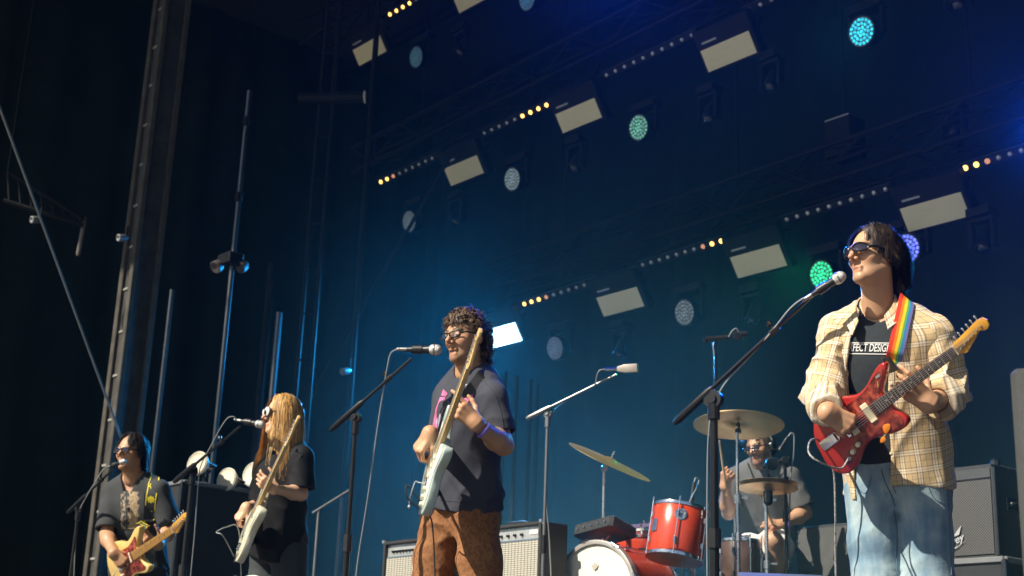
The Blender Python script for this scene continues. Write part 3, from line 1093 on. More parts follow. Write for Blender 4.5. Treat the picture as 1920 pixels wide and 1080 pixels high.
# ---- guitarist in the plaid shirt -----------------------------------------------------
def plaid_mat():
    t = NT('tan_plaid_flannel')
    uv = t.n('Attribute', attribute_name='plaid').outputs['Vector']
    sp = t.n('SeparateXYZ', i_Vector=uv)
    wb = t.math('MULTIPLY', t.math('SUBTRACT', t.noise(7, 2), 0.5), 0.006)
    base = t.ramp(t.noise(6, 4), [(0.3, (0.55, 0.40, 0.21)), (0.7, (0.64, 0.48, 0.27))])
    per = 0.064
    def lines(src):
        f = t.math('FRACT', t.math('DIVIDE', t.math('ADD', src, wb), per))
        def bar(c, w):
            return t.math('LESS_THAN', t.math('ABSOLUTE', t.math('SUBTRACT', f, c)), w)
        dark = t.math('MAXIMUM', t.math('MAXIMUM', bar(0.20, 0.022), bar(0.52, 0.022)), bar(0.86, 0.014))
        white = t.math('MAXIMUM', bar(0.29, 0.034), bar(0.43, 0.034))
        grey = bar(0.36, 0.03)
        return dark, white, grey
    c = base
    for src, k in ((sp.outputs['X'], 0.62), (sp.outputs['Y'], 0.48)):
        d, w, g = lines(src)
        c = t.mix(t.math('MULTIPLY', g, k * 0.6), c, (0.30, 0.27, 0.25))
        c = t.mix(t.math('MULTIPLY', w, k), c, (0.80, 0.76, 0.66))
        c = t.mix(t.math('MULTIPLY', d, k), c, (0.055, 0.05, 0.075))
    t.set(Base_Color=c, Roughness=0.92, Sheen_Weight=0.2)
    t.bump(t.math('ADD', t.noise(320, 2), t.math('MULTIPLY', t.noise(36, 4), 2.0)), 0.3, 0.003)
    return t.m
def denim_mat():
    t = NT('faded_blue_denim')
    o = t.coord()
    big = t.noise(4.2, 4)
    streak = t.noise(16, 5, t.n('Mapping', i_Vector=o, i_Scale=(1.5, 1.5, 0.35)).outputs[0])
    c = t.ramp(t.math('ADD', t.math('MULTIPLY', big, 0.65), t.math('MULTIPLY', streak, 0.35)), [(0.32, (0.07, 0.14, 0.22)), (0.45, (0.17, 0.28, 0.37)), (0.55, (0.33, 0.44, 0.48)), (0.68, (0.52, 0.58, 0.55))])
    c = t.mix(t.math('MULTIPLY', t.noise(420, 2), 0.35), c, (0.10, 0.17, 0.25))
    t.set(Base_Color=c, Roughness=0.88)
    t.bump(t.math('ADD', t.noise(500, 2), t.math('MULTIPLY', t.noise(45, 4), 2.5)), 0.35, 0.003)
    return t.m
def build_p1():
    D = 5.2
    J = lambda x, y, d=0: P(x, y, D + d)
    pel, nek = J(1684, 885, .03), J(1648, 584, .03)
    fc = yawdir(22)
    T = torso_frame(pel, nek, fc)
    L = (nek - pel).length
    shR, shL = J(1574, 622, .09), J(1748, 626, -.05)
    elR, wrR = J(1541, 736, -.02), J(1551, 773, -.27)
    elL, wrL = J(1782, 738, -.08), J(1743, 757, -.33)
    root = root_at(pel, 'guitarist in open tan plaid shirt, sunglasses and faded jeans with red guitar')
    HM = head_frame(J(1637, 483, .03), 60, -4, 2)
    hR = hand_frame(wrR, cv(.84, -.5, .02), cv(-.1, .3, .9))
    hL = hand_frame(wrL, cv(-.78, .62, .15), cv(.25, -.25, .9))
    parts = [head_part(HM, nek, SK1, 0.0027, brow=(0.03, 0.018, 0.012), scale=0.95, stubble=0.12),
             chest_part(T, L, shL, shR, SK1),
             arm_part(shR, elR, wrR, hR, -1, SK1, STRUM, 0.0027, bare_from=1.35),
             arm_part(shL, elL, wrL, hL, 1, SK1, dict(curl=((10, 30, 22), (35, 55, 38), (45, 60, 40), (50, 58, 40)), thumb=FRET['thumb']), 0.0027, bare_from=1.1)]
    body_obj(root, parts, skin_mat('skin_warm', SK1))
    # tee
    mt = cloth_mat('washed_black_cotton', (0.028, 0.035, 0.042))
    te = tee(T, L, shL, elL, shR, elR, mt, root, e=0.006, hem=-0.02, frac=0.3, sr=(0.062, 0.066), neck=nek, neck_r=0.066, seed=2, fold=0.006, d=0.95, w=0.94)
    tb = bvh_of(te)
    # plaid shirt: body open at the front, sleeves, cuffs, collar
    mp = plaid_mat()
    sl, sr = loc(T, shL), loc(T, shR)
    st = torso_st(L, 0.022, -0.075, 0.97, 0.98, 1.02, 1.14)
    core = union([loft(st), cap((-0.04, -0.02, 0.985 * L), sl, 0.055, 0.068), cap((0.04, -0.02, 0.985 * L), sr, 0.055, 0.068)], 0.045)
    core = creases(core, 0.011, [((0.5, 0.2, 0.85), 22, 11), ((-0.6, 0.2, 0.8), 20, 51)], lambda p: 0.45 + 0.9 * np.clip((0.75 * L - p[:, 2]) / L, 0, 1))
    eR = [loc(T, P(x, y, D - .1)) for x, y in ((1608, 575), (1601, 600), (1590, 640), (1584, 700), (1588, 760), (1600, 930))]
    eL = [loc(T, P(x, y, D - .13)) for x, y in ((1668, 575), (1672, 600), (1668, 640), (1666, 700), (1664, 760), (1668, 930))]
    zr, xr = [q.z for q in eR][::-1], [q.x for q in eR][::-1]
    zl, xl = [q.z for q in eL][::-1], [q.x for q in eL][::-1]
    hole = cap(V3(loc(T, nek)) + V3((0, 0.02, 0.1)), V3(loc(T, nek)) + V3((0, 0, -0.02)), 0.08, 0.074)
    def fbody(p):
        d = core(p)
        a = np.interp(p[:, 2], zr, xr) + 0.006 * wob(p, 25, 4); b = np.interp(p[:, 2], zl, xl) + 0.006 * wob(p, 22, 5)
        op = np.maximum(np.maximum(p[:, 0] - a, b - p[:, 0]), 0.03 - p[:, 1])
        d = smax(d, -op, 0.006)
        hemz = -0.055 + 0.03 * np.cos(np.arctan2(p[:, 0], p[:, 1]) * 2 + 0.4) + 0.006 * wob(p, 14, 8)
        d = smax(d, hemz - p[:, 2], 0.006)
        d = smax(d, -ell_in(p), 0.004)
        return smax(d, -hole(p), 0.006)
    ell_in = loft(torso_st(L, 0.008, -0.2, 0.95, 0.95, 1.0, 1.06))
    def uvb(v):
        return np.stack([np.arctan2(v[:, 0], v[:, 1]) * 0.175, v[:, 2], v[:, 0] * 0], 1)
    lo, hi = bounds([(-0.24, -0.19, -0.12), (0.24, 0.2, L * 1.06), tuple(sl), tuple(sr)], 0.06)
    sb = sdf_obj('plaid_shirt', fbody, lo, hi, 0.0055, mp, root, T, ('plaid', uvb))
    trees = [bvh_of(sb)]
    for s_, e_, w_, cutp, rr, sd in ((shR, elR, wrR, 0.93, (0.072, 0.056, 0.052, 0.045), 3), (shL, elL, wrL, 0.66, (0.071, 0.061, 0.061, 0.050), 9)):
        ax1, ax2 = (e_ - s_).normalized(), (w_ - e_).normalized()
        end = e_.lerp(w_, cutp)
        f0 = union([cap(s_, e_, rr[0], rr[1]), cap(e_ + ax2 * -0.01, e_.lerp(w_, 0.5), rr[1], rr[2]), cap(e_.lerp(w_, 0.5), end, rr[2], rr[3]),
                    cap(end - ax2 * 0.05, end + ax2 * 0.03, rr[3] + 0.005, rr[3])], 0.035)
        m3 = V3(e_)
        cd = ax1.cross(ax2).normalized()
        f1 = creases(f0, 0.016, [(cd + ax1 * 0.35, 30, sd), (ax1.cross(cd) - ax1 * 0.3, 28, sd + 40), (ax1 + cd * 0.6, 20, sd + 70)], lambda p, m3=m3: 0.5 + 0.8 * np.exp(-(np.linalg.norm(p - m3, axis=1) / 0.14) ** 2))
        f1 = both(f1, plane(end, ax2), 0.006)
        f1 = cut(f1, cap(end - ax2 * 0.05, end + ax2 * 0.05, rr[3] - 0.012, rr[3] - 0.008))
        side = ax1.cross(Vector((0, 1, 0.1))).normalized(); fr = side.cross(ax1)
        def uvs(v, s_=s_, e_=e_, ax1=ax1, ax2=ax2, side=side, fr=fr):
            q = v - np.array(s_); z1 = q @ np.array(ax1)
            L1 = (e_ - s_).length
            q2 = v - np.array(e_); z2 = q2 @ np.array(ax2)
            al = np.where(z1 < L1, z1, L1 + np.maximum(z2, 0) * 0.9)
            ang = np.arctan2(q @ np.array(side), q @ np.array(fr))
            ang2 = np.arctan2(q2 @ np.array(side), q2 @ np.array(ax2.cross(side)))
            return np.stack([np.where(z1 < L1, ang, ang) * 0.08, al, al * 0], 1)
        lo, hi = bounds([s_, e_, end], 0.12)
        so = sdf_obj('shirt_sleeve', f1, lo, hi, 0.0055, mp, sb, None, ('plaid', uvs))
        trees.append(bvh_of(so))
    # collar
    b = MB()
    nkl = loc(T, nek)
    path = [(0.072, 0.112, nkl.z - 0.045), (0.085, 0.06, nkl.z + 0.0), (0.074, -0.02, nkl.z + 0.035), (0.0, -0.075, nkl.z + 0.05), (-0.070, -0.02, nkl.z + 0.035), (-0.066, 0.06, nkl.z + 0.0), (-0.030, 0.112, nkl.z - 0.035)]
    pts = catmull([np.array(q) + np.array((nkl.x * 0.6, nkl.y * 0.5, 0)) for q in path], 5)
    W, Nn, Pw = [], [], []
    for q in pts:
        q = Vector(q); out = Vector((q.x - nkl.x, q.y - nkl.y * .5, 0)).normalized()
        W.append(T.to_3x3() @ (out * 0.022 + Vector((0, 0, -0.024)))); Nn.append(T.to_3x3() @ (out * 0.8 + Vector((0, 0, 0.6)))); Pw.append(T @ (q + out * 0.012))
    b.ribbon(Pw, W, Nn, 0.005)
    me = b.mesh('collar', 50)
    a = me.attributes.new('plaid', 'FLOAT_VECTOR', 'POINT')
    a.data.foreach_set('vector', np.array([((i // 4) * 0.012, (i % 4) * 0.03, 0) for i in range(len(me.vertices))], np.float32).ravel())
    link_mesh('collar', me, mp, sb)
    # print on the tee
    ink = mat('white_print_ink', (0.62, 0.64, 0.64), 0.8)
    cu = bpy.data.curves.new('print', 'FONT'); cu.body = 'PERFECT DESIGN'; cu.shear = 0.25; cu.size = 1.0; cu.offset = 0.012
    ob = bpy.data.objects.new('print', cu); COL.objects.link(ob)
    bpy.context.view_layer.update()
    tm = bpy.data.meshes.new_from_object(ob.evaluated_get(bpy.context.evaluated_depsgraph_get()))
    bpy.data.objects.remove(ob); bpy.data.curves.remove(cu)
    xs = [v.co.x for v in tm.vertices]; x0, x1 = min(xs), max(xs)
    b = MB(); good = {}
    vv = []
    for v in tm.vertices:
        s_ = (v.co.x - x0) / (x1 - x0)
        w_, _ = hit(1580 + 92 * s_, 658 - 14.5 * v.co.y / 0.72 + 1.5 * s_, [tb], 0.0025)
        good[v.index] = w_ is not None
        vv.append(tuple(w_) if w_ is not None else (0, 0, 0))
    fs = [tuple(p.vertices) for p in tm.polygons if all(good[k] for k in p.vertices)]
    b.add(vv, fs)
    for y0 in (641.5, 662.0):
        n = 24
        rowa = [hit(1570 + 110 * k / n, y0 + 1.5 * k / n, [tb], 0.0025)[0] for k in range(n + 1)]
        rowb = [hit(1570 + 110 * k / n, y0 + 1.7 + 1.5 * k / n, [tb], 0.0025)[0] for k in range(n + 1)]
        for k in range(n):
            if None not in (rowa[k], rowa[k + 1], rowb[k], rowb[k + 1]):
                b.add([rowb[k], rowb[k + 1], rowa[k + 1], rowa[k]], [(0, 1, 2, 3)])
    b.build('tshirt_print', ink, te, smooth=0)
    # jeans
    hipR, hipL = J(1632, 915, .05), J(1733, 917, -.02)
    knR, knL = J(1646, 1112, -.06), J(1742, 1112, -.12)
    anR, anL = J(1640, 1310, .1), J(1768, 1318, .02)
    for q in (anR, anL): q.z = 0.09
    jn = trousers(T, hipL, knL, anL, hipR, knR, anR, denim_mat(), root, r=(0.090, 0.092, 0.088), top=0.02, h=0.006, fold=0.009, seed=6, w=0.178, dp=0.128, freq=40)
    jb = [bvh_of(jn)]
    thr = mat('denim_thread', (0.09, 0.15, 0.22), 0.8)
    seam([(1652, 880), (1660, 905), (1672, 930), (1678, 950)], jb, thr, jn, 0.0022)
    seam([(1668, 878), (1672, 905), (1680, 925)], jb, thr, jn, 0.0015)
    seam([(1774, 905), (1779, 960), (1782, 1020), (1784, 1078)], jb, thr, jn, 0.002)
    seam([(1600, 905), (1622, 925), (1634, 895)], jb, thr, jn, 0.0016)
    seam([(1735, 900), (1752, 935), (1776, 945)], jb, thr, jn, 0.0016)
    seam([(1676, 955), (1682, 1000), (1680, 1078)], jb, thr, jn, 0.0018)
    for q in (anR, anL): shoe(q, fc, m_shoe, root)
    for q in ((1672, 655), (1671, 720), (1670, 790), (1671, 850)):
        p, n_ = hit(*q, trees, 0.001)
        if p is not None:
            b = MB(); b.lathe([(0.0058, 0), (0.0058, 0.002), (0.004, 0.003), (0, 0.0028)], 10, zframe(p, n_)); b.build('button', mat('horn_button', (0.55, 0.45, 0.3), 0.4), sb)
    seam([(1676, 610), (1676, 700), (1675, 800), (1677, 890)], trees, mp, sb, 0.0012, name='placket_seam')
    # hair: parted shag over the ears
    cols = [(0.018, 0.012, 0.009), (0.032, 0.021, 0.015), (0.06, 0.042, 0.03)]
    def acc(u): return (u[:, 2] > 0.55 - 1.25 * np.clip(-u[:, 1] + 0.40, 0, 1.2)) & ~((u[:, 1] > 0.38) & (u[:, 2] < 0.80) & (np.abs(u[:, 0]) < 0.7))
    def ini(u):
        s_ = np.where(u[:, 0] > 0.05, 1.0, -1.0)
        fr_ = np.clip(u[:, 1], 0, 1)
        return np.stack([s_ * (0.9 + 0.6 * fr_), -0.25 - 0.5 * np.clip(-u[:, 1], 0, 1) + np.where(u[:, 0] > 0.05, 0.45, 0.1) * fr_, 0.25 + 0.25 * fr_], 1) + u * 0.25
    def ln(u): return np.where(u[:, 1] > 0.1, 0.135, np.where((np.abs(u[:, 0]) > 0.5) & (u[:, 1] > -0.45), 0.105, np.where(u[:, 2] > 0.2, 0.19, 0.13)))
    strands(HM, 420, acc, ini, ln, 'hair', m_hair, root, cols, steps=14, grav=1.0, stiff=0.4, r=0.0012, kids=24, spreadr=0.0075, seed=4, curl=(0.0085, 5.5), lift=0.006, jitter=0.3, clump=0.55, coh=0.9,
            colliders=[((0, 0.0, -0.03), (0.080, 0.086, 0.1))], scale=0.94)
    glasses(HM, root, 'wrap', m_black_plastic, m_lens_dark)
    return dict(root=root, T=T, L=L, shirt=trees, tee=tb, face=fc)

# ---- singer in the middle ------------------------------------------------------------
def leopard_mat():
    t = NT('brown_leopard_cotton')
    o = t.n('Mapping', i_Vector=t.coord(), i_Scale=(1, 1, 0.8)).outputs[0]
    w = t.n('VectorMath', operation='ADD', i_0=o, i_1=t.n('VectorMath', operation='SCALE', i_0=t.n('TexNoise', i_Vector=o, i_Scale=30.0).outputs['Color'], i_Scale=0.02).outputs[0]).outputs[0]
    v = t.n('TexVoronoi', i_Vector=w, i_Scale=62.0)
    ring = t.ramp(v.outputs['Distance'], [(0.0, 0.35), (0.16, 0.35), (0.24, 1.0), (0.42, 1.0), (0.5, 0.0)])
    base = t.ramp(t.noise(5, 4), [(0.3, (0.23, 0.098, 0.036)), (0.7, (0.31, 0.138, 0.054))])
    c = t.mix(t.math('MULTIPLY', ring, 0.58), base, (0.14, 0.05, 0.022))
    t.set(Base_Color=c, Roughness=0.9)
    t.bump(t.math('ADD', t.noise(300, 2), t.math('MULTIPLY', t.noise(50, 4), 2)), 0.3, 0.003)
    return t.m
def wristband(M, parent, r, m, y=-0.03):
    b = MB()
    b.torus(r, 0.0035, M @ Matrix.Translation((0, y, 0)) @ Matrix.Rotation(R_(90), 4, 'X') @ Matrix.Diagonal((1.06, 0.86, 2.4, 1)), 24, 6)
    return b.build('wristband', m, parent)
def build_p2():
    D = 6.3
    J = lambda x, y, d=0: P(x, y, D + d)
    pel, nek = J(876, 945, .05), J(880, 700, .04)
    fc = yawdir(40)
    T = torso_frame(pel, nek, fc)
    L = (nek - pel).length
    shR, shL = J(837, 747, .13), J(926, 744, -.08)
    elR, wrR = J(826, 842, .06), J(806, 812, -.20)
    elL, wrL = J(944, 835, -.14), J(893, 794, -.36)
    root = root_at(pel, 'curly haired singer in black glasses, navy tee and brown leopard trousers')
    HM = head_frame(J(872, 634, .04), 42, 5, 2)
    hR = hand_frame(wrR, cv(-.55, -.8, .2), cv(-.6, .55, .55))
    hL = hand_frame(wrL, cv(-.72, .68, .1), cv(.3, .1, .95))
    parts = [head_part(HM, nek, SK2, 0.003, mouth=0.007, stubble=0.45, brow=(0.045, 0.026, 0.018), scale=0.98),
             chest_part(T, L, shL, shR, SK2),
             arm_part(shR, elR, wrR, hR, -1, SK2, STRUM, 0.003, bare_from=0.4),
             arm_part(shL, elL, wrL, hL, 1, SK2, dict(curl=((6, 24, 20), (45, 55, 40), (55, 60, 40), (58, 58, 40)), thumb=FRET['thumb']), 0.003, bare_from=0.4)]
    body_obj(root, parts, skin_mat('skin_olive', SK2))
    mt = cloth_mat('navy_black_cotton', (0.050, 0.054, 0.072))
    te = tee(T, L, shL, elL, shR, elR, mt, root, e=0.014, hem=-0.015, frac=0.74, sr=(0.058, 0.070), inner=0.052, neck=nek, neck_r=0.064, seed=5, fold=0.010, waist=1.10, w=0.87, hip=1.15)
    tb = bvh_of(te)
    pk = mat('pink_print_ink', (0.60, 0.14, 0.32), 0.8, vary=0.4, scale=40)
    decal('tshirt_print', pk, te, [[(866, 738), (886, 737), (888, 748), (878, 753), (880, 760), (868, 762)], [(826, 745), (836, 745), (828, 780), (818, 806), (812, 800), (818, 766)], [(832, 730), (840, 738), (836, 744), (828, 742)]], [tb])
    decal('tshirt_print', mat('pale_print_ink', (0.45, 0.47, 0.6), 0.8), te, [[(819, 790), (826, 775), (829, 782), (821, 805)], [(869, 720), (877, 721), (873, 730)]], [tb])
    hipR, hipL = J(826, 965, .10), J(893, 968, -.03)
    knR, knL = J(808, 1125, .02), J(905, 1130, -.14)
    anR, anL = J(800, 1290, .16), J(915, 1290, -.02)
    for q in (anR, anL): q.z = 0.09
    trousers(T, hipL, knL, anL, hipR, knR, anR, leopard_mat(), root, r=(0.089, 0.097, 0.11), top=0.03, h=0.0065, fold=0.010, seed=8, w=0.150, dp=0.106, freq=46)
    for q in (anR, anL): shoe(q, fc, m_shoe, root)
    cols = [(0.04, 0.023, 0.014), (0.08, 0.048, 0.028), (0.14, 0.09, 0.05)]
    def acc(u): return (u[:, 2] > 0.6 - 1.35 * np.clip(-u[:, 1] + 0.4, 0, 1.2)) & ~((u[:, 1] > 0.75) & (u[:, 2] < 0.6))
    strands(HM, 430, acc, lambda u: u * 1.0 + np.array((0, 0.15, 0.1)), lambda u: np.where(u[:, 2] > 0.25, 0.07, 0.085), 'hair', m_hair, root, cols, steps=14, grav=0.9, stiff=0.5, r=0.0023, kids=3, spreadr=0.006, seed=6, curl=(0.0115, 12), jitter=0.5, scale=0.98)
    strands(HM, 90, lambda u: (u[:, 1] < -0.35) & (u[:, 2] < 0.2) & (u[:, 2] > -0.75), lambda u: u * 0.9 + np.array((0, -0.2, -0.3)), lambda u: np.full(len(u), 0.14), 'hair', m_hair, root, cols, steps=16, grav=1.2, stiff=0.5, r=0.0023, kids=4, spreadr=0.010, seed=7, curl=(0.012, 15), jitter=0.4, scale=0.98)
    t = NT('clear_lens')
    tr = t.n('BsdfTransparent'); gl = t.n('BsdfGlossy'); gl.inputs['Roughness'].default_value = 0.03
    mx = t.n('MixShader', i_0=0.1); t.link(tr.outputs[0], mx.inputs[1]); t.link(gl.outputs[0], mx.inputs[2])
    t.link(mx.outputs[0], t.t.nodes['Material Output'].inputs['Surface'])
    seam([(826, 937), (850, 940), (890, 942), (930, 938)], [tb], mt, te, 0.0018, name='hem_seam')
    seam([(905, 712), (925, 735), (938, 770), (944, 800)], [tb], mt, te, 0.0018, name='sleeve_seam')
    glasses(HM, root, 'cat', m_black_plastic, t.m)
    b = MB()
    for sx in (-1, 1):
        b = MB(); b.ell((sx * 0.031, 0.0855, -0.0015), (0.0075, 0.006, 0.0035), HM); b.build('eye', mat('eye_dark', (0.03, 0.02, 0.015), 0.15, rvary=0.05), root)
    wristband(hL, root, 0.033, mat('violet_band', (0.16, 0.12, 0.5), 0.6), -0.045)
    return dict(root=root, T=T, L=L, shirt=[tb], face=fc)

# ---- singer with the long hair ----------------------------------------------------------
def build_p3():
    D = 8.2
    J = lambda x, y, d=0: P(x, y, D + d)
    pel, nek = J(520, 1010, .05), J(532, 835, .03)
    fc = yawdir(52)
    T = torso_frame(pel, nek, fc)
    L = (nek - pel).length
    shR, shL = J(503, 862, .16), J(566, 858, -.10)
    elR, wrR = J(492, 945, .10), J(462, 951, -.10)
    elL, wrL = J(564, 926, -.16), J(515, 917, -.38)
    root = root_at(pel, 'long haired singer in black tee and round white googly eye goggles')
    HM = head_frame(J(528, 779, .03), 66, 0, 0)
    hR = hand_frame(wrR, cv(-.55, -.75, .3), cv(-.75, .3, .6))
    hL = hand_frame(wrL, cv(-.8, .55, .2), cv(.2, -.2, .95))
    parts = [head_part(HM, nek, SK3, 0.0042, brow=(0.15, 0.08, 0.04), scale=0.93, neck_r=0.05),
             chest_part(T, L, shL, shR, SK3, 0.01, 0.9, 0.95),
             arm_part(shR, elR, wrR, hR, -1, SK3, STRUM, 0.004, (0.042, 0.035, 0.038, 0.023), 0.92, bare_from=0.5),
             arm_part(shL, elL, wrL, hL, 1, SK3, FRET, 0.004, (0.042, 0.035, 0.038, 0.023), 0.92, bare_from=0.5)]
    body_obj(root, parts, skin_mat('skin_fair', SK3))
    mt = cloth_mat('black_cotton', (0.0055, 0.006, 0.0075), rough=0.75)
    te = tee(T, L, shL, elL, shR, elR, mt, root, e=0.032, hem=-0.10, frac=0.88, sr=(0.068, 0.092), inner=0.06, neck=nek, neck_r=0.066, seed=15, fold=0.012, w=0.96, waist=1.25, h=0.008, hip=1.05)
    hipR, hipL = J(502, 1030, .10), J(545, 1032, -.04)
    knR, knL = J(495, 1150, .02), J(540, 1150, -.14)
    anR, anL = J(490, 1275, .16), J(545, 1280, -.02)
    for q in (anR, anL): q.z = 0.09
    trousers(T, hipL, knL, anL, hipR, knR, anR, cloth_mat('charcoal_twill', (0.05, 0.058, 0.064)), root, r=(0.1, 0.1, 0.11), top=0.05, h=0.009, fold=0.007, seed=18, w=0.168, dp=0.125)
    for q in (anR, anL): shoe(q, fc, m_shoe, root)
    cols = [(0.48, 0.25, 0.075), (0.68, 0.42, 0.15), (0.30, 0.135, 0.042), (0.80, 0.58, 0.28)]
    shl = [(tuple(loc(HM, q) / 0.93), (0.095, 0.095, 0.08)) for q in (shL, shR)] + [(tuple(loc(HM, (T @ Vector((0, -0.01, 0.80 * L)))) / 0.93), (0.15, 0.15, 0.15))]
    def acc(u): return (u[:, 2] > 0.5 - 1.2 * np.clip(-u[:, 1] + np.where(u[:, 0] > 0, 0.45, 0.18), 0, 1.2)) & ~((u[:, 1] > 0.45) & (u[:, 2] < 0.82))
    def ini(u):
        s_ = np.where(u[:, 0] > 0.0, 1.0, -1.0)
        return np.stack([s_ * 0.95, np.where(u[:, 0] > 0, 0.15, -0.75) * np.clip(u[:, 1] + 0.3, 0, 1) - 0.3 * np.clip(-u[:, 1], 0, 1), 0.2 + 0 * s_], 1) + u * 0.2
    strands(HM, 1500, acc, ini, lambda u: np.where(u[:, 1] > -0.1, 0.36, 0.42), 'hair', m_hair, root, cols, steps=18, grav=1.5, stiff=0.3, r=0.0012, kids=6, spreadr=0.006, seed=14, curl=(0.004, 5), colliders=[((0, 0.0, -0.03), (0.083, 0.09, 0.1))] + shl, lift=0.012, scale=0.93, jitter=0.18)
    # loose locks in front of the shoulders
    strands(HM, 380, lambda u: (np.abs(u[:, 0]) > 0.5) & (u[:, 1] > -0.1 ) & (u[:, 1] < np.where(u[:, 0] > 0, 0.6, -0.02)) & (u[:, 2] > 0.1), lambda u: np.stack([np.sign(u[:, 0]) * 0.7, np.where(u[:, 0] > 0, 0.5, 0.05), 0 * u[:, 0]], 1), lambda u: np.full(len(u), 0.46), 'hair', m_hair, root, cols, steps=18, grav=1.4, stiff=0.35, r=0.0012, kids=6, spreadr=0.008, seed=24, curl=(0.009, 5), jitter=0.25, colliders=[((0, 0.0, -0.03), (0.085, 0.095, 0.1))] + shl, lift=0.014, scale=0.93)
    # round goggles like toy eyes
    mw = mat('white_plastic', (0.75, 0.75, 0.72), 0.4); mk = m_black_plastic
    b = MB(); pu = MB(); rm = MB()
    for sx in (-1, 1):
        M2 = HM @ Matrix.Translation((sx * 0.036, 0.094, 0.006)) @ Matrix.Rotation(R_(-14 * sx), 4, 'Z') @ Matrix.Rotation(R_(-90), 4, 'X')
        b.lathe([(0.0, 0.012), (0.016, 0.011), (0.026, 0.006), (0.028, 0.0), (0.026, -0.004), (0, -0.006)][::-1], 24, M2)
        pu.lathe([(0.0, 0.0152), (0.010, 0.0152), (0.0128, 0.0145), (0.013, 0.009), (0, 0.009)][::-1], 20, M2 @ Matrix.Translation((-0.004 * sx, 0.006, 0)))
        rm.torus(0.0285, 0.0035, M2, 28, 6)
        rm.tube([(sx * 0.062, 0.088, 0.006), (sx * 0.084, 0.03, 0.006), (sx * 0.085, -0.03, 0.0)], 0.003, 6, HM)
    rm.tube([(-0.01, 0.1, 0.006), (0.01, 0.1, 0.006)], 0.003, 6, HM)
    g = b.build('goggle', mw, root); pu.build('goggle_pupil', mk, g); rm.build('goggle_rim', mat('smoked_rim', (0.05, 0.05, 0.055), 0.3), g)
    return dict(root=root, T=T, L=L, shirt=[bvh_of(te)], face=fc)

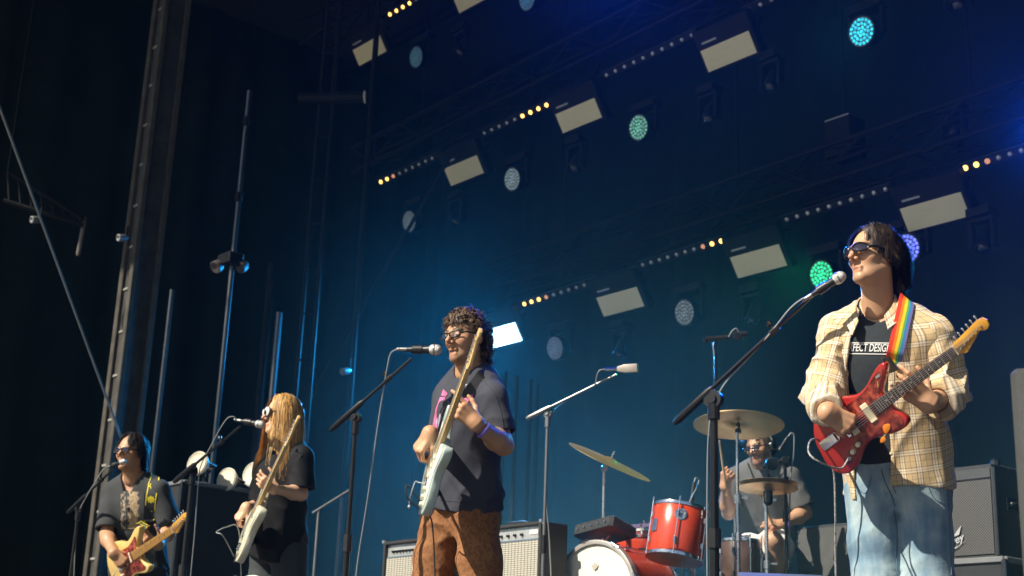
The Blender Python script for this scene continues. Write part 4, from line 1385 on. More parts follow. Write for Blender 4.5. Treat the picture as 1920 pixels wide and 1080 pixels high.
# ---- guitarist at the far left ------------------------------------------------------------
def build_p4():
    D = 9.2
    J = lambda x, y, d=0: P(x, y, D + d)
    pel, nek = J(262, 1085, .05), J(251, 900, .04)
    fc = yawdir(14)
    T = torso_frame(pel, nek, fc)
    L = (nek - pel).length
    shR, shL = J(212, 922, .06), J(299, 918, -.03)
    elR, wrR = J(200, 1003, -.10), J(213, 1037, -.33)
    elL, wrL = J(320, 992, -.05), J(297, 1022, -.26)
    root = root_at(pel, 'dark haired guitarist in sunglasses and grey printed tee with butterscotch guitar')
    HM = head_frame(J(245, 850, .04), 22, -2, 2)
    hR = hand_frame(wrR, cv(.7, -.68, .15), cv(-.2, .25, .95))
    hL = hand_frame(wrL, cv(-.6, .5, .4), cv(.1, -.55, .85))
    parts = [head_part(HM, nek, SK4, 0.0042, brow=(0.03, 0.02, 0.014), scale=1.0, stubble=0.25),
             chest_part(T, L, shL, shR, SK4, 0.009),
             arm_part(shR, elR, wrR, hR, -1, SK4, STRUM, 0.004, bare_from=0.5),
             arm_part(shL, elL, wrL, hL, 1, SK4, FRET, 0.004, bare_from=0.5)]
    body_obj(root, parts, skin_mat('skin_tan', SK4))
    mt = cloth_mat('faded_charcoal_cotton', (0.045, 0.049, 0.054))
    te = tee(T, L, shL, elL, shR, elR, mt, root, e=0.022, hem=-0.10, frac=0.88, sr=(0.062, 0.085), inner=0.056, neck=nek, neck_r=0.074, vneck=0.05, seed=25, fold=0.010, waist=1.18, h=0.008)
    tb = bvh_of(te)
    t = NT('faded_print')
    uv = t.n('Attribute', attribute_name='uvw').outputs['Vector']
    nz = t.n('TexNoise', i_Vector=uv, i_Scale=9.0, i_Detail=4.0).outputs['Fac']
    c = t.ramp(nz, [(0.38, (0.05, 0.045, 0.04)), (0.5, (0.20, 0.16, 0.12)), (0.6, (0.36, 0.30, 0.22)), (0.7, (0.55, 0.5, 0.42))])
    sx_ = t.n('SeparateXYZ', i_Vector=uv)
    xx = t.math('ABSOLUTE', t.math('SUBTRACT', sx_.outputs['X'], 0.55))
    mid = t.math('LESS_THAN', t.math('ADD', xx, t.math('MULTIPLY', t.math('SUBTRACT', nz, 0.5), 0.5)), 0.2)
    c = t.mix(t.math('MULTIPLY', mid, 0.55), c, (0.42, 0.31, 0.18))
    lf = t.math('LESS_THAN', t.math('ABSOLUTE', t.math('SUBTRACT', sx_.outputs['X'], 0.12)), 0.1)
    edge = t.math('MAXIMUM', mid, t.math('MULTIPLY', lf, t.math('GREATER_THAN', nz, 0.47)))
    c = t.mix(edge, (0.04, 0.043, 0.048), c)
    t.set(Base_Color=c, Roughness=0.9)
    patch('tshirt_print', t.m, te, [(226, 922), (270, 922), (270, 992), (226, 992)], [tb], 0.003, (12, 16))
    hipR, hipL = J(236, 1105, .06), J(288, 1107, -.0)
    knR, knL = J(232, 1220, -.04), J(292, 1220, -.08)
    anR, anL = J(230, 1330, .06), J(295, 1332, .02)
    for q in (anR, anL): q.z = 0.09
    trousers(T, hipL, knL, anL, hipR, knR, anR, cloth_mat('black_denim', (0.016, 0.018, 0.022)), root, r=(0.098, 0.088, 0.085), top=0.04, h=0.009, fold=0.007, seed=28)
    for q in (anR, anL): shoe(q, fc, m_shoe, root)
    cols = [(0.010, 0.008, 0.007), (0.018, 0.013, 0.011), (0.03, 0.024, 0.02)]
    def acc(u): return (u[:, 2] > 0.55 - 1.3 * np.clip(-u[:, 1] + 0.45, 0, 1.2)) & ~((u[:, 1] > 0.40) & (u[:, 2] < 0.80) & (np.abs(u[:, 0]) < 0.75))
    def ini(u):
        s_ = np.where(u[:, 0] > 0.1, 1.0, -1.0)
        return np.stack([s_ * 1.0, -0.35 + 0.15 * u[:, 1], 0.15 + 0 * s_], 1) + u * 0.2
    strands(HM, 500, acc, ini, lambda u: np.where(u[:, 1] > 0.1, 0.13, 0.14), 'hair', m_hair, root, cols, steps=12, grav=1.2, stiff=0.38, r=0.0015, kids=9, spreadr=0.007, seed=34, curl=(0.006, 5), jitter=0.25, clump=0.4, coh=0.85, colliders=[((0, 0.0, -0.03), (0.083, 0.086, 0.1))], lift=0.009)
    glasses(HM, root, 'rect', m_black_plastic, m_lens_dark)
    b = MB()
    pts = catmull([hit(*q, [tb, bvh_of(root.children[0])], 0.004)[0] for q in ((233, 897), (238, 906), (244, 914), (249, 907), (254, 897))], 4)
    b.tube(pts, 0.0016, 5); b.ell(hit(244, 919, [tb], 0.006)[0], (0.006, 0.004, 0.011))
    b.build('necklace', mat('silver', (0.8, 0.8, 0.78), 0.25, 1.0), root)
    return dict(root=root, T=T, L=L, shirt=[tb], face=fc)

# ---- drummer --------------------------------------------------------------------------
def build_p5():
    D = 9.35
    J = lambda x, y, d=0: P(x, y, D + d)
    pel, nek = J(1432, 1020, .12), J(1430, 872, .04)
    fc = yawdir(24)
    T = torso_frame(pel, nek, fc)
    L = (nek - pel).length
    shR, shL = J(1378, 896, .10), J(1482, 894, -.04)
    elR, wrR = J(1366, 962, -.02), J(1360, 912, -.22)
    elL, wrL = J(1510, 962, -.10), J(1464, 984, -.30)
    root = root_at(pel, 'seated drummer in grey tee and white shorts with drumsticks and headphones', 0.6)
    HM = head_frame(J(1424, 838, -.02), 42, 14, 4)
    hR = hand_frame(wrR, cv(.05, .9, .35), cv(-.5, .1, .85))
    hL = hand_frame(wrL, cv(-.85, .15, .4), cv(.15, .75, .6))
    GRIP = dict(curl=((70, 80, 50), (78, 85, 50), (80, 85, 50), (80, 80, 50)), thumb=((0.45, 0.75, -0.6), (0.0, 0.75, -0.7), (-0.2, 0.7, -0.6)))
    parts = [head_part(HM, nek, SK5, 0.0042, brow=(0.04, 0.026, 0.02), scale=0.98, beard=0.75, mouth=0.003),
             chest_part(T, L, shL, shR, SK5, 0.009),
             arm_part(shR, elR, wrR, hR, -1, SK5, GRIP, 0.004, bare_from=0.4),
             arm_part(shL, elL, wrL, hL, 1, SK5, GRIP, 0.004, bare_from=0.4)]
    knL, anL = J(1450, 1014, -.42), J(1462, 1190, -.36)
    knR, anR = J(1405, 1030, -.42), J(1395, 1190, -.30)
    for a in (anL, anR): a.z = 0.69
    hipL, hipR = J(1462, 1028, .06), J(1405, 1030, .14)
    for hp, kn, an in ((hipL, knL, anL), (hipR, knR, anR)):
        cf = kn.lerp(an, 0.3)
        f = union([cap(hp, kn, 0.078, 0.06), cap(kn, cf, 0.056, 0.058), cap(cf, an, 0.056, 0.036)], 0.02)
        lo, hi = bounds([hp, kn, an], 0.09)
        v, q = surface(f, lo, hi, 0.008)
        parts.append((v, q, np.tile(np.array((*SK5, 1.0)), (len(v), 1))))
    body_obj(root, parts, skin_mat('skin_ruddy', SK5))
    mt = cloth_mat('grey_cotton', (0.105, 0.108, 0.112))
    te = tee(T, L, shL, elL, shR, elR, mt, root, e=0.022, hem=0.04, frac=0.82, sr=(0.066, 0.082), inner=0.056, neck=nek, neck_r=0.07, seed=35, fold=0.012, waist=1.15, h=0.008)
    wh = cloth_mat('white_cotton', (0.72, 0.72, 0.70), 0.06)
    f = union([cap(hipL, hipL.lerp(knL, 0.9), 0.1, 0.098), cap(hipR, hipR.lerp(knR, 0.9), 0.1, 0.105), ellip(pel, (0.18, 0.15, 0.11))], 0.03)
    f = both(f, plane(hipL.lerp(knL, 0.86), (knL - hipL)), 0.006)
    lo, hi = bounds([hipL, hipR, knL, knR, pel], 0.13)
    sdf_obj('shorts', folds(f, 0.008, (1, 0.4, 0.4), 40, 5), lo, hi, 0.008, wh, root)
    for q in (anR, anL): shoe(q, fc, m_shoe, root)
    cols = [(0.014, 0.010, 0.008), (0.024, 0.017, 0.013)]
    strands(HM, 200, lambda u: (u[:, 2] > 0.5 - 1.25 * np.clip(-u[:, 1] + 0.45, 0, 1.2)), lambda u: u * 0.5 + np.array((0.2, -0.5, 0.1)), lambda u: np.full(len(u), 0.07), 'hair', m_hair, root, cols, steps=8, grav=1.0, stiff=0.5, r=0.003, kids=6, spreadr=0.007, seed=44, curl=(0.005, 6))
    glasses(HM, root, 'rect', m_black_plastic, m_lens_dark)
    # headphones
    b = MB(); c = MB()
    arc = [(0.092 * math.cos(a), -0.015, 0.012 + 0.122 * math.sin(a)) for a in [math.pi * k / 14 for k in range(15)]]
    b.tube(arc, 0.008, 8, HM)
    for sx in (-1, 1):
        c.lathe([(0.0, 0.018), (0.028, 0.016), (0.034, 0.006), (0.034, -0.014), (0, -0.014)][::-1], 18, HM @ Matrix.Translation((sx * 0.092, -0.012, -0.006)) @ Matrix.Rotation(R_(90 * sx), 4, 'Y'))
    ho = b.build('headphones', mat('grey_headband', (0.42, 0.40, 0.37), 0.5), root)
    c.build('ear_cup', m_black_plastic, ho)
    wristband(hL, root, 0.033, mat('violet_band', (0.16, 0.12, 0.5), 0.6), -0.04)
    wood = mat('hickory', (0.62, 0.46, 0.26), 0.5)
    for a_, b_, lab in (((1361, 912, 9.10), (1349, 826, 8.98), 'wooden drumstick raised beside the tall mic stand'), ((1450, 987, 9.00), (1402, 868, 8.85), 'wooden drumstick crossing behind the small cymbal')):
        p, q = P(*a_), P(*b_)
        p2 = p - (q - p).normalized() * 0.07
        s_ = MB(); s_.tube([p2, p2.lerp(q, 0.75), p2.lerp(q, 0.96), p2.lerp(q, 0.975), q], [0.0085, 0.008, 0.0045, 0.006, 0.004], 8)
        tag(s_.build('drumstick', wood, None, origin=p2), lab, 'drumstick', 'drumsticks in the hands')
    return dict(root=root, T=T, L=L, shirt=[bvh_of(te)], face=fc)
P1 = build_p1()
P2 = build_p2()
P3 = build_p3()
P4 = build_p4()
P5 = build_p5()
# ------------------------------------------------------------------ guitars
m_chrome = mat('chrome', (0.82, 0.82, 0.84), 0.14, 1.0, vary=0.05, rvary=0.05)
m_steel = mat('string_steel', (0.75, 0.74, 0.72), 0.3, 1.0)
m_cream = mat('cream_plastic', (0.78, 0.70, 0.48), 0.4)
m_maple = mat('amber_maple', (0.60, 0.29, 0.03), 0.3, vary=0.18, scale=9, coat=0.4)
m_maple2 = mat('pale_maple', (0.66, 0.45, 0.2), 0.35, vary=0.15, scale=9, coat=0.3)
m_rosewood = mat('rosewood', (0.055, 0.026, 0.016), 0.5, vary=0.35, scale=40)
m_leather = mat('black_leather', (0.014, 0.014, 0.016), 0.55, bump=0.3)
def tortoise_mat():
    t = NT('red_tortoise')
    n1 = t.noise(34, 4)
    t.set(Base_Color=t.ramp(n1, [(0.36, (0.05, 0.008, 0.006)), (0.5, (0.20, 0.025, 0.018)), (0.64, (0.36, 0.07, 0.04))]), Roughness=0.22, Coat_Weight=0.3)
    return t.m
m_tort = tortoise_mat()
JAZZ = [(-.192, -.03), (-.175, .04), (-.13, .105), (-.06, .148), (.02, .152), (.09, .122), (.15, .098), (.205, .104), (.26, .128), (.315, .146), (.345, .138), (.338, .112), (.295, .078), (.258, .050), (.246, .030),
        (.246, -.030), (.25, -.056), (.268, -.092), (.268, -.126), (.236, -.144), (.185, -.138), (.12, -.114), (.055, -.104), (-.005, -.122), (-.07, -.158), (-.132, -.168), (-.178, -.14), (-.198, -.088)]
STRAT = [(-.138, .0), (-.126, .07), (-.086, .127), (-.02, .155), (.05, .146), (.11, .117), (.16, .107), (.21, .121), (.265, .146), (.31, .15), (.328, .138), (.312, .112), (.272, .08), (.245, .052), (.235, .03),
         (.235, -.03), (.238, -.052), (.258, -.084), (.283, -.108), (.277, -.131), (.24, -.141), (.19, -.128), (.14, -.112), (.09, -.117), (.04, -.144), (-.02, -.168), (-.085, -.156), (-.126, -.1)]
TELE = [(-.135, .0), (-.125, .07), (-.085, .13), (-.02, .155), (.05, .145), (.11, .112), (.16, .105), (.21, .13), (.255, .14), (.27, .11), (.262, .06), (.255, .03), (.235, .03), (.235, -.03),
        (.24, -.05), (.262, -.085), (.282, -.108), (.272, -.134), (.235, -.142), (.18, -.122), (.13, -.108), (.08, -.118), (.03, -.146), (-.03, -.165), (-.09, -.15), (-.127, -.09)]
PG_J = [(-.10, -.10), (-.05, -.085), (.0, -.06), (.03, -.03), (.02, .02), (.02, .06), (.07, .085), (.13, .085), (.19, .09), (.25, .112), (.31, .128), (.325, .12), (.30, .095), (.26, .065), (.236, .034), (.236, -.034), (.24, -.06), (.252, -.09), (.25, -.118), (.23, -.13), (.18, -.125), (.12, -.103), (.05, -.092), (-.01, -.11), (-.06, -.135), (-.105, -.13)]
PG_S = [(-.03, -.06), (.0, -.04), (.025, .02), (.04, .06), (.085, .075), (.14, .072), (.20, .085), (.25, .105), (.255, .08), (.236, .05), (.228, .032), (.228, -.034), (.23, -.055), (.245, -.085), (.258, -.104), (.24, -.118), (.19, -.112), (.13, -.098), (.07, -.108), (.02, -.132), (-.035, -.14), (-.075, -.13), (-.06, -.09)]
HEAD = [(.648, .0215), (.664, .030), (.70, .034), (.76, .043), (.802, .05), (.83, .046), (.842, .026), (.836, .004), (.818, -.006), (.80, -.002), (.788, .008), (.772, .002), (.748, -.010), (.712, -.024), (.686, -.036), (.672, -.034), (.662, -.024), (.648, -.0215)]
def guitar(bridge, nut, zh, label, outline, bm, pgm, fbm, hm, pg=None, kind='jazz', thick=0.044, frets_apart=False, bs=1.0):
    s = (nut - bridge).length / 0.648
    M = aim(bridge, nut - bridge, zh) @ Matrix.Diagonal((s, s, s, 1))
    g = thing('electric_guitar', M @ Vector((-0.1, 0, 0)), label, 'guitar', 'electric guitars being played')
    bz = -0.012                               # top face of the body below the strings
    outline = [(x * bs if x < .2 else x, y * bs) for x, y in outline]; pg = [(x * bs if x < .2 else x, y * bs) for x, y in pg] if pg else pg
    b = MB(); b.prism(catmull(outline, 5, True), bz - thick, bz, 0.007, M); body = b.build('guitar_body', bm, g, 50)
    if pg:
        b = MB(); b.prism(catmull(pg, 4, True), bz + 0.0005, bz + 0.003, 0.0008, M); guard = b.build('pickguard', pgm, g, 50)
    # neck, fingerboard, frets
    def taper(z0, z1, x0, x1, w0, w1, name, m, extra=0):
        b = MB(); b.prism([(x0, -w0), (x1, -w1), (x1, w1), (x0, w0)], z0, z1, 0.002, M); return b.build(name, m, g)
    nb = MB()
    prof = []
    for x, w, t in ((.19, .0275, .022), (.4, .0255, .021), (.6, .022, .019), (.648, .0213, .018)):
        prof.append([(x, w * math.cos(a), -0.010 - t * math.sin(a)) for a in [math.pi * k / 8 for k in range(9)]])
    vs_ = [p for r_ in prof for p in r_]
    fs = []
    for i in range(3):
        for k in range(8):
            fs.append((i * 9 + k, i * 9 + k + 1, (i + 1) * 9 + k + 1, (i + 1) * 9 + k))
        fs.append((i * 9, (i + 1) * 9, (i + 1) * 9 + 8, i * 9 + 8))
    fs += [tuple(range(8, -1, -1)), tuple(27 + k for k in range(9))]
    nb.add(vs_, fs, M); nb.build('neck', hm, g)
    fb = taper(-0.0098, -0.004, .168, .648, .0285, .0215, 'fretboard', fbm)
    fr = MB()
    for n in range(1, 22):
        x = .648 * 2 ** (-n / 12)
        if x < .175: break
        w = .0215 + (.0285 - .0215) * (.648 - x) / .48 - .001
        q = MB() if frets_apart else fr
        q.box((.0022, 2 * w, .0016), (x, 0, -.0034), M)
        if frets_apart: q.build('fret', m_steel, fb)
    if not frets_apart: tag(fr.build('fret', m_steel, fb), kind='stuff')
    for n in (3, 5, 7, 9, 12, 15, 17):
        x = .648 * (2 ** (-(n - 1) / 12) + 2 ** (-n / 12)) / 2
        for yy in ((-.009, .009) if n == 12 else (0,)):
            q = MB(); q.lathe([(.0036, -.0042), (.0036, -.0037), (0, -.0036)], 10, M @ Matrix.Translation((x, yy, 0)))
            q.build('fret_marker', mat('pearl', (.75, .72, .64), .3) if fbm is m_rosewood else m_black_plastic, fb)
    b = MB(); b.prism(HEAD if kind != 'tele' else [(x, y * (.8 if y > 0 else .75)) for x, y in HEAD], -.022, -.008, .002, M @ Matrix.Rotation(R_(0), 4, 'Y')); hd = b.build('headstock', hm, g)
    b = MB(); b.box((.005, .043, .006), (.650, 0, -.005), M); b.build('nut', m_cream, hd)
    pegs = []
    for k in range(6):
        x = .678 + k * .0255
        y = -.012 + k * .0058 + .004
        q = MB(); q.lathe([(.0045, -.008), (.0045, .001), (.0035, .006), (0, .006)], 10, M @ Matrix.Translation((x, y, 0)))
        ye = .033 + k * .0037
        q.tube([(x, ye - .012, -.014), (x, ye + .008, -.014)], .0025, 6, M); q.ell((x, ye + .014, -.014), (.006, .008, .004), M, 8, 6)
        q.build('tuning_peg', m_chrome, hd)
        pegs.append((x, y))
    for k in range(6):
        y0 = (-.0262 + k * .0105); y1 = -.0165 + k * .0066
        q = MB(); q.tube([M @ Vector((-.005, y0, .0)), M @ Vector((.648, y1, -.0015)), M @ Vector((pegs[5 - k][0] if False else pegs[k][0], pegs[k][1], .0))], (.00055 + .00012 * k) * 1.2, 4)
        q.build('string', m_steel, g)
    # pickups, bridge, controls
    if kind == 'jazz':
        for x in (.034, .142):
            q = MB(); q.box((.037, .093, .010), (x, 0, bz + .006), M, .004); q.build('pickup', m_cream, g)
        q = MB(); q.box((.018, .078, .012), (-.002, 0, bz + .006), M, .003); q.build('bridge', m_chrome, g)
        q = MB(); q.prism([(-.155, -.022), (-.06, -.022), (-.05, -.012), (-.05, .012), (-.06, .022), (-.155, .022), (-.16, .0)], bz + .0005, bz + .0045, .001, M); q.box((.03, .044, .012), (-.075, 0, bz + .009), M, .004)
        q.build('tailpiece', m_chrome, g)
        for x, y in ((.005, -.085), (-.038, -.098)):
            q = MB(); q.lathe([(.0125, 0), (.0125, .004), (.0105, .014), (.009, .0155), (0, .0155)], 16, M @ Matrix.Translation((x, y, bz + .003))); q.build('control_knob', m_cream, g)
        q = MB(); q.lathe([(.011, 0), (.009, .004), (.007, .006), (0, .006)], 14, M @ Matrix.Translation((-.078, -.112, bz + .003))); q.build('output_jack', m_chrome, g)
        q = MB(); q.box((.024, .012, .003), (.285, .105, bz + .0045), M, .001); q.tube([(.27, .088, bz + .004), (.255, .066, bz + .006)], .002, 6, M); q.build('control_plate', m_chrome, g)
        om = mat('orange_ribbon', (.75, .22, .02), .5)
        for o in ([(.162, -.080), (.19, -.088), (.185, -.105), (.15, -.118), (.148, -.098)], [(.14, -.122), (.125, -.14), (.10, -.134), (.118, -.118)]):
            q = MB(); q.prism(catmull(o, 3, True), bz + .0035, bz + .008, .0015, M); q.build('orange_sticker', om, g)
        q = MB(); q.lathe([(.006, 0), (.005, .008), (0, .009)], 10, M @ Matrix.Translation((.142, -.118, bz + .004))); q.build('toggle_switch', m_chrome, g)
    else:
        xs = ((.035, -.10), (.09, 0), (.142, 0)) if kind == 'strat' else ((.012, -.16), (.142, 0))
        for x, rot in xs:
            q = MB(); q.box((.017, .068, .010), (0, 0, bz + .007), M @ Matrix.Translation((x, 0, 0)) @ Matrix.Rotation(rot, 4, 'Z'), .004); q.build('pickup', m_cream if kind == 'strat' else m_chrome, g)
        q = MB(); q.box((.034, .082, .006), (-.008, 0, bz + .003), M, .002)
        for k in range(6): q.box((.016, .0095, .006), (-.004, -.0262 + k * .0105, bz + .009), M, .0015)
        q.build('bridge', m_chrome, g)
        for x, y in ((-.005, -.072), (-.035, -.093), (-.062, -.115)) if kind == 'strat' else ((-.03, -.075), (-.06, -.075)):
            q = MB(); q.lathe([(.0125, 0), (.0115, .006), (.009, .015), (0, .0165)], 16, M @ Matrix.Translation((x, y, bz + .003))); q.build('control_knob', m_cream if kind == 'strat' else m_chrome, g)
        if kind == 'strat':
            q = MB(); q.tube(catmull([M @ Vector(p) for p in ((-.012, -.03, bz + .006), (-.01, -.033, bz + .04), (.0, -.05, bz + .06), (-.07, -.085, bz + .062), (-.105, -.09, bz + .056))], 5), .0026, 7); q.ell(M @ Vector((-.112, -.092, bz + .055)), (.006, .006, .009)); q.build('tremolo_arm', m_chrome, g)
        q = MB(); q.box((.05, .026, .003), (-.105, -.10, bz + .002), M, .001); q.build('output_jack', m_chrome, g)
    for x, y in ((.335, .13) if kind != 'tele' else (.26, .125), (-.19 if kind == 'jazz' else -.138, -.02)):
        pass
    return g, M
def strap(g, M, who, m, pts_px, width, horn, tail, leather=True, uvm=None, trees=None, name='strap', lift=.008):
    """Strap from the upper horn over the left shoulder, down the back to the tail pin."""
    T, L = who['T'], who['L']
    trees = trees or who['shirt']
    front = []
    for x, y in pts_px:
        p, n = hit(x, y, trees, lift)
        if p is not None: front.append((p, n))
    hp, tp = M @ Vector(horn), M @ Vector(tail)
    sh = front[0][0]
    back = [T @ Vector(q) for q in ((-0.085, -0.10, 1.0 * L), (-0.04, -0.155, 0.78 * L), (0.06, -0.165, 0.45 * L), (0.165, -0.09, 0.2 * L))]
    # front run with a leather end
    b = MB(); uv = []
    P_ = [hp.lerp(front[-1][0], 0.12)] + [p for p, n in front[::-1]]
    P_ = [Vector(q) for q in catmull(P_, 4)] if len(P_) > 2 else P_
    allp = P_ + [Vector(q) for q in catmull([P_[-1]] + back + [tp], 5)][1:]
    cen = T @ Vector((0, 0, 0.6 * L))
    ez = T.to_3x3() @ Vector((0, 0, 1))
    nf = len(P_); fn_ = [n for p, n in front[::-1]]
    W, N = [], []
    for i, p in enumerate(allp):
        t = (allp[min(i + 1, len(allp) - 1)] - allp[max(i - 1, 0)]).normalized()
        o = (p - cen); o -= ez * o.dot(ez) * 0.8
        if i < nf:
            q = fn_[min(len(fn_) - 1, max(0, int(round((i / 4.0) - 1))))]
            o = (sum(fn_, Vector()) / len(fn_)) * 0.25 + q * 0.15 - F * 0.9
        o = (o - t * o.dot(t)).normalized()
        w = t.cross(o).normalized()
        W.append(w * width); N.append(o)
    b.ribbon(allp, W, N, 0.003)
    me = b.mesh(name, 60)
    a = me.attributes.new('uvw', 'FLOAT_VECTOR', 'POINT')
    ln, acc = [0], 0
    for i in range(1, len(allp)):
        acc += (allp[i] - allp[i - 1]).length; ln.append(acc)
    uvw = []
    for i in range(len(allp)):
        for k in (0, 1, 1, 0): uvw.append((k, ln[i], 0))
    a.data.foreach_set('vector', np.array(uvw, np.float32).ravel())
    so = link_mesh(name, me, m, g)
    if leather:
        q = MB(); i1 = min(5, len(allp) - 1)
        q.ribbon([hp.lerp(allp[0], 0.3)] + [p + n * 0.0035 for p, n in zip(allp[:i1], N[:i1])], [W[0] * 0.75] + [w * 1.04 for w in W[:i1]], [N[0]] + N[:i1], 0.005)
        q.build('strap_end', m_leather, so)
    return so
def cable(name, pts, r, m, parent=None, label=None, origin=None, n=8, group=None):
    b = MB(); b.tube(catmull(pts, n), r, 6)
    o = b.build(name, m, parent, origin=origin if parent is None else None)
    if parent is None: tag(o, label, 'cable', group)
    return o
m_cable = mat('black_cable', (.02, .02, .022), .55)
m_gcable = mat('grey_cable', (.22, .24, .25), .5)

# red guitar ------------------------------------------------------------------------
m_red = mat('dakota_red_lacquer', (.36, .020, .016), .22, vary=.08, scale=4, coat=.6)
g1, M1 = guitar(P(1585, 806, 4.98), P(1790, 658, 4.68), cv(-.25, .12, 1), 'red offset electric guitar with cream pickups and rainbow strap', JAZZ, m_red, m_tort, m_rosewood, m_maple, PG_J, 'jazz', frets_apart=True, bs=.97)
def rainbow():
    t = NT('rainbow_webbing')
    x = t.n('SeparateXYZ', i_Vector=t.n('Attribute', attribute_name='uvw').outputs['Vector']).outputs['X']
    c = t.ramp(x, [(0, (.75, .05, .02)), (.24, (.85, .22, .015)), (.42, (.85, .60, .02)), (.60, (.10, .38, .10)), (.74, (.03, .20, .50)), (.88, (.16, .13, .36))], 'CONSTANT')
    t.set(Base_Color=c, Roughness=.7)
    t.bump(t.noise(400, 2), .3, .002)
    return t.m
strap(g1, M1, P1, rainbow(), [(1699, 566), (1696, 585), (1690, 615), (1684, 640), (1678, 662), (1674, 680)], .029, (.335, .125, -.02), (-.19, -.05, -.03), lift=.016)
cable('guitar_lead', [M1 @ Vector((-.078, -.112, .0)), M1 @ Vector((-.11, -.125, .05)), P(1540, 868, 4.86), P(1517, 850, 4.88), P(1520, 826, 4.93), P(1540, 830, 5.1), P(1562, 880, 5.12), P(1566, 960, 5.1), P(1567, 1075, 5.1), P(1575, 1300, 5.0), P(1600, 1372, 4.8)], .0036, mat('braided_cable', (.25, .25, .24), .6, vary=.8, scale=90), g1)
# pale blue guitar
m_sonic = mat('pale_blue_lacquer', (.42, .52, .50), .28, vary=.06, scale=4, coat=.5)
g2, M2 = guitar(P(797, 895, 6.02), P(872, 687, 5.72), cv(-1, .12, .10), 'pale blue electric guitar with maple neck held upright by middle singer', STRAT, m_sonic, mat('white_guard', (.7, .7, .66), .35), m_maple2, m_maple2, PG_S, 'strat')
strap(g2, M2, P2, m_leather, [(905, 705), (893, 722), (880, 740), (868, 760)], .026, (.325, .135, -.02), (-.135, -.02, -.03), leather=False)
cable('guitar_lead', [M2 @ Vector((-.105, -.10, .0)), P(763, 930, 5.95), P(765, 910, 5.98), P(800, 960, 6.1), P(812, 1000, 6.15), P(820, 1200, 6.1), P(830, 1345, 6.0)], .0035, m_cable, g2)
# cream guitar
m_cr = mat('aged_white_lacquer', (.66, .64, .50), .3, vary=.07, scale=5, coat=.4)
g3, M3 = guitar(P(455, 998, 7.92), P(532, 833, 7.66), cv(-1, .2, .16), 'aged white electric guitar played by the long haired singer', TELE, m_cr, mat('mint_guard', (.55, .58, .46), .35), m_maple2, m_maple2, PG_S, 'tele')
strap(g3, M3, P3, m_leather, [(560, 850), (548, 870), (535, 890), (522, 905)], .024, (.262, .12, -.02), (-.135, -.02, -.03), leather=False)
cable('guitar_lead', [M3 @ Vector((-.11, -.09, .0)), P(418, 1005, 7.8), P(406, 998, 7.82), P(425, 988, 7.85), P(446, 990, 7.98), P(452, 1060, 8.1), P(455, 1200, 8.1), P(460, 1310, 8.0)], .0035, m_gcable, g3)
# butterscotch guitar
m_but = mat('butterscotch_lacquer', (.66, .46, .16), .28, vary=.07, scale=5, coat=.5)
g4, M4 = guitar(P(222, 1060, 8.92), P(321, 994, 8.55), cv(-.3, .15, 1), 'butterscotch electric guitar with red pickguard and yellow floral strap', STRAT, m_but, m_tort, m_maple, m_maple, PG_S, 'strat')
def floral():
    t = NT('yellow_floral_webbing')
    uv = t.n('Attribute', attribute_name='uvw').outputs['Vector']
    sp = t.n('SeparateXYZ', i_Vector=uv)
    dx = t.math('MULTIPLY', t.math('SUBTRACT', sp.outputs['X'], .5), .06)
    dy = t.math('MULTIPLY', t.math('SUBTRACT', t.math('FRACT', t.math('DIVIDE', sp.outputs['Y'], .095)), .5), .095)
    rr = t.math('SQRT', t.math('ADD', t.math('MULTIPLY', dx, dx), t.math('MULTIPLY', dy, dy)))
    ang = t.math('ARCTAN2', dy, dx)
    pet = t.math('ADD', .021, t.math('MULTIPLY', t.math('SINE', t.math('MULTIPLY', ang, 8)), .004))
    fl = t.math('LESS_THAN', rr, pet)
    ed = t.math('GREATER_THAN', t.math('ABSOLUTE', t.math('SUBTRACT', sp.outputs['X'], .5)), .41)
    c = t.mix(t.math('MAXIMUM', fl, ed), (.03, .035, .04), (.72, .60, .02))
    t.set(Base_Color=c, Roughness=.75)
    return t.m
strap(g4, M4, P4, floral(), [(292, 890), (290, 900), (286, 925), (281, 950), (278, 975)], .034, (.32, .14, -.02), (-.135, -.02, -.03))
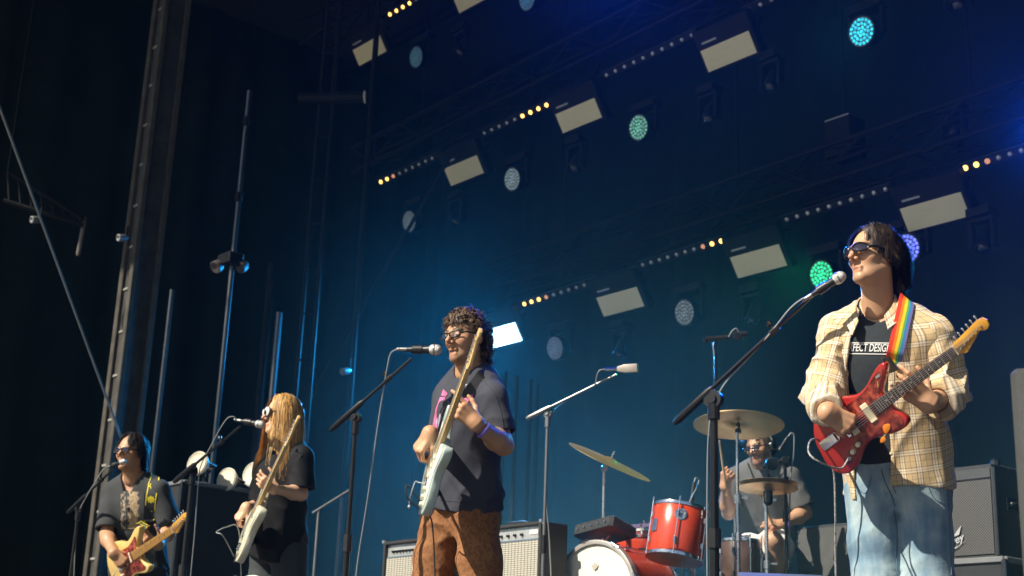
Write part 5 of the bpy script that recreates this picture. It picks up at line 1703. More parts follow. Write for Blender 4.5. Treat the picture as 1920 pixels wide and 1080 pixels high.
# ------------------------------------------------------------------ microphones and stands
m_stand = mat('black_stand_steel', (.018, .019, .021), .32, .5, rvary=.08)
m_standg = mat('grey_stand_steel', (.22, .23, .24), .35, .7)
m_grille = mat('mic_grille', (.52, .52, .52), .45, .8, vary=.3, scale=700, bump=.6, bscale=900)
m_micbody = mat('mic_body', (.02, .021, .024), .4, .3)
def mic_stand(label, top, foot_px, d_foot, boom, d_boom, m=None, r=.0095, rb=.0075, floor=0.0, weight=.2, group='microphone stands', knob=True, twin=False):
    """Tripod stand: top (px,py,d) is the clutch on the pole; boom is (tail px, head px)."""
    m = m or m_stand
    c = P(*top)
    f = P(*foot_px, d_foot)
    f = Vector((f.x, f.y, floor))
    f = Vector((c.x + (f.x - c.x) * .25, c.y + (f.y - c.y) * .25, floor))
    st = thing('microphone_stand', f, label, 'mic stand', group)
    b = MB(); mid = f.lerp(c, .55)
    b.tube([f, mid], r * 1.35, 10); b.tube([mid, c], r, 10); b.build('pole', m, st)
    b = MB(); b.tube([f.lerp(c, .53), f.lerp(c, .59)], r * 1.9, 10); b.build('height_clutch', m_micbody, st)
    for k in range(3):
        a = k * 2.094 + .5
        b = MB(); b.tube([f + Vector((0, 0, .1)), f + Vector((math.cos(a) * .3, math.sin(a) * .3, .012))], .008, 8); b.build('leg', m, st)
    p, q = P(*boom[0]), P(*boom[1])
    ax = (q - p).normalized()
    b = MB(); b.tube([p, q], rb, 10); bm = b.build('boom', m, st)
    b = MB(); b.tube([p, p + ax * weight * .12, p + ax * weight * .9, p + ax * weight], [rb * 1.3, rb * 2.0, rb * 2.0, rb * 1.4], 10); b.build('counterweight', m, bm)
    b = MB(); 
    t = (c - p).dot(ax); cc = p + ax * t
    side = ax.cross(Vector((0, 0, 1))).normalized()
    b.lathe([(r * 2.6, -.014), (r * 2.6, .014)], 18, zframe(c + Vector((0, 0, .006)), side)); b.lathe([(r * 1.3, -.024), (r * 1.3, .024)], 12, zframe(c + Vector((0, 0, .006)), side))
    b.tube([c + Vector((0, 0, -.07)), c], r * 1.7, 10)
    b.build('boom_clutch', m, st)
    if knob:
        kx = p.lerp(q, .72); w = ax.cross(side).normalized()
        if w.z < 0: w = -w
        b = MB(); b.tube([kx, kx + w * .03], .006, 8); b.tube([kx + w * .024, kx + w * .04], .012, 8); b.tube([kx - ax * .02, kx + ax * .02], rb * 1.7, 10); b.build('cable_clip', m, bm)
    return st
def vocal_mic(label, tail, head, r=.0235, group='vocal microphones', cab=None, gm=None):
    a, h = P(*tail), P(*head)
    ax = (h - a).normalized()
    L = (h - a).length
    s = L / .165
    t = thing('microphone', a, label, 'microphone', group)
    M = zframe(a, ax)
    b = MB(); b.lathe([(.009 * s, 0), (.011 * s, .01 * s), (.0125 * s, .03 * s), (.0175 * s, .105 * s), (.019 * s, .112 * s)], 18, M); b.build('mic_handle', m_micbody, t)
    b = MB(); b.lathe([(.02 * s, .110 * s), (.0242 * s, .118 * s), (.0255 * s, .132 * s), (.0235 * s, .147 * s), (.017 * s, .158 * s), (.008 * s, .164 * s), (0, .165 * s)], 20, M); b.build('mic_grille', gm or m_grille, t)
    b = MB(); b.lathe([(.0258 * s, .128 * s), (.0268 * s, .13 * s), (.0268 * s, .134 * s), (.0258 * s, .136 * s)], 20, M); b.build('grille_band', m_standg, t)
    b = MB(); b.lathe([(.0085 * s, -.045 * s), (.0095 * s, -.03 * s), (.0095 * s, 0)], 12, M); b.build('cable_plug', m_standg, t)
    b = MB(); b.tube([M @ Vector((.0, -.0, .03 * s)), M @ Vector((0, 0, .075 * s))], .0205 * s, 12); b.build('mic_clip', m_micbody, t)
    if cab: cable('mic_cable', [M @ Vector((0, 0, -.043 * s))] + [P(*q) for q in cab], .0036, m_gcable if gm is None else m_gcable, t)
    return t
# tall stand of the plaid shirt guitarist
mic_stand('tall black mic stand with long boom in front of plaid shirt guitarist', (1338, 752, 5.28), (1338, 1080), 5.2, ((1264, 794, 5.34), (1528, 549, 5.17)), 5.2, r=.0135, rb=.0075)
vocal_mic('microphone at the mouth of the plaid shirt guitarist', (1522, 553, 5.17), (1585, 513, 5.14), cab=[(1505, 560, 5.17), (1480, 580, 5.19), (1440, 630, 5.22), (1395, 680, 5.26), (1352, 730, 5.28), (1330, 800, 5.29), (1326, 950, 5.27), (1326, 1150, 5.22), (1322, 1360, 5.2)])
mic_stand('black mic stand with raised boom in front of middle singer', (667, 785, 6.25), (655, 1080), 6.25, ((619, 807, 6.27), (772, 672, 6.2)), 6.2, r=.010, rb=.0065)
vocal_mic('microphone pointing level at the mouth of the middle singer', (763, 655, 6.2), (829, 656, 6.16), cab=[(748, 654, 6.2), (733, 662, 6.21), (726, 690, 6.22), (719, 730, 6.23), (708, 800, 6.24), (690, 930, 6.25), (670, 1060, 6.25), (655, 1200, 6.2), (640, 1345, 6.2)])
mic_stand('black mic stand with boom in front of long haired singer', (361, 886, 8.3), (345, 1080), 8.3, ((326, 904, 8.33), (450, 800, 8.1)), 8.1, r=.0125, rb=.0085)
vocal_mic('microphone at the mouth of the long haired singer', (452, 789, 8.1), (496, 797, 8.04), cab=[(440, 782, 8.1), (428, 783, 8.1), (415, 800, 8.12), (396, 835, 8.18), (378, 870, 8.24), (372, 900, 8.28), (365, 1000, 8.28), (352, 1150, 8.25), (345, 1315, 8.2)])
mic_stand('thin black mic stand at the far left in front of butterscotch guitar player', (147, 955, 9.1), (137, 1080), 9.1, ((126, 962, 9.12), (214, 878, 8.98)), 9.0, r=.0095, rb=.007)
vocal_mic('microphone at the mouth of the far left guitarist', (207, 874, 8.98), (236, 864, 8.94), cab=[(200, 876, 8.98), (192, 882, 8.99), (178, 905, 9.02), (160, 935, 9.06), (146, 970, 9.09), (140, 1050, 9.08), (135, 1200, 9.0), (130, 1310, 9.0)])
# instrument mic on a silver boom
mic_stand('silver boom stand holding a flat grey microphone in centre stage', (1027, 778, 7.9), (1016, 1080), 7.9, ((987, 785, 7.92), (1156, 702, 7.78)), 7.8, m=m_standg, r=.009, rb=.0065, knob=False, weight=.16)
t = thing('microphone', P(1140, 692, 7.78), 'flat rectangular grey microphone on the silver boom', 'microphone')
a, h = P(1158, 692, 7.78), P(1196, 690, 7.74)
M = aim(a, h - a, cv(0, .2, 1))
L = (h - a).length
b = MB(); b.prism([(0, -.014), (.03, -.02), (.035, -.023), (L, -.023), (L, .023), (.035, .023), (.03, .02), (0, .014)], -.014, .014, .004, M); b.build('mic_body', mat('warm_grey_paint', (.32, .29, .26), .5, .2), t)
b = MB(); b.tube([P(1134, 692.5, 7.78), P(1158, 692, 7.78)], .008, 10); b.build('cable_plug', m_chrome, t)
cable('mic_cable', [P(1134, 692.5, 7.78), P(1124, 695, 7.78), (P(1119, 706, 7.79)), P(1117, 718, 7.8), P(1108, 726, 7.82), P(1060, 752, 7.86), P(1030, 790, 7.9), P(1022, 900, 7.9), P(1030, 1010, 7.9), P(1035, 1150, 7.8), P(1035, 1330, 7.8)], .004, m_gcable, t)
# ------------------------------------------------------------------ drum kit on its riser
RISER = 0.6
m_dred = mat('orange_red_drum_lacquer', (.55, .055, .022), .25, vary=.1, scale=5, coat=.6)
m_dkwood = mat('dark_walnut_shell', (.09, .05, .035), .35, vary=.3, scale=14, coat=.3)
m_headw = mat('coated_drum_head', (.74, .70, .60), .7, vary=.06, scale=6)
m_headc = mat('clear_drum_head', (.42, .30, .24), .35, vary=.1, scale=6)
def bronze():
    t = NT('cymbal_bronze')
    o = t.coord()
    v = t.n('VectorMath', operation='LENGTH', i_0=t.n('VectorMath', operation='MULTIPLY', i_0=o, i_1=(1, 1, 0)).outputs[0]).outputs['Value']
    g = t.noise(1.0, 2, t.n('CombineXYZ', i_X=t.math('MULTIPLY', v, 160)).outputs[0])
    t.set(Base_Color=t.ramp(t.noise(6, 4), [(.3, (.56, .40, .20)), (.7, (.74, .55, .30))]), Metallic=.85, Roughness=t.math('ADD', .3, t.math('MULTIPLY', g, .2)))
    t.bump(g, .25, .002)
    return t.m
m_bronze = bronze()
m_zinc = mat('zinc_stand', (.55, .57, .60), .28, .9, vary=.1)
DG = 'drum kit'
def drum(label, c, axis, R, H, shell, head_top, head_bot, lugs=6, badge=None, cat='drum', hoop=None, claw=False, xh=None):
    """c is the centre of the batter end, axis points out of it."""
    M = zframe(c, axis, xh)
    d = thing('drum', c, label, cat, DG)
    b = MB(); b.lathe([(R * .985, -H + .012), (R, -H + .016), (R, -.016), (R * .985, -.012)], 40, M); sh = b.build('shell', shell, d, 40)
    for z, hm, nm in ((-.006, head_top, 'drum_head'), (-H + .006, head_bot, 'drum_head')):
        b = MB(); b.lathe([(0, -.004), (R * .99, -.004), (R * .99, .004), (R * .6, .0055), (0, .006)] if z > -.1 else [(0, -.006), (R * .6, -.0055), (R * .99, -.004), (R * .99, .004), (0, .004)], 40, M @ Matrix.Translation((0, 0, z)))
        b.build(nm, hm, d, 50)
    for z in (-.010, -H + .010):
        b = MB()
        w = .032 if claw else .018
        b.lathe([(R * 1.0, z - w / 2), (R * 1.03, z - w / 2), (R * 1.035, z), (R * 1.03, z + w / 2), (R * 1.0, z + w / 2), (R * .985, z + w / 2), (R * .985, z - w / 2)], 40, M, caps=False)
        b.build('hoop', hoop or m_chrome, d, 50)
    for k in range(lugs):
        a = 2 * math.pi * (k + .35) / lugs
        M2 = M @ Matrix.Rotation(a, 4, 'Z') @ Matrix.Translation((R, 0, 0))
        b = MB()
        b.tube([(.016, 0, .006), (.016, 0, -H - .006)], .0035, 7, M2)
        b.tube([(.016, 0, .004), (.016, 0, .022)], .0055, 7, M2)
        for z in (-H * .26, -H * .74): b.box((.022, .016, .04), (.009, 0, z), M2, .005)
        if claw:
            for z in (-.012, -H + .012): b.box((.02, .03, .045), (.018, 0, z), M2, .005)
            b.tube([(.02, -.03, .014), (.02, .03, .014)], .006, 8, M2)
        b.build('lug', m_chrome, d)
    if badge is not None:
        M2 = M @ Matrix.Rotation(badge, 4, 'Z') @ Matrix.Translation((R + .001, 0, -H * .38)) @ Matrix.Rotation(R_(90), 4, 'Y')
        b = MB(); b.torus(.032, .006, M2, 28, 6, .5); b.torus(.014, .005, M2 @ Matrix.Translation((-.004, 0, 0)), 20, 6, .5)
        b.tube([M2 @ Vector((.02, -.02, .003)), M2 @ Vector((.012, .0, .003)), M2 @ Vector((.02, .02, .003))], .004, 6)
        b.build('badge', m_chrome, d)
        b = MB(); b.lathe([(.036, -.001), (.036, .001), (0, .0015)], 24, M2); b.build('badge', mat('badge_face', (.35, .35, .36), .3, .8), d)
    return d, M
def cymbal(label, c, nrm, R, bell=.2, rise=.05):
    M = zframe(c, nrm)
    prof = [(.006, rise * R * 2.2), (R * bell * .5, rise * R * 2.1), (R * bell * .85, rise * R * 1.5), (R * bell, rise * R * 1.05), (R * .5, rise * R * .75), (R * .8, rise * R * .3), (R, 0)]
    low = [(r, z - .0022) for r, z in prof[::-1]]
    b = MB(); b.lathe(prof + low, 56, None, caps=False)
    me = b.mesh('cymbal', 60)
    o = bpy.data.objects.new('cymbal', me); COL.objects.link(o); me.materials.append(m_bronze); o.matrix_world = M
    ORG[o] = Vector(c)
    tag(o, label, 'cymbal', DG)
    return o, M
def stand(label, top, foot_px, tilt=None, joints=(.35, .65), m=None, r=.011, name='cymbal_stand', clamp=True):
    c = Vector(top)
    f = Vector((c.x, c.y, RISER))
    s = thing(name, f, label, 'cymbal stand', DG)
    m = m or m_zinc
    prev = f
    L = c - f
    cuts = [0] + list(joints) + [1]
    b = MB()
    for i in range(len(cuts) - 1):
        b.tube([f + L * cuts[i], f + L * cuts[i + 1]], r * (1.25 - .22 * i), 10)
    b.build('pole', m, s)
    for j in joints:
        b = MB(); q = f + L * j
        b.tube([q - Vector((0, 0, .03)), q + Vector((0, 0, .018))], r * 1.9, 10)
        b.tube([q, q + RT * .045 - F * .01], .006, 8); b.box((.028, .01, .018), tuple(q + RT * .05 - F * .01), None, .003)
        b.build('clamp', m, s)
    for k in range(3):
        a = k * 2.094 + .9
        b = MB(); b.tube([f + Vector((0, 0, .22)), f + Vector((math.cos(a) * .26, math.sin(a) * .26, .012))], .009, 8); b.build('leg', m, s)
    return s
# bass drum
bx = on_u(1116, 1107, 0.1)
cB = P(1116, 1110, 8.30)
axB = (yawdir(42) + Vector((0, 0, -.02))).normalized()
dB, MB1 = drum('orange red bass drum with white front head facing the audience', cB, axB, .285, .44, m_dred, m_headw, m_headw, 8, hoop=None, claw=True)
b = MB(); b.lathe([(.297, -.03), (.303, -.028), (.303, .012), (.297, .014), (.278, .014), (.278, -.03)], 48, MB1, caps=False); b.build('wooden_hoop', mat('pale_hoop', (.42, .40, .38), .35, .5), dB, 50)
b = MB()
for o in ([(-.02, .14), (0, .125), (.02, .14), (.025, .165), (.012, .155), (.004, .172), (-.004, .172), (-.012, .155), (-.025, .165)],):
    up2 = (MB1.to_3x3().inverted() @ Vector((0, 0, 1))); a0 = math.atan2(up2.y, up2.x) - math.pi / 2
    b.prism(o, .0072, .0078, 0, MB1 @ Matrix.Rotation(a0, 4, 'Z'))
b.build('head_print', mat('faint_print', (.42, .40, .35), .7), dB)
# rack tom
axT = (Vector((0, 0, 1)) * .97 + yawdir(200) * .12 + RT * .10).normalized()
dT, MT = drum('orange red rack tom with chrome badge above the bass drum', P(1277, 953, 8.35), axT, .167, .315, m_dred, m_headw, m_headc, 6, badge=None)
vdir = (MT.inverted().to_3x3() @ (CAM - P(1280, 980, 8.35)))
ab = math.atan2(vdir.y, vdir.x) + .02
M2 = MT @ Matrix.Rotation(ab, 4, 'Z') @ Matrix.Translation((.168, 0, -.08)) @ Matrix.Rotation(R_(90), 4, 'Y')
b = MB(); b.torus(.030, .0055, M2, 28, 6, .5); b.torus(.017, .0045, M2 @ Matrix.Translation((.004, 0, .001)), 22, 6, .5); b.lathe([(.007, -.001), (.007, .004), (0, .004)], 12, M2 @ Matrix.Translation((-.012, 0, 0))); b.build('badge', m_chrome, dT)
b = MB(); b.lathe([(.034, -.001), (.034, .0012), (0, .0015)], 24, M2); b.build('badge_plate', mat('badge_face', (.30, .30, .31), .3, .8), dT)
b = MB(); M3_ = MT @ Matrix.Rotation(ab - .95, 4, 'Z') @ Matrix.Translation((.168, 0, -.15)); b.box((.006, .04, .075), (.003, 0, 0), M3_, .002); b.build('tom_bracket', m_chrome, dT)
b = MB(); b.tube([P(1290, 1050, 8.45), P(1300, 1090, 8.5), Vector((*P(1300, 1090, 8.5).xy, .9))], .012, 8); b.build('tom_arm', m_zinc, dT)
# snare and a second small drum behind the bass drum
drum('shallow orange snare drum behind the bass drum', P(1197, 1004, 8.85), (Vector((0, 0, 1)) + yawdir(40) * .08).normalized(), .165, .13, m_dred, m_headw, m_headc, 8)
drum('small dark red drum tilted behind the snare', P(1205, 985, 9.15), (Vector((0, 0, 1)) + yawdir(30) * .25).normalized(), .14, .12, mat('dark_red_lacquer', (.25, .03, .03), .3, coat=.5), mat('dark_head', (.12, .05, .06), .5), m_headc, 6)
drum('dark walnut floor tom beside the drummer', P(1388, 1012, 8.9), Vector((0, 0, 1)), .125, .30, m_dkwood, m_headc, m_headc, 8)
for k, (x, y, dd) in enumerate(((1345, 1070, 8.75),)):
    pass
# sample pad
pc = P(1135, 988, 8.6)
Mp = aim(pc, A_ * -1 + Vector((0, 0, .12)), Vector((0, 0, 1)) + yawdir(200) * .35)
pad = thing('sample_pad', pc, 'black drum sample pad tilted on a chrome arm', 'drum pad', DG)
b = MB(); b.prism([(-.15, -.11), (.15, -.11), (.17, -.09), (.17, .10), (-.17, .10), (-.17, -.09)], -.07, 0, .008, Mp); b.build('pad_body', mat('dark_grey_plastic', (.025, .027, .03), .5), pad)
for i in range(3):
    for j in range(2):
        b = MB(); b.box((.10, .08, .012), (-.108 + i * .108, -.045 + j * .092, .004), Mp, .005); b.build('rubber_pad', mat('pad_rubber', (.10, .10, .105), .6), pad)
b = MB(); b.tube([Mp @ Vector((.05, 0, -.06)), P(1125, 1022, 8.5)], .01, 8); b.tube([P(1125, 1022, 8.5), P(1180, 1042, 8.5), P(1230, 1035, 8.5)], .009, 8); b.build('mount_arm', m_chrome, pad)
for k in range(5):
    b = MB(); q = Mp @ Vector((-.12 + .06 * k, -.112, -.035)); b.lathe([(.008, 0), (.007, .012), (0, .013)], 10, zframe(q, Mp.to_3x3() @ Vector((0, -1, 0)))); b.build('pad_knob', m_chrome, pad)
# cymbals
cR = P(1385, 797, 8.6)
toC = (CAM - cR).normalized()
nR = (Vector((0, 0, 1)) * 1.0 - toC * .14).normalized()
cymbal('wide bronze cymbal high in front of the drummer', cR, nR, .275)
s1 = stand('silver cymbal stand rising under the wide cymbal', P(1382, 800, 8.6), None, joints=(.42, .62))
b = MB(); b.lathe([(.018, -.03), (.02, -.012), (.012, .0), (.012, .03), (.008, .04)], 12, zframe(P(1384, 803, 8.6), nR)); b.build('cymbal_felt', m_black_plastic, s1)
cL = P(1143, 866, 8.7)
rgt = RT * .905 + UP * -.40
nL = (UP * .905 + RT * .42 - F * -.05).normalized()
nL = (nL + (CAM - cL).normalized() * .05).normalized()
cymbal('bronze crash cymbal tilted steeply over the bass drum', cL, nL, .275, .2, .045)
s2 = stand('silver cymbal stand behind the sample pad', P(1133, 872, 8.72), None, joints=(.3, .56))
b = MB(); b.tube([P(1133, 872, 8.72), cL, cL + nL * .07], .006, 8); b.lathe([(.02, -.02), (.024, .0), (.02, .02)], 14, zframe(P(1133, 878, 8.72), F)); b.build('tilter', m_zinc, s2)
cH = P(1440, 913, 8.75)
nH = (Vector((0, 0, 1)) - (CAM - cH).normalized() * .06).normalized()
cymbal('upper hi hat cymbal in front of the drummer', cH + nH * .018, nH, .185)
cymbal('lower hi hat cymbal in front of the drummer', cH - nH * .012, -nH, .185)
s3 = stand('silver hi hat stand between the drummer\'s knees', P(1436, 925, 8.75), None, joints=(.45, .95))
b = MB(); b.tube([cH - nH * .1, cH + nH * .16], .0045, 8); b.lathe([(.013, .02), (.015, .03), (.015, .075), (.01, .08)], 12, zframe(cH, nH)); b.lathe([(.012, -.12), (.028, -.10), (.03, -.03), (.016, -.02)], 14, zframe(cH, nH)); b.build('hi_hat_clutch', m_black_plastic, s3)
# drum microphones
def drum_mic(label, tail, head, pole, top):
    t = thing('microphone', P(*tail), label, 'microphone', 'drum microphones')
    a, h = P(*tail), P(*head)
    M = zframe(a, h - a); L = (h - a).length
    b = MB(); b.lathe([(.006, 0), (.011, .02), (.0115, L * .7), (.0125, L * .72), (.012, L * .97), (0, L)], 14, M); b.build('mic_body', m_micbody, t)
    return t
t = drum_mic('small microphone clipped to the rim of the rack tom', (1302, 903, 8.35), (1296, 945, 8.33), None, None)
b = MB(); b.tube([P(1296, 938, 8.34), P(1300, 955, 8.34), P(1310, 958, 8.36)], .009, 8); b.build('mic_clip', m_micbody, t)
cable('mic_cable', [P(1302, 903, 8.35), P(1305, 896, 8.36), P(1310, 905, 8.38), P(1285, 960, 8.17), P(1281, 1000, 8.17), P(1281, 1100, 8.17), P(1281, 1180, 8.1)], .004, m_gcable, t)
t = drum_mic('grey pencil microphone beside the drummer\'s head', (1478, 818, 8.9), (1461, 845, 8.88), None, None)
cable('mic_cable', [P(1478, 818, 8.9), P(1484, 812, 8.9), P(1489, 820, 8.9), P(1487, 860, 8.9), P(1482, 900, 8.9), P(1480, 1000, 8.9), P(1478, 1080, 8.9), P(1478, 1180, 8.9)], .0045, m_gcable, t)
ms = thing('microphone_stand', Vector((*P(1476, 1080, 8.92).xy, RISER)), 'thin black stand with clamps right of the hi hat', 'mic stand', 'microphone stands')
b = MB(); b.tube([Vector((*P(1474, 1000, 8.92).xy, RISER)), P(1472, 860, 8.92)], .0105, 10); b.build('pole', m_stand, ms)
b = MB(); b.tube([P(1430, 875, 8.9), P(1480, 860, 8.94)], .016, 10); b.lathe([(.04, -.02), (.045, 0), (.04, .02)], 14, zframe(P(1447, 870, 8.88), F)); b.lathe([(.022, -.02), (.022, .02)], 12, zframe(P(1472, 862, 8.9), F)); b.build('shock_mount', m_micbody, ms)
for y in (905, 968):
    b = MB(); q = P(1473, y, 8.92); b.tube([q - Vector((0, 0, .035)), q + Vector((0, 0, .035))], .019, 10); b.build('height_clutch', m_micbody, ms)
for k in range(3):
    a = k * 2.094; f0 = ms.location
    b = MB(); b.tube([Vector(f0) + Vector((0, 0, .1)), Vector(f0) + Vector((math.cos(a) * .2, math.sin(a) * .2, .01))], .008, 8); b.build('leg', m_stand, ms)
# tall overhead stand behind
c = P(1342, 640, 8.6)
ms = thing('microphone_stand', Vector((c.x, c.y, RISER)), 'tall thin overhead stand with a small microphone above the cymbals', 'mic stand', 'microphone stands')
b = MB(); b.tube([Vector((P(1345, 760, 8.6).x, P(1345, 760, 8.6).y, RISER)), P(1341, 640, 8.6)], .010, 10); b.build('pole', m_stand, ms)
b = MB(); b.tube([P(1323, 636, 8.6), P(1368, 632, 8.58)], .016, 10); b.tube([P(1323, 634, 8.6), P(1323, 642, 8.6)], .018, 8); b.build('boom', m_stand, ms)
b = MB(); b.lathe([(.022, -.02), (.03, 0), (.022, .02)], 12, zframe(P(1382, 630, 8.57), F)); b.lathe([(.015, -.03), (.018, .0), (.015, .03)], 12, zframe(P(1392, 626, 8.57), RT)); b.build('shock_mount', m_micbody, ms)
cable('mic_cable', [P(1366, 632, 8.56), P(1372, 622, 8.56), P(1380, 616, 8.56), P(1386, 624, 8.56), P(1395, 634, 8.57)], .004, m_gcable, ms)
cable('mic_cable', [P(1336, 642, 8.58), P(1340, 670, 8.58), P(1343, 710, 8.58), P(1344, 770, 8.58)], .005, m_gcable, ms)
for k in range(3):
    a = k * 2.094; f0 = Vector(ms.location)
    b = MB(); b.tube([f0 + Vector((0, 0, .1)), f0 + Vector((math.cos(a) * .25, math.sin(a) * .25, .01))], .008, 8); b.build('leg', m_stand, ms)
# throne and riser
th = P(1432, 1020, 9.45)
ts = thing('drum_stool', Vector((th.x, th.y, RISER)), 'round black drum stool under the drummer', 'stool', DG)
b = MB(); b.lathe([(.0, -.03), (.17, -.03), (.18, -.015), (.17, .02), (.0, .03)], 28, Matrix.Translation((th.x, th.y, P(1432, 1020, 9.45).z - .13))); b.build('seat', m_leather, ts)
b = MB(); b.tube([(th.x, th.y, RISER + .1), (th.x, th.y, th.z - .15)], .02, 10); b.build('post', m_zinc, ts)
for k in range(3):
    a = k * 2.094; b = MB(); b.tube([(th.x, th.y, RISER + .2), (th.x + .25 * math.cos(a), th.y + .25 * math.sin(a), RISER + .015)], .011, 8); b.build('leg', m_zinc, ts)
# ------------------------------------------------------------------ amplifiers, cases, monitors
m_tolex = mat('black_tolex', (.022, .024, .026), .6, bump=.5, bscale=300)
m_case = mat('black_case_laminate', (.02, .022, .025), .45)
m_grey = mat('grey_paint', (.16, .17, .18), .5)
def cloth_grille():
    t = NT('silver_grille_cloth')
    o = t.coord('Object')
    sp = t.n('SeparateXYZ', i_Vector=t.n('Attribute', attribute_name='uvw').outputs['Vector'])
    fx = t.math('FRACT', t.math('DIVIDE', sp.outputs['X'], .030)); fy = t.math('FRACT', t.math('DIVIDE', sp.outputs['Y'], .0125))
    ln = t.math('MAXIMUM', t.math('LESS_THAN', fx, .22), t.math('LESS_THAN', fy, .36))
    t.set(Base_Color=t.mix(ln, (.50, .48, .40), (.14, .14, .13)), Roughness=.7)
    return t.m
def perf_grille():
    t = NT('dark_speaker_grille')
    sp = t.n('SeparateXYZ', i_Vector=t.n('Attribute', attribute_name='uvw').outputs['Vector'])
    a = t.math('MULTIPLY', sp.outputs['X'], 420); c = t.math('MULTIPLY', sp.outputs['Y'], 420)
    d = t.math('GREATER_THAN', t.math('MULTIPLY', t.math('SINE', a), t.math('SINE', c)), .15)
    t.set(Base_Color=t.mix(d, (.10, .10, .10), (.02, .02, .02)), Roughness=.5, Metallic=.3)
    return t.m
m_fgr, m_pgr = cloth_grille(), perf_grille()
def facebox(c, w, dpt, h):
    """Frame at a cabinet's front top right corner as seen: x along the front to the left, y into the stage, z up."""
    return frame(c, A_, S_, Vector((0, 0, 1)))
def uvpanel(name, m, parent, M, x0, x1, y, z0, z1):
    b = MB(); b.box((x1 - x0, .006, z1 - z0), ((x0 + x1) / 2, y, (z0 + z1) / 2), M)
    me = b.mesh(name, 30)
    a = me.attributes.new('uvw', 'FLOAT_VECTOR', 'POINT')
    inv = M.inverted()
    a.data.foreach_set('vector', np.array([((inv @ v.co).x, (inv @ v.co).z, 0) for v in me.vertices], np.float32).ravel())
    return link_mesh(name, me, m, parent)
def amp(label, corner, w, dpt, h, knobs=8, trim=True, base=None):
    M = facebox(corner, w, dpt, h)
    base_z = corner.z - h
    o = thing('guitar_amplifier', M @ Vector((w / 2, dpt / 2, -h)), label, 'amplifier', 'guitar amplifiers')
    t = .022
    for nm, sz, c in (('cabinet_side', (t, dpt, h), (t / 2, dpt / 2, -h / 2)), ('cabinet_side', (t, dpt, h), (w - t / 2, dpt / 2, -h / 2)), ('cabinet_top', (w - 2 * t, dpt, t), (w / 2, dpt / 2, -t / 2)), ('cabinet_bottom', (w - 2 * t, dpt, t), (w / 2, dpt / 2, -h + t / 2)), ('cabinet_back', (w - 2 * t, .02, h - 2 * t), (w / 2, dpt - .02, -h / 2))):
        b = MB(); b.box(sz, c, M, .004); b.build(nm, m_tolex if nm != 'cabinet_top' else m_tolex, o)
    ph = .075
    pn = MB(); pn.box((w - 2 * t, .01, ph), (w / 2, .03, -t - ph / 2), M); pl = pn.build('control_panel', mat('brushed_silver_panel', (.62, .63, .62), .3, .6), o)
    for k in range(knobs):
        x = w - .09 - k * (w - .28) / max(1, knobs - 1)
        b = MB(); b.lathe([(.011, 0), (.009, .004), (.008, .016), (0, .017)], 12, M @ Matrix.Translation((x, .025, -t - ph * .62)) @ Matrix.Rotation(R_(90), 4, 'X')); b.build('knob', m_black_plastic, pl)
    b = MB(); b.box((.075, .006, .026), (.085, .024, -t - ph * .5), M, .002); b.build('name_plate', m_headw, pl)
    uvpanel('grille', m_fgr, o, M, t + .004, w - t - .004, .018, -h + t + .004, -t - ph - .008)
    b = MB(); b.box((w - 2 * t, .012, .008), (w / 2, .018, -t - ph - .004), M); b.build('trim', m_chrome, o)
    for x in (.0, w):
        for z in (0, -h):
            b = MB(); b.box((.035, .035, .035), (x, .012, z), M, .008); b.build('corner_cap', m_chrome, o)
    b = MB(); b.tube(catmull([M @ Vector(q) for q in ((w * .36, dpt / 2, .002), (w * .38, dpt / 2, .022), (w * .5, dpt / 2, .026), (w * .62, dpt / 2, .022), (w * .64, dpt / 2, .002))], 4), .010, 8); b.build('handle', m_leather, o)
    return o, M
def road_case(label, corner, w, dpt, h, z1, m=None):
    """A case standing on the floor, its top at z1."""
    M = frame(Vector((corner.x, corner.y, z1)), A_, S_, Vector((0, 0, 1)))
    o = thing('road_case', M @ Vector((w / 2, dpt / 2, -h)), label, 'case', 'black road cases')
    b = MB(); b.box((w, dpt, h), (w / 2, dpt / 2, -h / 2), M, .006); b.build('case_body', m or m_case, o)
    for x in (0, w):
        b = MB(); b.box((.03, .03, h + .002), (x, 0, -h / 2), M, .004); b.build('edge_strip', m_alu if m is None else m, o)
    b = MB(); b.box((w, .03, .03), (w / 2, 0, 0), M, .004); b.build('edge_strip', m_grey, o)
    b = MB(); b.box((.03, dpt, .03), (0, dpt / 2, 0), M, .004); b.build('edge_strip', m_grey, o)
    for z in (-.25 * h, -.75 * h):
        b = MB(); b.box((.11, .012, .09), (w * .5, -.004, z), M, .003); b.build('latch', m_alu, o)
    return o, M
cA2 = P(1014, 976, 8.35)
amp('silver faced guitar amplifier behind the middle singer\'s left leg', cA2, .66, .22, .58, 7)
road_case('black case under the centre amplifier', cA2, .7, .3, cA2.z - .58, cA2.z - .581)
cA1 = P(836, 1003, 8.75)
amp('silver faced guitar amplifier left of the middle singer\'s legs', cA1, .66, .24, .58, 12)
road_case('black case under the left amplifier', cA1, .7, .3, cA1.z - .58, cA1.z - .581)
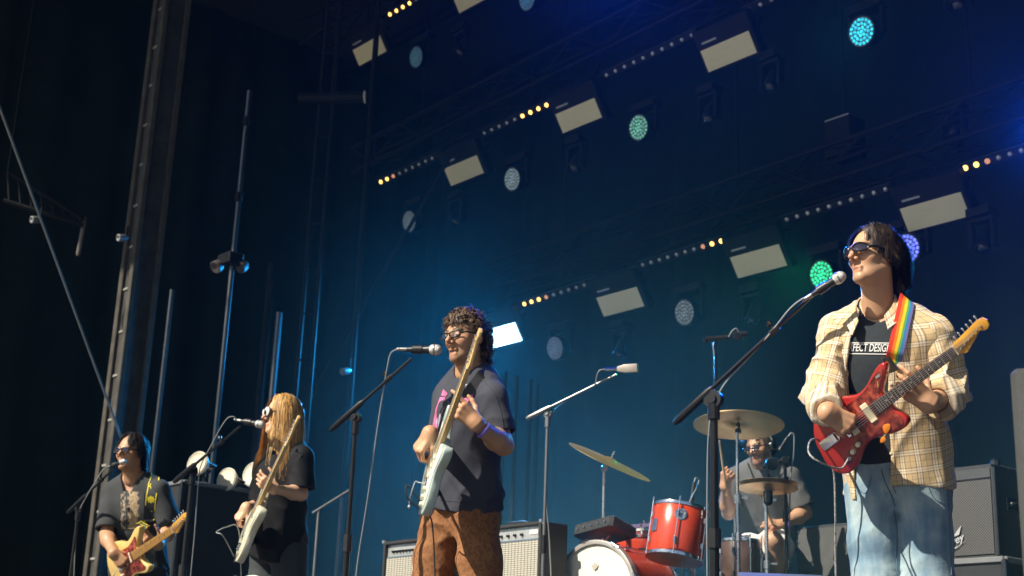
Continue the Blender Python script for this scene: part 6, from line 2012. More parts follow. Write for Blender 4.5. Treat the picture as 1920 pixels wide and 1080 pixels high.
# bass cabinet at the right
cP = P(1862, 867, 7.25)
wP, dP, hP = .64, .36, .49
M = facebox(cP, wP, dP, hP)
pv = thing('speaker_cabinet', M @ Vector((wP / 2, dP / 2, -hP)), 'black speaker cabinet with silver edges behind plaid shirt guitarist', 'speaker cabinet')
b = MB(); b.box((wP, dP, hP), (wP / 2, dP / 2 + .012, -hP / 2), M, .01); b.build('cabinet', m_tolex, pv)
uvpanel('grille', m_pgr, pv, M, .025, wP - .025, .008, -hP + .03, -.075)
b = MB(); b.box((wP - .05, .008, .048), (wP / 2, .009, -.046), M); b.build('front_panel', mat('dark_panel', (.07, .075, .08), .4, .3), pv)
b = MB(); b.box((wP - .05, .012, .006), (wP / 2, .006, -.074), M); b.build('trim', m_black_plastic, pv)
for x in (0, wP):
    b = MB(); b.box((.016, .02, hP - .04), (x + (.004 if x == 0 else -.004), .012, -hP / 2), M, .003); b.build('edge_strip', m_alu, pv)
    for z in (0, -hP):
        b = MB(); b.box((.045, .045, .045), (x, .018, z), M, .012); b.build('corner_cap', m_alu, pv)
b = MB(); b.tube(catmull([M @ Vector(q) for q in ((-.004, .12, -.2), (-.03, .13, -.2), (-.03, .22, -.2), (-.004, .23, -.2))], 5), .011, 8); b.box((.012, .16, .07), (-.002, .175, -.2), M, .004); b.build('handle', m_black_plastic, pv)
def text_mesh(txt, M, size, m, parent, name, shear=0.0, extr=.002, bold=.0):
    cu = bpy.data.curves.new('lettering', 'FONT'); cu.body = txt; cu.size = size; cu.shear = shear; cu.extrude = extr; cu.offset = bold
    ob = bpy.data.objects.new('lettering', cu); COL.objects.link(ob); bpy.context.view_layer.update()
    me = bpy.data.meshes.new_from_object(ob.evaluated_get(bpy.context.evaluated_depsgraph_get()))
    bpy.data.objects.remove(ob); bpy.data.curves.remove(cu)
    me.transform(M)
    return link_mesh(name, me, m, parent)
mlogo = mat('silver_logo', (.6, .6, .6), .3, .6)
ML = M @ Matrix.Translation((.42, -.002, -hP + .07)) @ Matrix.Rotation(R_(90), 4, 'X') @ Matrix.Rotation(R_(180), 4, 'Y') 
ML = frame(M @ Vector((.335, -.003, -hP + .055)), -A_, Vector((0, 0, 1)), -S_)
ML = ML @ Matrix.Rotation(R_(20), 4, 'Z')
text_mesh('Peavey', ML, .055, mlogo, pv, 'logo', .35, .001, .001)
b = MB(); b.prism([(.0, -.012), (.03, -.006), (.1, -.016), (.16, -.008), (.09, -.022), (.03, -.014)], 0, .002, 0, ML); b.prism([(.10, .04), (.17, .075), (.14, .036), (.12, .036)], 0, .002, 0, ML); b.build('logo_stroke', mlogo, pv)
cM = frame(M @ Vector((.30, -.0, -.056)), -A_, Vector((0, 0, 1)), -S_)
text_mesh('TXL', cM, .026, mlogo, pv, 'lettering', 0, .0008)
road_case('dark case under the right speaker cabinet', cP - A_ * .03, .72, .42, cP.z - hP, cP.z - hP - .002)
# dark cabinet low behind the red guitar's cable
cD = P(1640, 975, 8.9)
M = facebox(cD, .8, .4, .5)
dk = thing('speaker_cabinet', M @ Vector((.4, .2, -cD.z)), 'dark low speaker cabinet right of the drummer', 'speaker cabinet')
b = MB(); b.box((.62, .4, cD.z), (.31, .2, -cD.z / 2), M, .008); b.build('cabinet', m_tolex, dk)
uvpanel('grille', mat('grey_grille_cloth', (.075, .078, .08), .8, bump=.4, bscale=500), dk, M, .02, .60, -.004, -.5, -.02)
for z in (-.03, -.1):
    b = MB(); b.lathe([(.011, 0), (.009, .008), (0, .009)], 10, zframe(M @ Vector((.60, -.006, z)), -S_)); b.build('corner_stud', m_chrome, dk)
# big black case in the left wing with round lamps on it
cC = P(343, 903, 10.1)
road_case('large dark case standing behind the long haired singer', cC, .9, .74, cC.z, cC.z)
m_dish = mat('cream_lamp_dish', (.60, .56, .44), .5, vary=.1, scale=20)
for k, (px, py, rr, lab) in enumerate(((370, 869, .088, 'round cream lamp head behind the long haired singer\'s mic stand'), (425, 899, .085, 'round cream lamp head half hidden behind the dark case'), (475, 889, .092, 'round cream lamp head beside the long haired singer\'s hair'))):
    c = P(px, py, 10.25 + .1 * k)
    lm = thing('lamp_head', Vector((c.x, c.y, c.z - rr)), lab, 'lamp', 'round lamps on the case')
    M = zframe(c, (yawdir(28) + Vector((0, 0, .12))).normalized())
    b = MB(); b.lathe([(0, -.07), (rr * .5, -.065), (rr * .85, -.04), (rr, -.012), (rr, .004), (rr * .93, .012), (rr * .88, .008), (rr * .55, .004), (0, .010)], 32, M); b.build('dish', m_dish, lm)
    b = MB(); b.torus(rr * .97, .007, M, 36, 6); b.build('rim', mat('pale_rim', (.66, .64, .56), .4), lm)
    b = MB(); b.lathe([(.05, -.12), (.055, -.06), (.0, -.06)], 16, M); b.tube([M @ Vector((rr, 0, -.03)), M @ Vector((rr * 1.05, 0, -.10)), M @ Vector((-rr * 1.05, 0, -.10)), M @ Vector((-rr, 0, -.03))], .008, 6); b.tube([c + Vector((0, 0, -rr * .6)) - M.to_3x3() @ Vector((0, 0, .09)), Vector((c.x, c.y, cC.z)) - M.to_3x3() @ Vector((0, 0, .09))], .014, 8); b.build('bracket', m_black_plastic, lm)
# monitor wedges at the stage edge
def wedge(label, px0, px1, py, d, h=.5, towel=False):
    a, c = P(px0, py, d), P(px1, py, d)
    ctr = (a + c) / 2
    w = (c - a).length
    X = (c - a).normalized(); X.z = 0; X.normalize(); Y = Vector((-X.y, X.x, 0))
    M = frame(Vector((ctr.x, ctr.y, 0)), X, Y, Vector((0, 0, 1)))
    h = ctr.z
    o = thing('stage_monitor', Vector((ctr.x, ctr.y, 0)), label, 'monitor', 'stage monitor wedges')
    Mx = M @ Matrix(((0, 0, 1, 0), (1, 0, 0, 0), (0, 1, 0, 0), (0, 0, 0, 1)))
    b = MB(); b.prism([(-.05, 0), (.5, 0), (.46, h * .45), (.10, h), (-.05, h * .92)], -w / 2, w / 2, .008, Mx); b.build('cabinet', mat('grey_monitor_paint', (.07, .075, .078), .7), o)
    b = MB(); b.prism([(.455, h * .52), (.15, h * .98), (.165, h * .99), (.47, h * .53)], -w / 2 + .03, w / 2 - .03, .002, Mx); b.build('grille', m_pgr if False else m_grey, o)
    for s in (-1, 1):
        b = MB(); b.box((.02, .30, .02), (s * (w / 2 + .004), .12, h * .6), M, .004); b.build('handle', m_alu, o)
    return o, M, h
wedge('grey stage monitor wedge in front of the drum kit', 1392, 1556, 1070, 4.6)
o, M, h = wedge('stage monitor wedge with white towel in front of long haired singer', 405, 560, 1094, 7.2)
tw = MB()
vs_, fs = [], []
for j in range(9):
    for i in range(15):
        x = -.11 + .22 * i / 14; y = -.062 + .016 * max(0, j - 3) * 1.6
        up_ = (h + .004 + .016 * abs(math.sin(x * 30 + y * 20)) + .010 * math.cos(x * 14)) if j >= 3 else h - .03 * (3 - j)
        vs_.append(M @ Vector((x, y - .006 * math.sin(x * 40) * (j < 3), up_)))
for j in range(8):
    for i in range(14):
        a = j * 15 + i; fs.append((a, a + 1, a + 16, a + 15))
tw.add(vs_, fs); q = tw.build('towel', mat('white_terry', (.72, .72, .70), .95, bump=.6, bscale=200), None, 180, origin=M @ Vector((0, 0, h)))
md = q.modifiers.new('cloth', 'SOLIDIFY'); md.thickness = .008; md.offset = 1
tag(q, 'crumpled white towel lying on a stage monitor', 'towel')
# near black stack at the right edge of the picture
c = P(1893, 690, 3.25)
r_ = ray(1893, 690); yv = Vector((r_.x + .06, r_.y, 0)).normalized()
M = frame(Vector((c.x, c.y, 0)), Vector((yv.y, -yv.x, 0)), yv, Vector((0, 0, 1)))
st = thing('speaker_stack', M @ Vector((.3, .3, 0)), 'dark grey speaker stack at the right edge close to the camera', 'speaker')
b = MB(); b.box((.6, .6, c.z), (.3, .3, c.z / 2), M, .012); b.build('cabinet', mat('dark_speaker_paint', (.045, .05, .052), .65, bump=.3, bscale=200), st)
b = MB(); b.box((.5, .01, c.z - .12), (.3, -.004, c.z / 2), M, .003); b.build('grille', m_pgr, st)
# ------------------------------------------------------------------ lighting rig
m_fix = mat('fixture_black', (.006, .0064, .007), .5, .0, spec=.15)
m_panel = mat('led_panel_phosphor', (.90, .84, .58), .6, vary=.03, scale=30, bump=.3, bscale=160)
m_panel_on = emit('led_panel_lit', (.32, .70, 1.0), 9.0)
m_lensw = mat('clear_led_lens', (.55, .58, .60), .12, .6, rvary=.05)
U_LOW, U_MID, U_TOP = 8.7, 8.1, 7.9
DN = Vector((0, 0, -1))
def led_panel(px, py, u, label, w=.52, h=.19, lit=False):
    c = on_u(px, py, u)
    o = thing('led_strobe_panel', c, label, 'stage light', 'rectangular LED panels on the trusses')
    al = R_(57)
    Y = -(S_ * math.cos(al) + DN * math.sin(al))
    X = -A_
    M = frame(c, X, Y, X.cross(Y))
    if M.to_3x3().col[2].dot(S_) > 0: M = frame(c, -X, Y, (-X).cross(Y))
    b = MB(); b.box((w + .07, h + .20, .10), (0, .07, -.054), M, .012); b.build('housing', m_fix, o)
    b = MB(); b.box((w, h, .008), (0, 0, .003), M, .002); b.build('panel', m_panel_on if lit else m_panel, o)
    b = MB(); b.box((w * .3, .016, .003), (-w * .28, h / 2 + .05, .0), M); b.build('label_plate', mat('white_marking', (.45, .45, .45), .6), o)
    top = c + Vector((0, 0, .36)) + S_ * .05
    b = MB()
    for s in (-1, 1): b.tube([M @ Vector((s * (w / 2 + .05), .08, -.05)), top + X * s * (w / 2 + .05) - Vector((0, 0, .14))], .012, 6)
    b.tube([top + X * (w / 2 + .05) - Vector((0, 0, .14)), top - X * (w / 2 + .05) - Vector((0, 0, .14))], .012, 6); b.tube([top - Vector((0, 0, .14)), top], .02, 8); b.build('yoke', m_fix, o)
    if lit:
        ld = bpy.data.lights.new('led_panel_glow', 'SPOT'); ld.shadow_soft_size = .12; ld.spot_size = R_(125); ld.spot_blend = 1.0; ld.energy = 1350; ld.color = (.012, .36, .95)
        lo = bpy.data.objects.new('led_panel_glow', ld); COL.objects.link(lo); lo.parent = o
        n = M.to_3x3().col[2]
        dv = (Vector(n) * .5 + (CAM - c).normalized()).normalized()
        lo.matrix_world = Matrix.Translation(Vector(n) * .05) @ dv.to_track_quat('-Z', 'Y').to_matrix().to_4x4()
    return o
def wash_light(px, py, u, label, col=None, strength=0.0, Rr=.112, beam=0, to=None):
    c = on_u(px, py, u)
    o = thing('led_wash_light', c, label, 'stage light', 'round LED wash lights on the trusses')
    n = (-S_ * .96 + DN * .22).normalized()
    M = zframe(c, n)
    b = MB(); b.lathe([(0, -.16), (Rr * .8, -.16), (Rr * 1.05, -.10), (Rr * 1.12, -.02), (Rr * 1.12, .006), (Rr * 1.02, .006), (Rr * 1.02, -.004), (0, -.004)], 28, M); b.build('light_head', m_fix, o)
    lens = MB()
    pts = [(0, 0)]
    for ring, cnt in ((.27, 6), (.54, 12), (.82, 18)):
        pts += [(Rr * ring * math.cos(2 * math.pi * k / cnt + ring), Rr * ring * math.sin(2 * math.pi * k / cnt + ring)) for k in range(cnt)]
    for x, y in pts:
        lens.lathe([(.0125, -.004), (.0125, .002), (.009, .006), (0, .008)], 8, M @ Matrix.Translation((x, y, 0)))
    if col:
        t = NT('lit_lens')
        nz = t.noise(60, 2)
        t.set(Base_Color=(.1, .1, .1), Roughness=.2, Emission_Color=col, Emission_Strength=t.math('MULTIPLY', t.ramp(nz, [(.35, .25), (.65, 1.0)]), strength))
        lm = t.m
    else: lm = m_lensw
    tag(lens.build('lens_array', lm, o), kind='stuff')
    b = MB(); b.lathe([(Rr * 1.01, -.003), (Rr * 1.01, -.002), (0, -.002)], 24, M); b.build('lens_plate', mat('lens_plate', (.12, .13, .13), .35), o)
    X = A_
    b = MB()
    for s in (-1, 1): b.box((.03, .06, .24), (0, 0, 0), Matrix.Translation(c + X * s * (Rr * 1.25) + S_ * .08 + Vector((0, 0, .08))) @ FR, .006)
    b.box((Rr * 2.8, .12, .07), (0, 0, 0), Matrix.Translation(c + S_ * .08 + Vector((0, 0, .225))) @ FR, .008); b.build('yoke', m_fix, o)
    if beam:
        ld = bpy.data.lights.new('wash_glow', 'SPOT'); ld.energy = beam; ld.color = col; ld.spot_size = R_(55); ld.spot_blend = 1; ld.shadow_soft_size = Rr
        lo = bpy.data.objects.new('wash_glow', ld); COL.objects.link(lo); lo.parent = o
        dv = n if to is None else (to - c).normalized()
        lo.matrix_world = Matrix.Translation(n * .05) @ dv.to_track_quat('-Z', 'Y').to_matrix().to_4x4()
    return o
def moving_head(px, py, u, label, aimv=None, col=None, energy=0, spot=40):
    c = on_u(px, py, u)
    o = thing('moving_head_light', c, label, 'stage light', 'dark moving heads on the trusses')
    n = (aimv or (-S_ * .45 + DN * .9)).normalized()
    K = .56
    M = zframe(c, n) @ Matrix.Diagonal((K, K, K, 1))
    b = MB(); b.lathe([(0, -.24), (.07, -.24), (.095, -.16), (.105, .02), (.11, .11), (.10, .125), (.085, .125), (.08, .10), (0, .10)], 24, M); b.build('light_head', m_fix, o)
    lm = mat('front_lens', (.03, .035, .04), .03, .0, rvary=.01, coat=1.0) if not col else emit('blue_lens', (.05, .15, 1.0), 25)
    b = MB(); b.lathe([(.08, .098), (.06, .118), (.03, .128), (0, .131)], 22, M); b.build('front_lens', lm, o)
    b = MB()
    for s in (-1, 1): b.box((.05, .14, .36), (0, 0, 0), Matrix.Translation(c) @ FR @ Matrix.Diagonal((K, K, K, 1)) @ Matrix.Translation((s * .155, 0, .10)), .012)
    b.box((.36, .16, .06), (0, 0, 0), Matrix.Translation(c) @ FR @ Matrix.Diagonal((K, K, K, 1)) @ Matrix.Translation((0, 0, .30)), .012); b.build('yoke', m_fix, o)
    b = MB(); b.box((.34, .26, .12), (0, 0, 0), Matrix.Translation(c) @ FR @ Matrix.Diagonal((K, K, K, 1)) @ Matrix.Translation((0, 0, .40)), .012); b.build('base', m_fix, o)
    if col:
        ld = bpy.data.lights.new('beam', 'SPOT'); ld.energy = energy; ld.color = col; ld.spot_size = R_(spot); ld.spot_blend = .8; ld.shadow_soft_size = .06
        lo = bpy.data.objects.new('beam', ld); COL.objects.link(lo); lo.parent = o
        lo.matrix_world = Matrix.Translation(n * .15) @ n.to_track_quat('-Z', 'Y').to_matrix().to_4x4()
    return o
m_warm = emit('warm_led', (1.0, .58, .12), 2.2)
m_warmdim = emit('dim_warm_led', (1.0, .45, .25), .4)
bm_ = MB(); bm_.lathe([(.021, -.004), (.021, .002), (.015, .010), (.007, .013), (0, .014)], 14); ME_L = bm_.mesh('lens', 60)
LENS = {}
def lens_mesh(m):
    if m.name not in LENS:
        k = ME_L.copy(); k.materials.append(m); LENS[m.name] = k
    return LENS[m.name]
def batten(p0, p1, u, n, lit, dim, label):
    a, c = on_u(*p0, u), on_u(*p1, u)
    o = thing('led_batten', a.lerp(c, .5), label, 'stage light', 'LED battens along the trusses')
    X = (c - a).normalized()
    nrm = (-S_ * .85 + DN * .52).normalized()
    nrm = (nrm - X * nrm.dot(X)).normalized()
    M = frame(a.lerp(c, .5), X, nrm.cross(X), nrm)
    w = (c - a).length
    b = MB(); b.box((w + w / (n - 1), .075, .09), (0, 0, -.048), M, .008); hs = b.build('housing', m_fix, o)
    b = MB(); b.box((w + w / (n - 1) + .01, .004, .012), (0, .04, -.004), M); b.build('edge_strip', mat('edge_strip', (.05, .055, .06), .4, .4), o)
    for k in range(n):
        x = -w / 2 + w * k / (n - 1)
        mm = m_warm if k in lit else m_warmdim if k in dim else m_lensw
        q = bpy.data.objects.new('lens', lens_mesh(mm)); COL.objects.link(q); q.parent = o
        q.matrix_local = Matrix.Translation(-Vector(o.location)) @ M @ Matrix.Translation((x, 0, 0))
    return a, c
def box_truss(a, c, label, s=.30, up=.26, back=.14):
    X = (c - a).normalized()
    o = thing('lighting_truss', a.lerp(c, .5) + Vector((0, 0, up)), label, 'truss', 'lighting trusses')
    L = (c - a).length
    cor = [(i * s / 2, j * s / 2) for i in (-1, 1) for j in (-1, 1)]
    base = lambda t, i, j: a + X * t + S_ * (back + i) + Vector((0, 0, up + s / 2 + j))
    for i, j in cor:
        b = MB(); b.tube([base(0, i, j), base(L, i, j)], .024, 8); b.build('chord', m_truss, o)
    b = MB(); n = int(L / .45); st = L / n
    for k in range(n):
        for (i0, j0), (i1, j1) in (((-s / 2, -s / 2), (-s / 2, s / 2)), ((s / 2, -s / 2), (s / 2, s / 2)), ((-s / 2, -s / 2), (s / 2, -s / 2)), ((-s / 2, s / 2), (s / 2, s / 2))):
            p, q = (base(k * st, i0, j0), base((k + 1) * st, i1, j1)) if k % 2 else (base(k * st, i1, j1), base((k + 1) * st, i0, j0))
            b.tube([p, q], .011, 5)
    tag(b.build('lacing', m_truss, o), kind='stuff')
    for t in (.15, .5, .85):
        b = MB(); q = base(L * t, 0, s / 2); b.tube([q, Vector((q.x, q.y, ROOF_Z))], .012, 6); b.build('hanging_chain', m_truss, o)
    return o
# low rear truss
a0 = on_u(905, 594, U_LOW); a1 = on_u(2050, 246, U_LOW)
box_truss(a0, a1, 'low black lighting truss behind the drum kit')
batten((983, 570), (1110, 530), U_LOW, 10, (0, 1, 2), (3,), 'LED batten with lit warm end at the left of the low truss')
batten((1205, 497), (1352, 452), U_LOW, 10, (8, 9), (7,), 'LED batten with two lit warm lenses at its right end on the low truss')
batten((1475, 412), (1660, 355), U_LOW, 10, (), (), 'unlit LED batten on the low truss left of the plaid shirt guitarist')
batten((1810, 315), (2004, 255), U_LOW, 10, (0, 1), (2,), 'LED batten leaving the picture at the right of the low truss')
led_panel(940, 630, U_LOW, 'bright blue white LED panel behind the middle singer\'s head', lit=True)
led_panel(1163, 566, U_LOW, 'unlit cream LED panel second on the low truss')
led_panel(1422, 490, U_LOW, 'unlit cream LED panel third on the low truss')
led_panel(1752, 398, U_LOW, 'unlit cream LED panel right of the plaid shirt guitarist on the low truss')
wash_light(1040, 653, U_LOW, 'dim round wash light lowest and left on the low truss', (.25, .35, .55), .25)
wash_light(1283, 586, U_LOW, 'dim grey round wash light above the drum kit on the low truss', (.4, .5, .55), .28)
wash_light(1540, 515, U_LOW, 'round wash light glowing green behind the plaid shirt guitarist\'s microphone', (.02, .75, .30), 1.6, beam=110, to=P(820, 430, 6.4))
wash_light(1700, 466, U_LOW, 'round wash light glowing blue violet behind the plaid shirt guitarist\'s head', (.10, .14, 1.0), 2.6, beam=60, to=P(1700, 700, 4))
moving_head(1413, 592, U_LOW, 'dark moving head below the third low truss panel')
moving_head(1845, 455, U_LOW, 'dark moving head at the far right of the low truss')
moving_head(1165, 656, U_LOW, 'dark moving head below the second low truss panel')
moving_head(1790, 255, U_LOW + .3, 'dark moving head above the low truss at the right', Vector((-.3, -.4, .3)))
# middle truss
a0 = on_u(655, 367, U_MID); a1 = on_u(1700, -125, U_MID)
box_truss(a0, a1, 'middle black lighting truss high over the stage')
batten((714, 341), (823, 291), U_MID, 10, (0, 1), (2,), 'LED batten with lit warm left end on the middle truss')
batten((908, 250), (1040, 190), U_MID, 10, (5, 6, 7, 8, 9), (), 'LED batten with five lit warm lenses on the middle truss')
batten((1137, 141), (1297, 66), U_MID, 10, (), (), 'unlit bluish LED batten high on the middle truss')
batten((1405, 18), (1600, -70), U_MID, 10, (), (), 'LED batten crossing the top edge of the picture')
led_panel(870, 320, U_MID, 'unlit cream LED panel lowest on the middle truss')
led_panel(1085, 217, U_MID, 'unlit cream LED panel centred on the middle truss')
led_panel(1366, 97, U_MID, 'unlit cream LED panel highest on the middle truss')
wash_light(767, 415, U_MID, 'small dim wash light at the lower end of the middle truss', (.3, .45, .5), .2)
wash_light(960, 336, U_MID, 'dim silvery wash light on the middle truss', (.4, .55, .6), .35)
wash_light(1197, 239, U_MID, 'pale green wash light on the middle truss', (.2, .7, .5), .55)
wash_light(1615, 59, U_MID, 'round wash light glowing teal near the top right', (.02, .55, .75), 1.6, beam=60, to=P(1000, 300, 5))
moving_head(857, 408, U_MID, 'dark moving head below the lowest middle truss panel')
moving_head(1080, 308, U_MID, 'dark moving head below the centred middle truss panel')
moving_head(1330, 216, U_MID, 'dark moving head left of centre under the highest middle truss panel')
moving_head(1447, 155, U_MID, 'dark moving head right of the highest middle truss panel')
moving_head(1798, 2, U_MID, 'dark moving head cut by the top edge at the right')
# top truss
a0 = on_u(560, 118, U_TOP); a1 = on_u(1150, -210, U_TOP)
box_truss(a0, a1, 'highest black lighting truss at the top left of centre')
batten((731, 27), (845, -38), U_TOP, 10, (0, 1, 2, 3), (), 'LED batten with lit warm lenses at the top edge of the picture')
led_panel(693, 95, U_TOP, 'unlit cream LED panel at the left end of the highest truss')
led_panel(885, -8, U_TOP, 'unlit cream LED panel cut by the top edge of the picture')
wash_light(780, 107, U_TOP, 'dim blue round wash light under the highest truss', (.05, .3, .45), .22)
wash_light(988, -2, U_TOP, 'dim blue wash light cut by the top edge of the picture', (.05, .3, .6), .3)
moving_head(865, 92, U_TOP, 'dark moving head under the highest truss')
# hanging box between the trusses
c = on_u(1585, 262, U_LOW + .4)
o = thing('hanging_speaker', c, 'small dark box hanging between the trusses at the right', 'speaker', None)
b = MB(); b.box((.26, .22, .34), (0, 0, 0), Matrix.Translation(c) @ FR, .01); b.build('cabinet', m_fix, o)
b = MB(); b.box((.24, .004, .012), (0, -.113, .165), Matrix.Translation(c) @ FR); b.build('label_plate', mat('white_marking', (.45, .45, .45), .6), o)
b = MB(); b.tube([c + Vector((0, 0, .17)), Vector((c.x, c.y, ROOF_Z))], .01, 6); b.build('hanging_chain', m_truss, o)
# the lamps whose blue beams show in the smoke
moving_head(1135, -75, U_MID, 'moving head throwing a blue beam from above the top edge', (CAM + Vector((.6, 1.5, 2.5)) - on_u(1135, -75, U_MID)), (.0, .07, 1.0), 1500, 62)
moving_head(1965, 262, U_LOW, 'moving head throwing a blue beam at the right edge', (CAM + Vector((.2, 2.5, 1.6)) - on_u(1965, 262, U_LOW)), (.0, .09, 1.0), 600, 62)

# ------------------------------------------------------------------ poles and towers in the left wing
def vpole(name, foot, ztop, r, label, m=m_alu, joints=(), z0=0.0, cat='pole', group='poles in the left wing'):
    f = Vector((foot.x, foot.y, z0))
    o = thing(name, f, label, cat, group)
    b = MB(); b.tube([f, Vector((f.x, f.y, ztop))], r, 10); b.build('tube', m, o)
    for z in joints:
        b = MB(); b.tube([Vector((f.x, f.y, z - .04)), Vector((f.x, f.y, z + .04))], r * 1.5, 10); b.build('coupler', m_truss, o)
    b = MB(); b.lathe([(r * 5, 0), (r * 5, .02), (r * 1.5, .04)], 16, Matrix.Translation(f)); b.build('base_plate', m_truss, o)
    return o
def zat(px, py, d): return P(px, py, d).z
# sunlit tower
f = P(245, 660, 12.6)
tw = thing('truss_tower', Vector((f.x, f.y, 0)), 'square grey tower with a sunlit lower half in the left wing', 'tower')
MT_ = Matrix.Translation((f.x, f.y, 0)) @ FR
ws = .27
m_pale = mat('weathered_grey_wrap', (.072, .067, .058), .7, vary=.25, spec=.1, scale=8)
for i, j in ((-1, -1), (1, -1), (-1, 1), (1, 1)):
    b = MB(); b.box((.07, .05, 9.1), (i * (ws / 2 - .035), j * (ws / 2 - .025), 4.55), MT_, .006); b.build('leg', m_pale, tw)
for j, nm in ((-1, 'web_panel'), (1, 'web_panel')):
    b = MB(); b.box((ws - .14, .02, 9.05), (0, j * (ws / 2 - .045), 4.54), MT_); b.build(nm, mat('dark_web', (.03, .03, .03), .7, vary=.4, scale=9), tw)
for i in (-1, 1):
    b = MB(); b.box((.02, ws - .1, 9.05), (i * (ws / 2 - .045), 0, 4.54), MT_); b.build('web_panel', mat('dark_web', (.03, .03, .03), .7, vary=.4, scale=9), tw)
for k in range(22):
    z = .35 + k * .40
    b = MB(); b.box((.10 if k % 2 else .15, .012, .022), (0, -ws / 2 + .028, z), MT_, .003); b.build('rung', mat('bright_rung', (.28, .28, .26), .5), tw)
vpole('vertical_pipe', P(437, 480, 11.6), zat(469, 128, 11.6), .021, 'tall thin silver pipe with a lamp clamp in the left wing', m_alu, (zat(465, 196, 11.6), zat(447, 358, 11.6)))
pc_ = P(432, 488, 11.6)
o = thing('clamp_light', pc_, 'small dark twin lamp clamped to the tall silver pipe', 'stage light')
b = MB(); b.box((.2, .14, .1), (0, 0, .0), Matrix.Translation(pc_) @ FR, .01); b.build('housing', m_fix, o)
for s in (-1, 1):
    b = MB(); b.lathe([(.02, -.06), (.05, -.02), (.055, .03), (.048, .034), (0, .02)], 16, zframe(pc_ + RT * s * .1 - Vector((0, 0, .05)), (yawdir(40) + DN * .8))); b.build('lamp_shade', mat('dull_shade', (.05, .04, .038), .6), o)
vpole('vertical_pipe', P(312, 640, 12.2), zat(325, 535, 12.2), .022, 'short grey pipe right of the sunlit tower', m_alu)
vpole('vertical_pipe', P(517, 660, 12.4), zat(525, 580, 12.4), .030, 'short thick grey pipe behind the long haired singer', m_alu)
vpole('vertical_pipe', P(497, 640, 13.2), zat(512, 480, 13.2), .035, 'dark pipe left of the short thick pipe', m_truss)
# ladder tower
f0, f1 = P(566, 600, 13.0), P(592, 600, 13.0)
o = thing('ladder_truss', Vector((f0.x, f0.y, 0)), 'slim vertical ladder truss behind the middle mic stand', 'truss')
for q in (f0, f1):
    b = MB(); b.tube([Vector((q.x, q.y, 0)), Vector((q.x, q.y, 9.2))], .020, 8); b.build('chord', m_truss, o)
for k in range(20):
    z = .4 + k * .44
    b = MB(); b.tube([Vector((f0.x, f0.y, z)), Vector((f1.x, f1.y, z))], .011, 6); b.build('rung', m_truss, o)
vpole('vertical_pipe', P(668, 590, 13.6), 9.2, .03, 'dark pipe right of the slim ladder truss', m_truss)
for p, q, r, lab in (((0, 203, 11.0), (222, 806, 11.4), .010, 'long slanting stay cable at the far left'), ((742, 470, 13.8), (600, 715, 13.8), .018, 'slanting dark brace behind the middle mic stand')):
    a, c = P(*p), P(*q)
    d = (c - a).normalized(); end = c + d * ((0.02 - c.z) / d.z) if d.z < 0 else c
    b = MB(); b.tube([a - d * 1.2, end], r, 8)
    tag(b.build('stay_cable' if r < .012 else 'brace', mat('grey_wire_rope', (.11, .12, .125), .6) if r < .012 else m_truss, None, origin=end), lab, 'cable' if r < .012 else 'brace')
for k, (x, d) in enumerate(((944, 11.9), (966, 11.7), (992, 11.9), (1006, 12.0))):
    vpole('vertical_pipe', P(x, 800, d), zat(x, 690 + 8 * k, d), .018, ('first', 'second', 'third', 'fourth')[k] + ' thin pipe from the left of four standing behind the middle singer', m_truss, group='thin pipes at the back')
# slung truss end at the far left
a, c = P(15, 322, 13.0), P(157, 412, 13.0)
o = thing('truss_section', a, 'faint hanging truss section at the far left', 'truss')
for dz in (0, -.28):
    b = MB(); b.tube([a + Vector((0, 0, dz)), c + Vector((0, 0, dz * .2))], .022, 8); b.build('chord', m_truss, o)
for k in range(7):
    t = k / 7; b = MB(); b.tube([a.lerp(c, t), a.lerp(c, t + .08) + Vector((0, 0, -.28 * (1 - .8 * t)))], .013, 6); b.build('brace', m_truss, o)
b = MB(); b.tube([a, Vector((a.x, a.y, ROOF_Z))], .01, 6); b.build('hanging_chain', m_truss, o)
q = P(154, 437, 13.0); o = thing('work_light', q, 'narrow pale lamp hanging below the truss section at the far left', 'lamp')
b = MB(); b.lathe([(.012, -.22), (.022, -.2), (.02, .1), (.008, .16)], 10, zframe(q, (0.05, 0, 1))); b.build('lamp_tube', mat('pale_tube', (.14, .125, .115), .5), o)
b = MB(); b.tube([q + Vector((0, 0, .15)), c], .006, 6); b.build('hook', m_truss, o)
for k, (x, y, lab) in enumerate(((67, 412, 'tiny pale clamp light on the slanting stay cable'), (229, 446, 'tiny pale clamp light left of the sunlit tower'), (648, 696, 'small pale clamp light behind the middle mic stand'))):
    q = P(x, y, 12.4); o = thing('clamp_light', q, lab, 'stage light', 'tiny clamp lights in the wing')
    b = MB(); b.lathe([(.015, -.06), (.03, -.03), (.034, .04), (.025, .045), (0, .03)], 12, zframe(q, (yawdir(40) + DN * .3))); b.build('lamp_shade', mat('pale_shade', (.14, .15, .16), .5), o)
    b = MB(); b.tube([q + S_ * .04, q + S_ * .04 + Vector((0, 0, .12))], .008, 6); b.build('clamp', m_truss, o)
# pale boom leaning behind the long haired singer
st = thing('microphone_stand', Vector((*P(600, 940, 9.6).xy, 0)), 'pale boom stand out of focus behind the long haired singer', 'mic stand', 'microphone stands')
b = MB(); b.tube([P(586, 962, 9.6), P(662, 915, 9.7)], .009, 8); b.build('boom', m_standg, st)
fx = P(598, 955, 9.62); b = MB(); b.tube([Vector((fx.x, fx.y, 0)), fx], .011, 8); b.build('pole', m_standg, st)
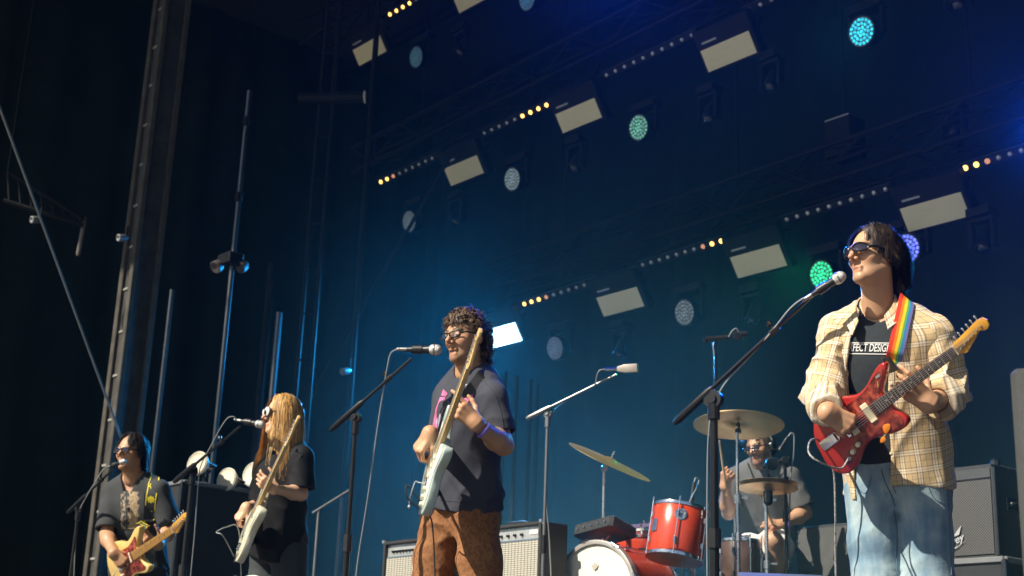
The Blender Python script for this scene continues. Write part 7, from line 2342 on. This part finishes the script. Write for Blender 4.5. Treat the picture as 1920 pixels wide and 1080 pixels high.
# large tube light lying under the highest truss
a, c = P(560, 184, 12.8), P(684, 182, 12.8)
o = thing('follow_spot', a, 'dark tubular follow spot with pale rim left of the trusses', 'stage light')
b = MB(); b.tube([a, c], .05, 14); b.build('barrel', m_fix, o)
b = MB(); b.torus(.052, .008, zframe(c, c - a), 20, 6); b.build('lens_rim', mat('pale_rim', (.66, .64, .56), .4), o)
b = MB(); b.tube([a.lerp(c, .5), Vector((*a.lerp(c, .5).xy, ROOF_Z))], .012, 6); b.build('hanger', m_truss, o)
# ------------------------------------------------------------------ stage haze
hz = bpy.data.materials.new('stage_haze')
hz.use_nodes = True
ht = hz.node_tree
ht.nodes.clear()
pvn = ht.nodes.new('ShaderNodeVolumePrincipled')
pvn.inputs['Color'].default_value = (.55, .93, 1.0, 1)
pvn.inputs['Density'].default_value = .0005
pvn.inputs['Anisotropy'].default_value = .7
ht.links.new(pvn.outputs[0], ht.nodes.new('ShaderNodeOutputMaterial').inputs['Volume'])
b = MB(); b.box((61, 61, 12.4), (0, 8, 3.5)); tag(b.build('haze', hz, smooth=0), kind='stuff')

# smoke from the stage's fog machines, thickest low and at the back
sm = bpy.data.materials.new('stage_smoke')
sm.use_nodes = True
nt = sm.node_tree
nt.nodes.clear()
def N_(k, **kw):
    n = nt.nodes.new('ShaderNode' + k)
    for a, v in kw.items(): setattr(n, a, v)
    return n
def mth(op, a, b=None):
    n = N_('Math', operation=op)
    for i, v in enumerate((a, b)):
        if v is None: continue
        if isinstance(v, (int, float)): n.inputs[i].default_value = v
        else: nt.links.new(v, n.inputs[i])
    return n.outputs[0]
tc = N_('TexCoord')
sp = N_('SeparateXYZ'); nt.links.new(tc.outputs['Generated'], sp.inputs[0])
def soft(s, lo, hi):
    n = N_('MapRange', interpolation_type='SMOOTHSTEP')
    nt.links.new(s, n.inputs[0]); n.inputs[1].default_value = lo; n.inputs[2].default_value = hi
    return n.outputs[0]
fall = mth('POWER', mth('SUBTRACT', 1.0, sp.outputs['Z']), 2.0)
ends = mth('MULTIPLY', mth('MULTIPLY', soft(sp.outputs['X'], 0, .2), soft(sp.outputs['X'], 1, .62)), soft(sp.outputs['Y'], 0, .35))
nz = N_('TexNoise'); nz.inputs['Scale'].default_value = .42; nz.inputs['Detail'].default_value = 1.5
nt.links.new(tc.outputs['Object'], nz.inputs['Vector'])
dens = mth('MULTIPLY', mth('MULTIPLY', fall, ends), mth('MULTIPLY', soft(nz.outputs['Fac'], .34, .66), .068))
pv2 = N_('VolumePrincipled')
pv2.inputs['Color'].default_value = (.40, .95, 1.0, 1)
pv2.inputs['Anisotropy'].default_value = .2
nt.links.new(dens, pv2.inputs['Density'])
nt.links.new(pv2.outputs[0], N_('OutputMaterial').inputs['Volume'])
b = MB(); b.box((14.5, 7.2, 6.2), (0, 0, 3.1)); so = b.build('smoke', sm, smooth=0)
so.matrix_world = Matrix.Translation(AU(5.2, 8.4, .03)) @ FR
tag(so, kind='stuff')
cy.volume_step_rate = 1.0
cy.volume_max_steps = 24
cy.use_adaptive_sampling = True
cy.adaptive_threshold = .02
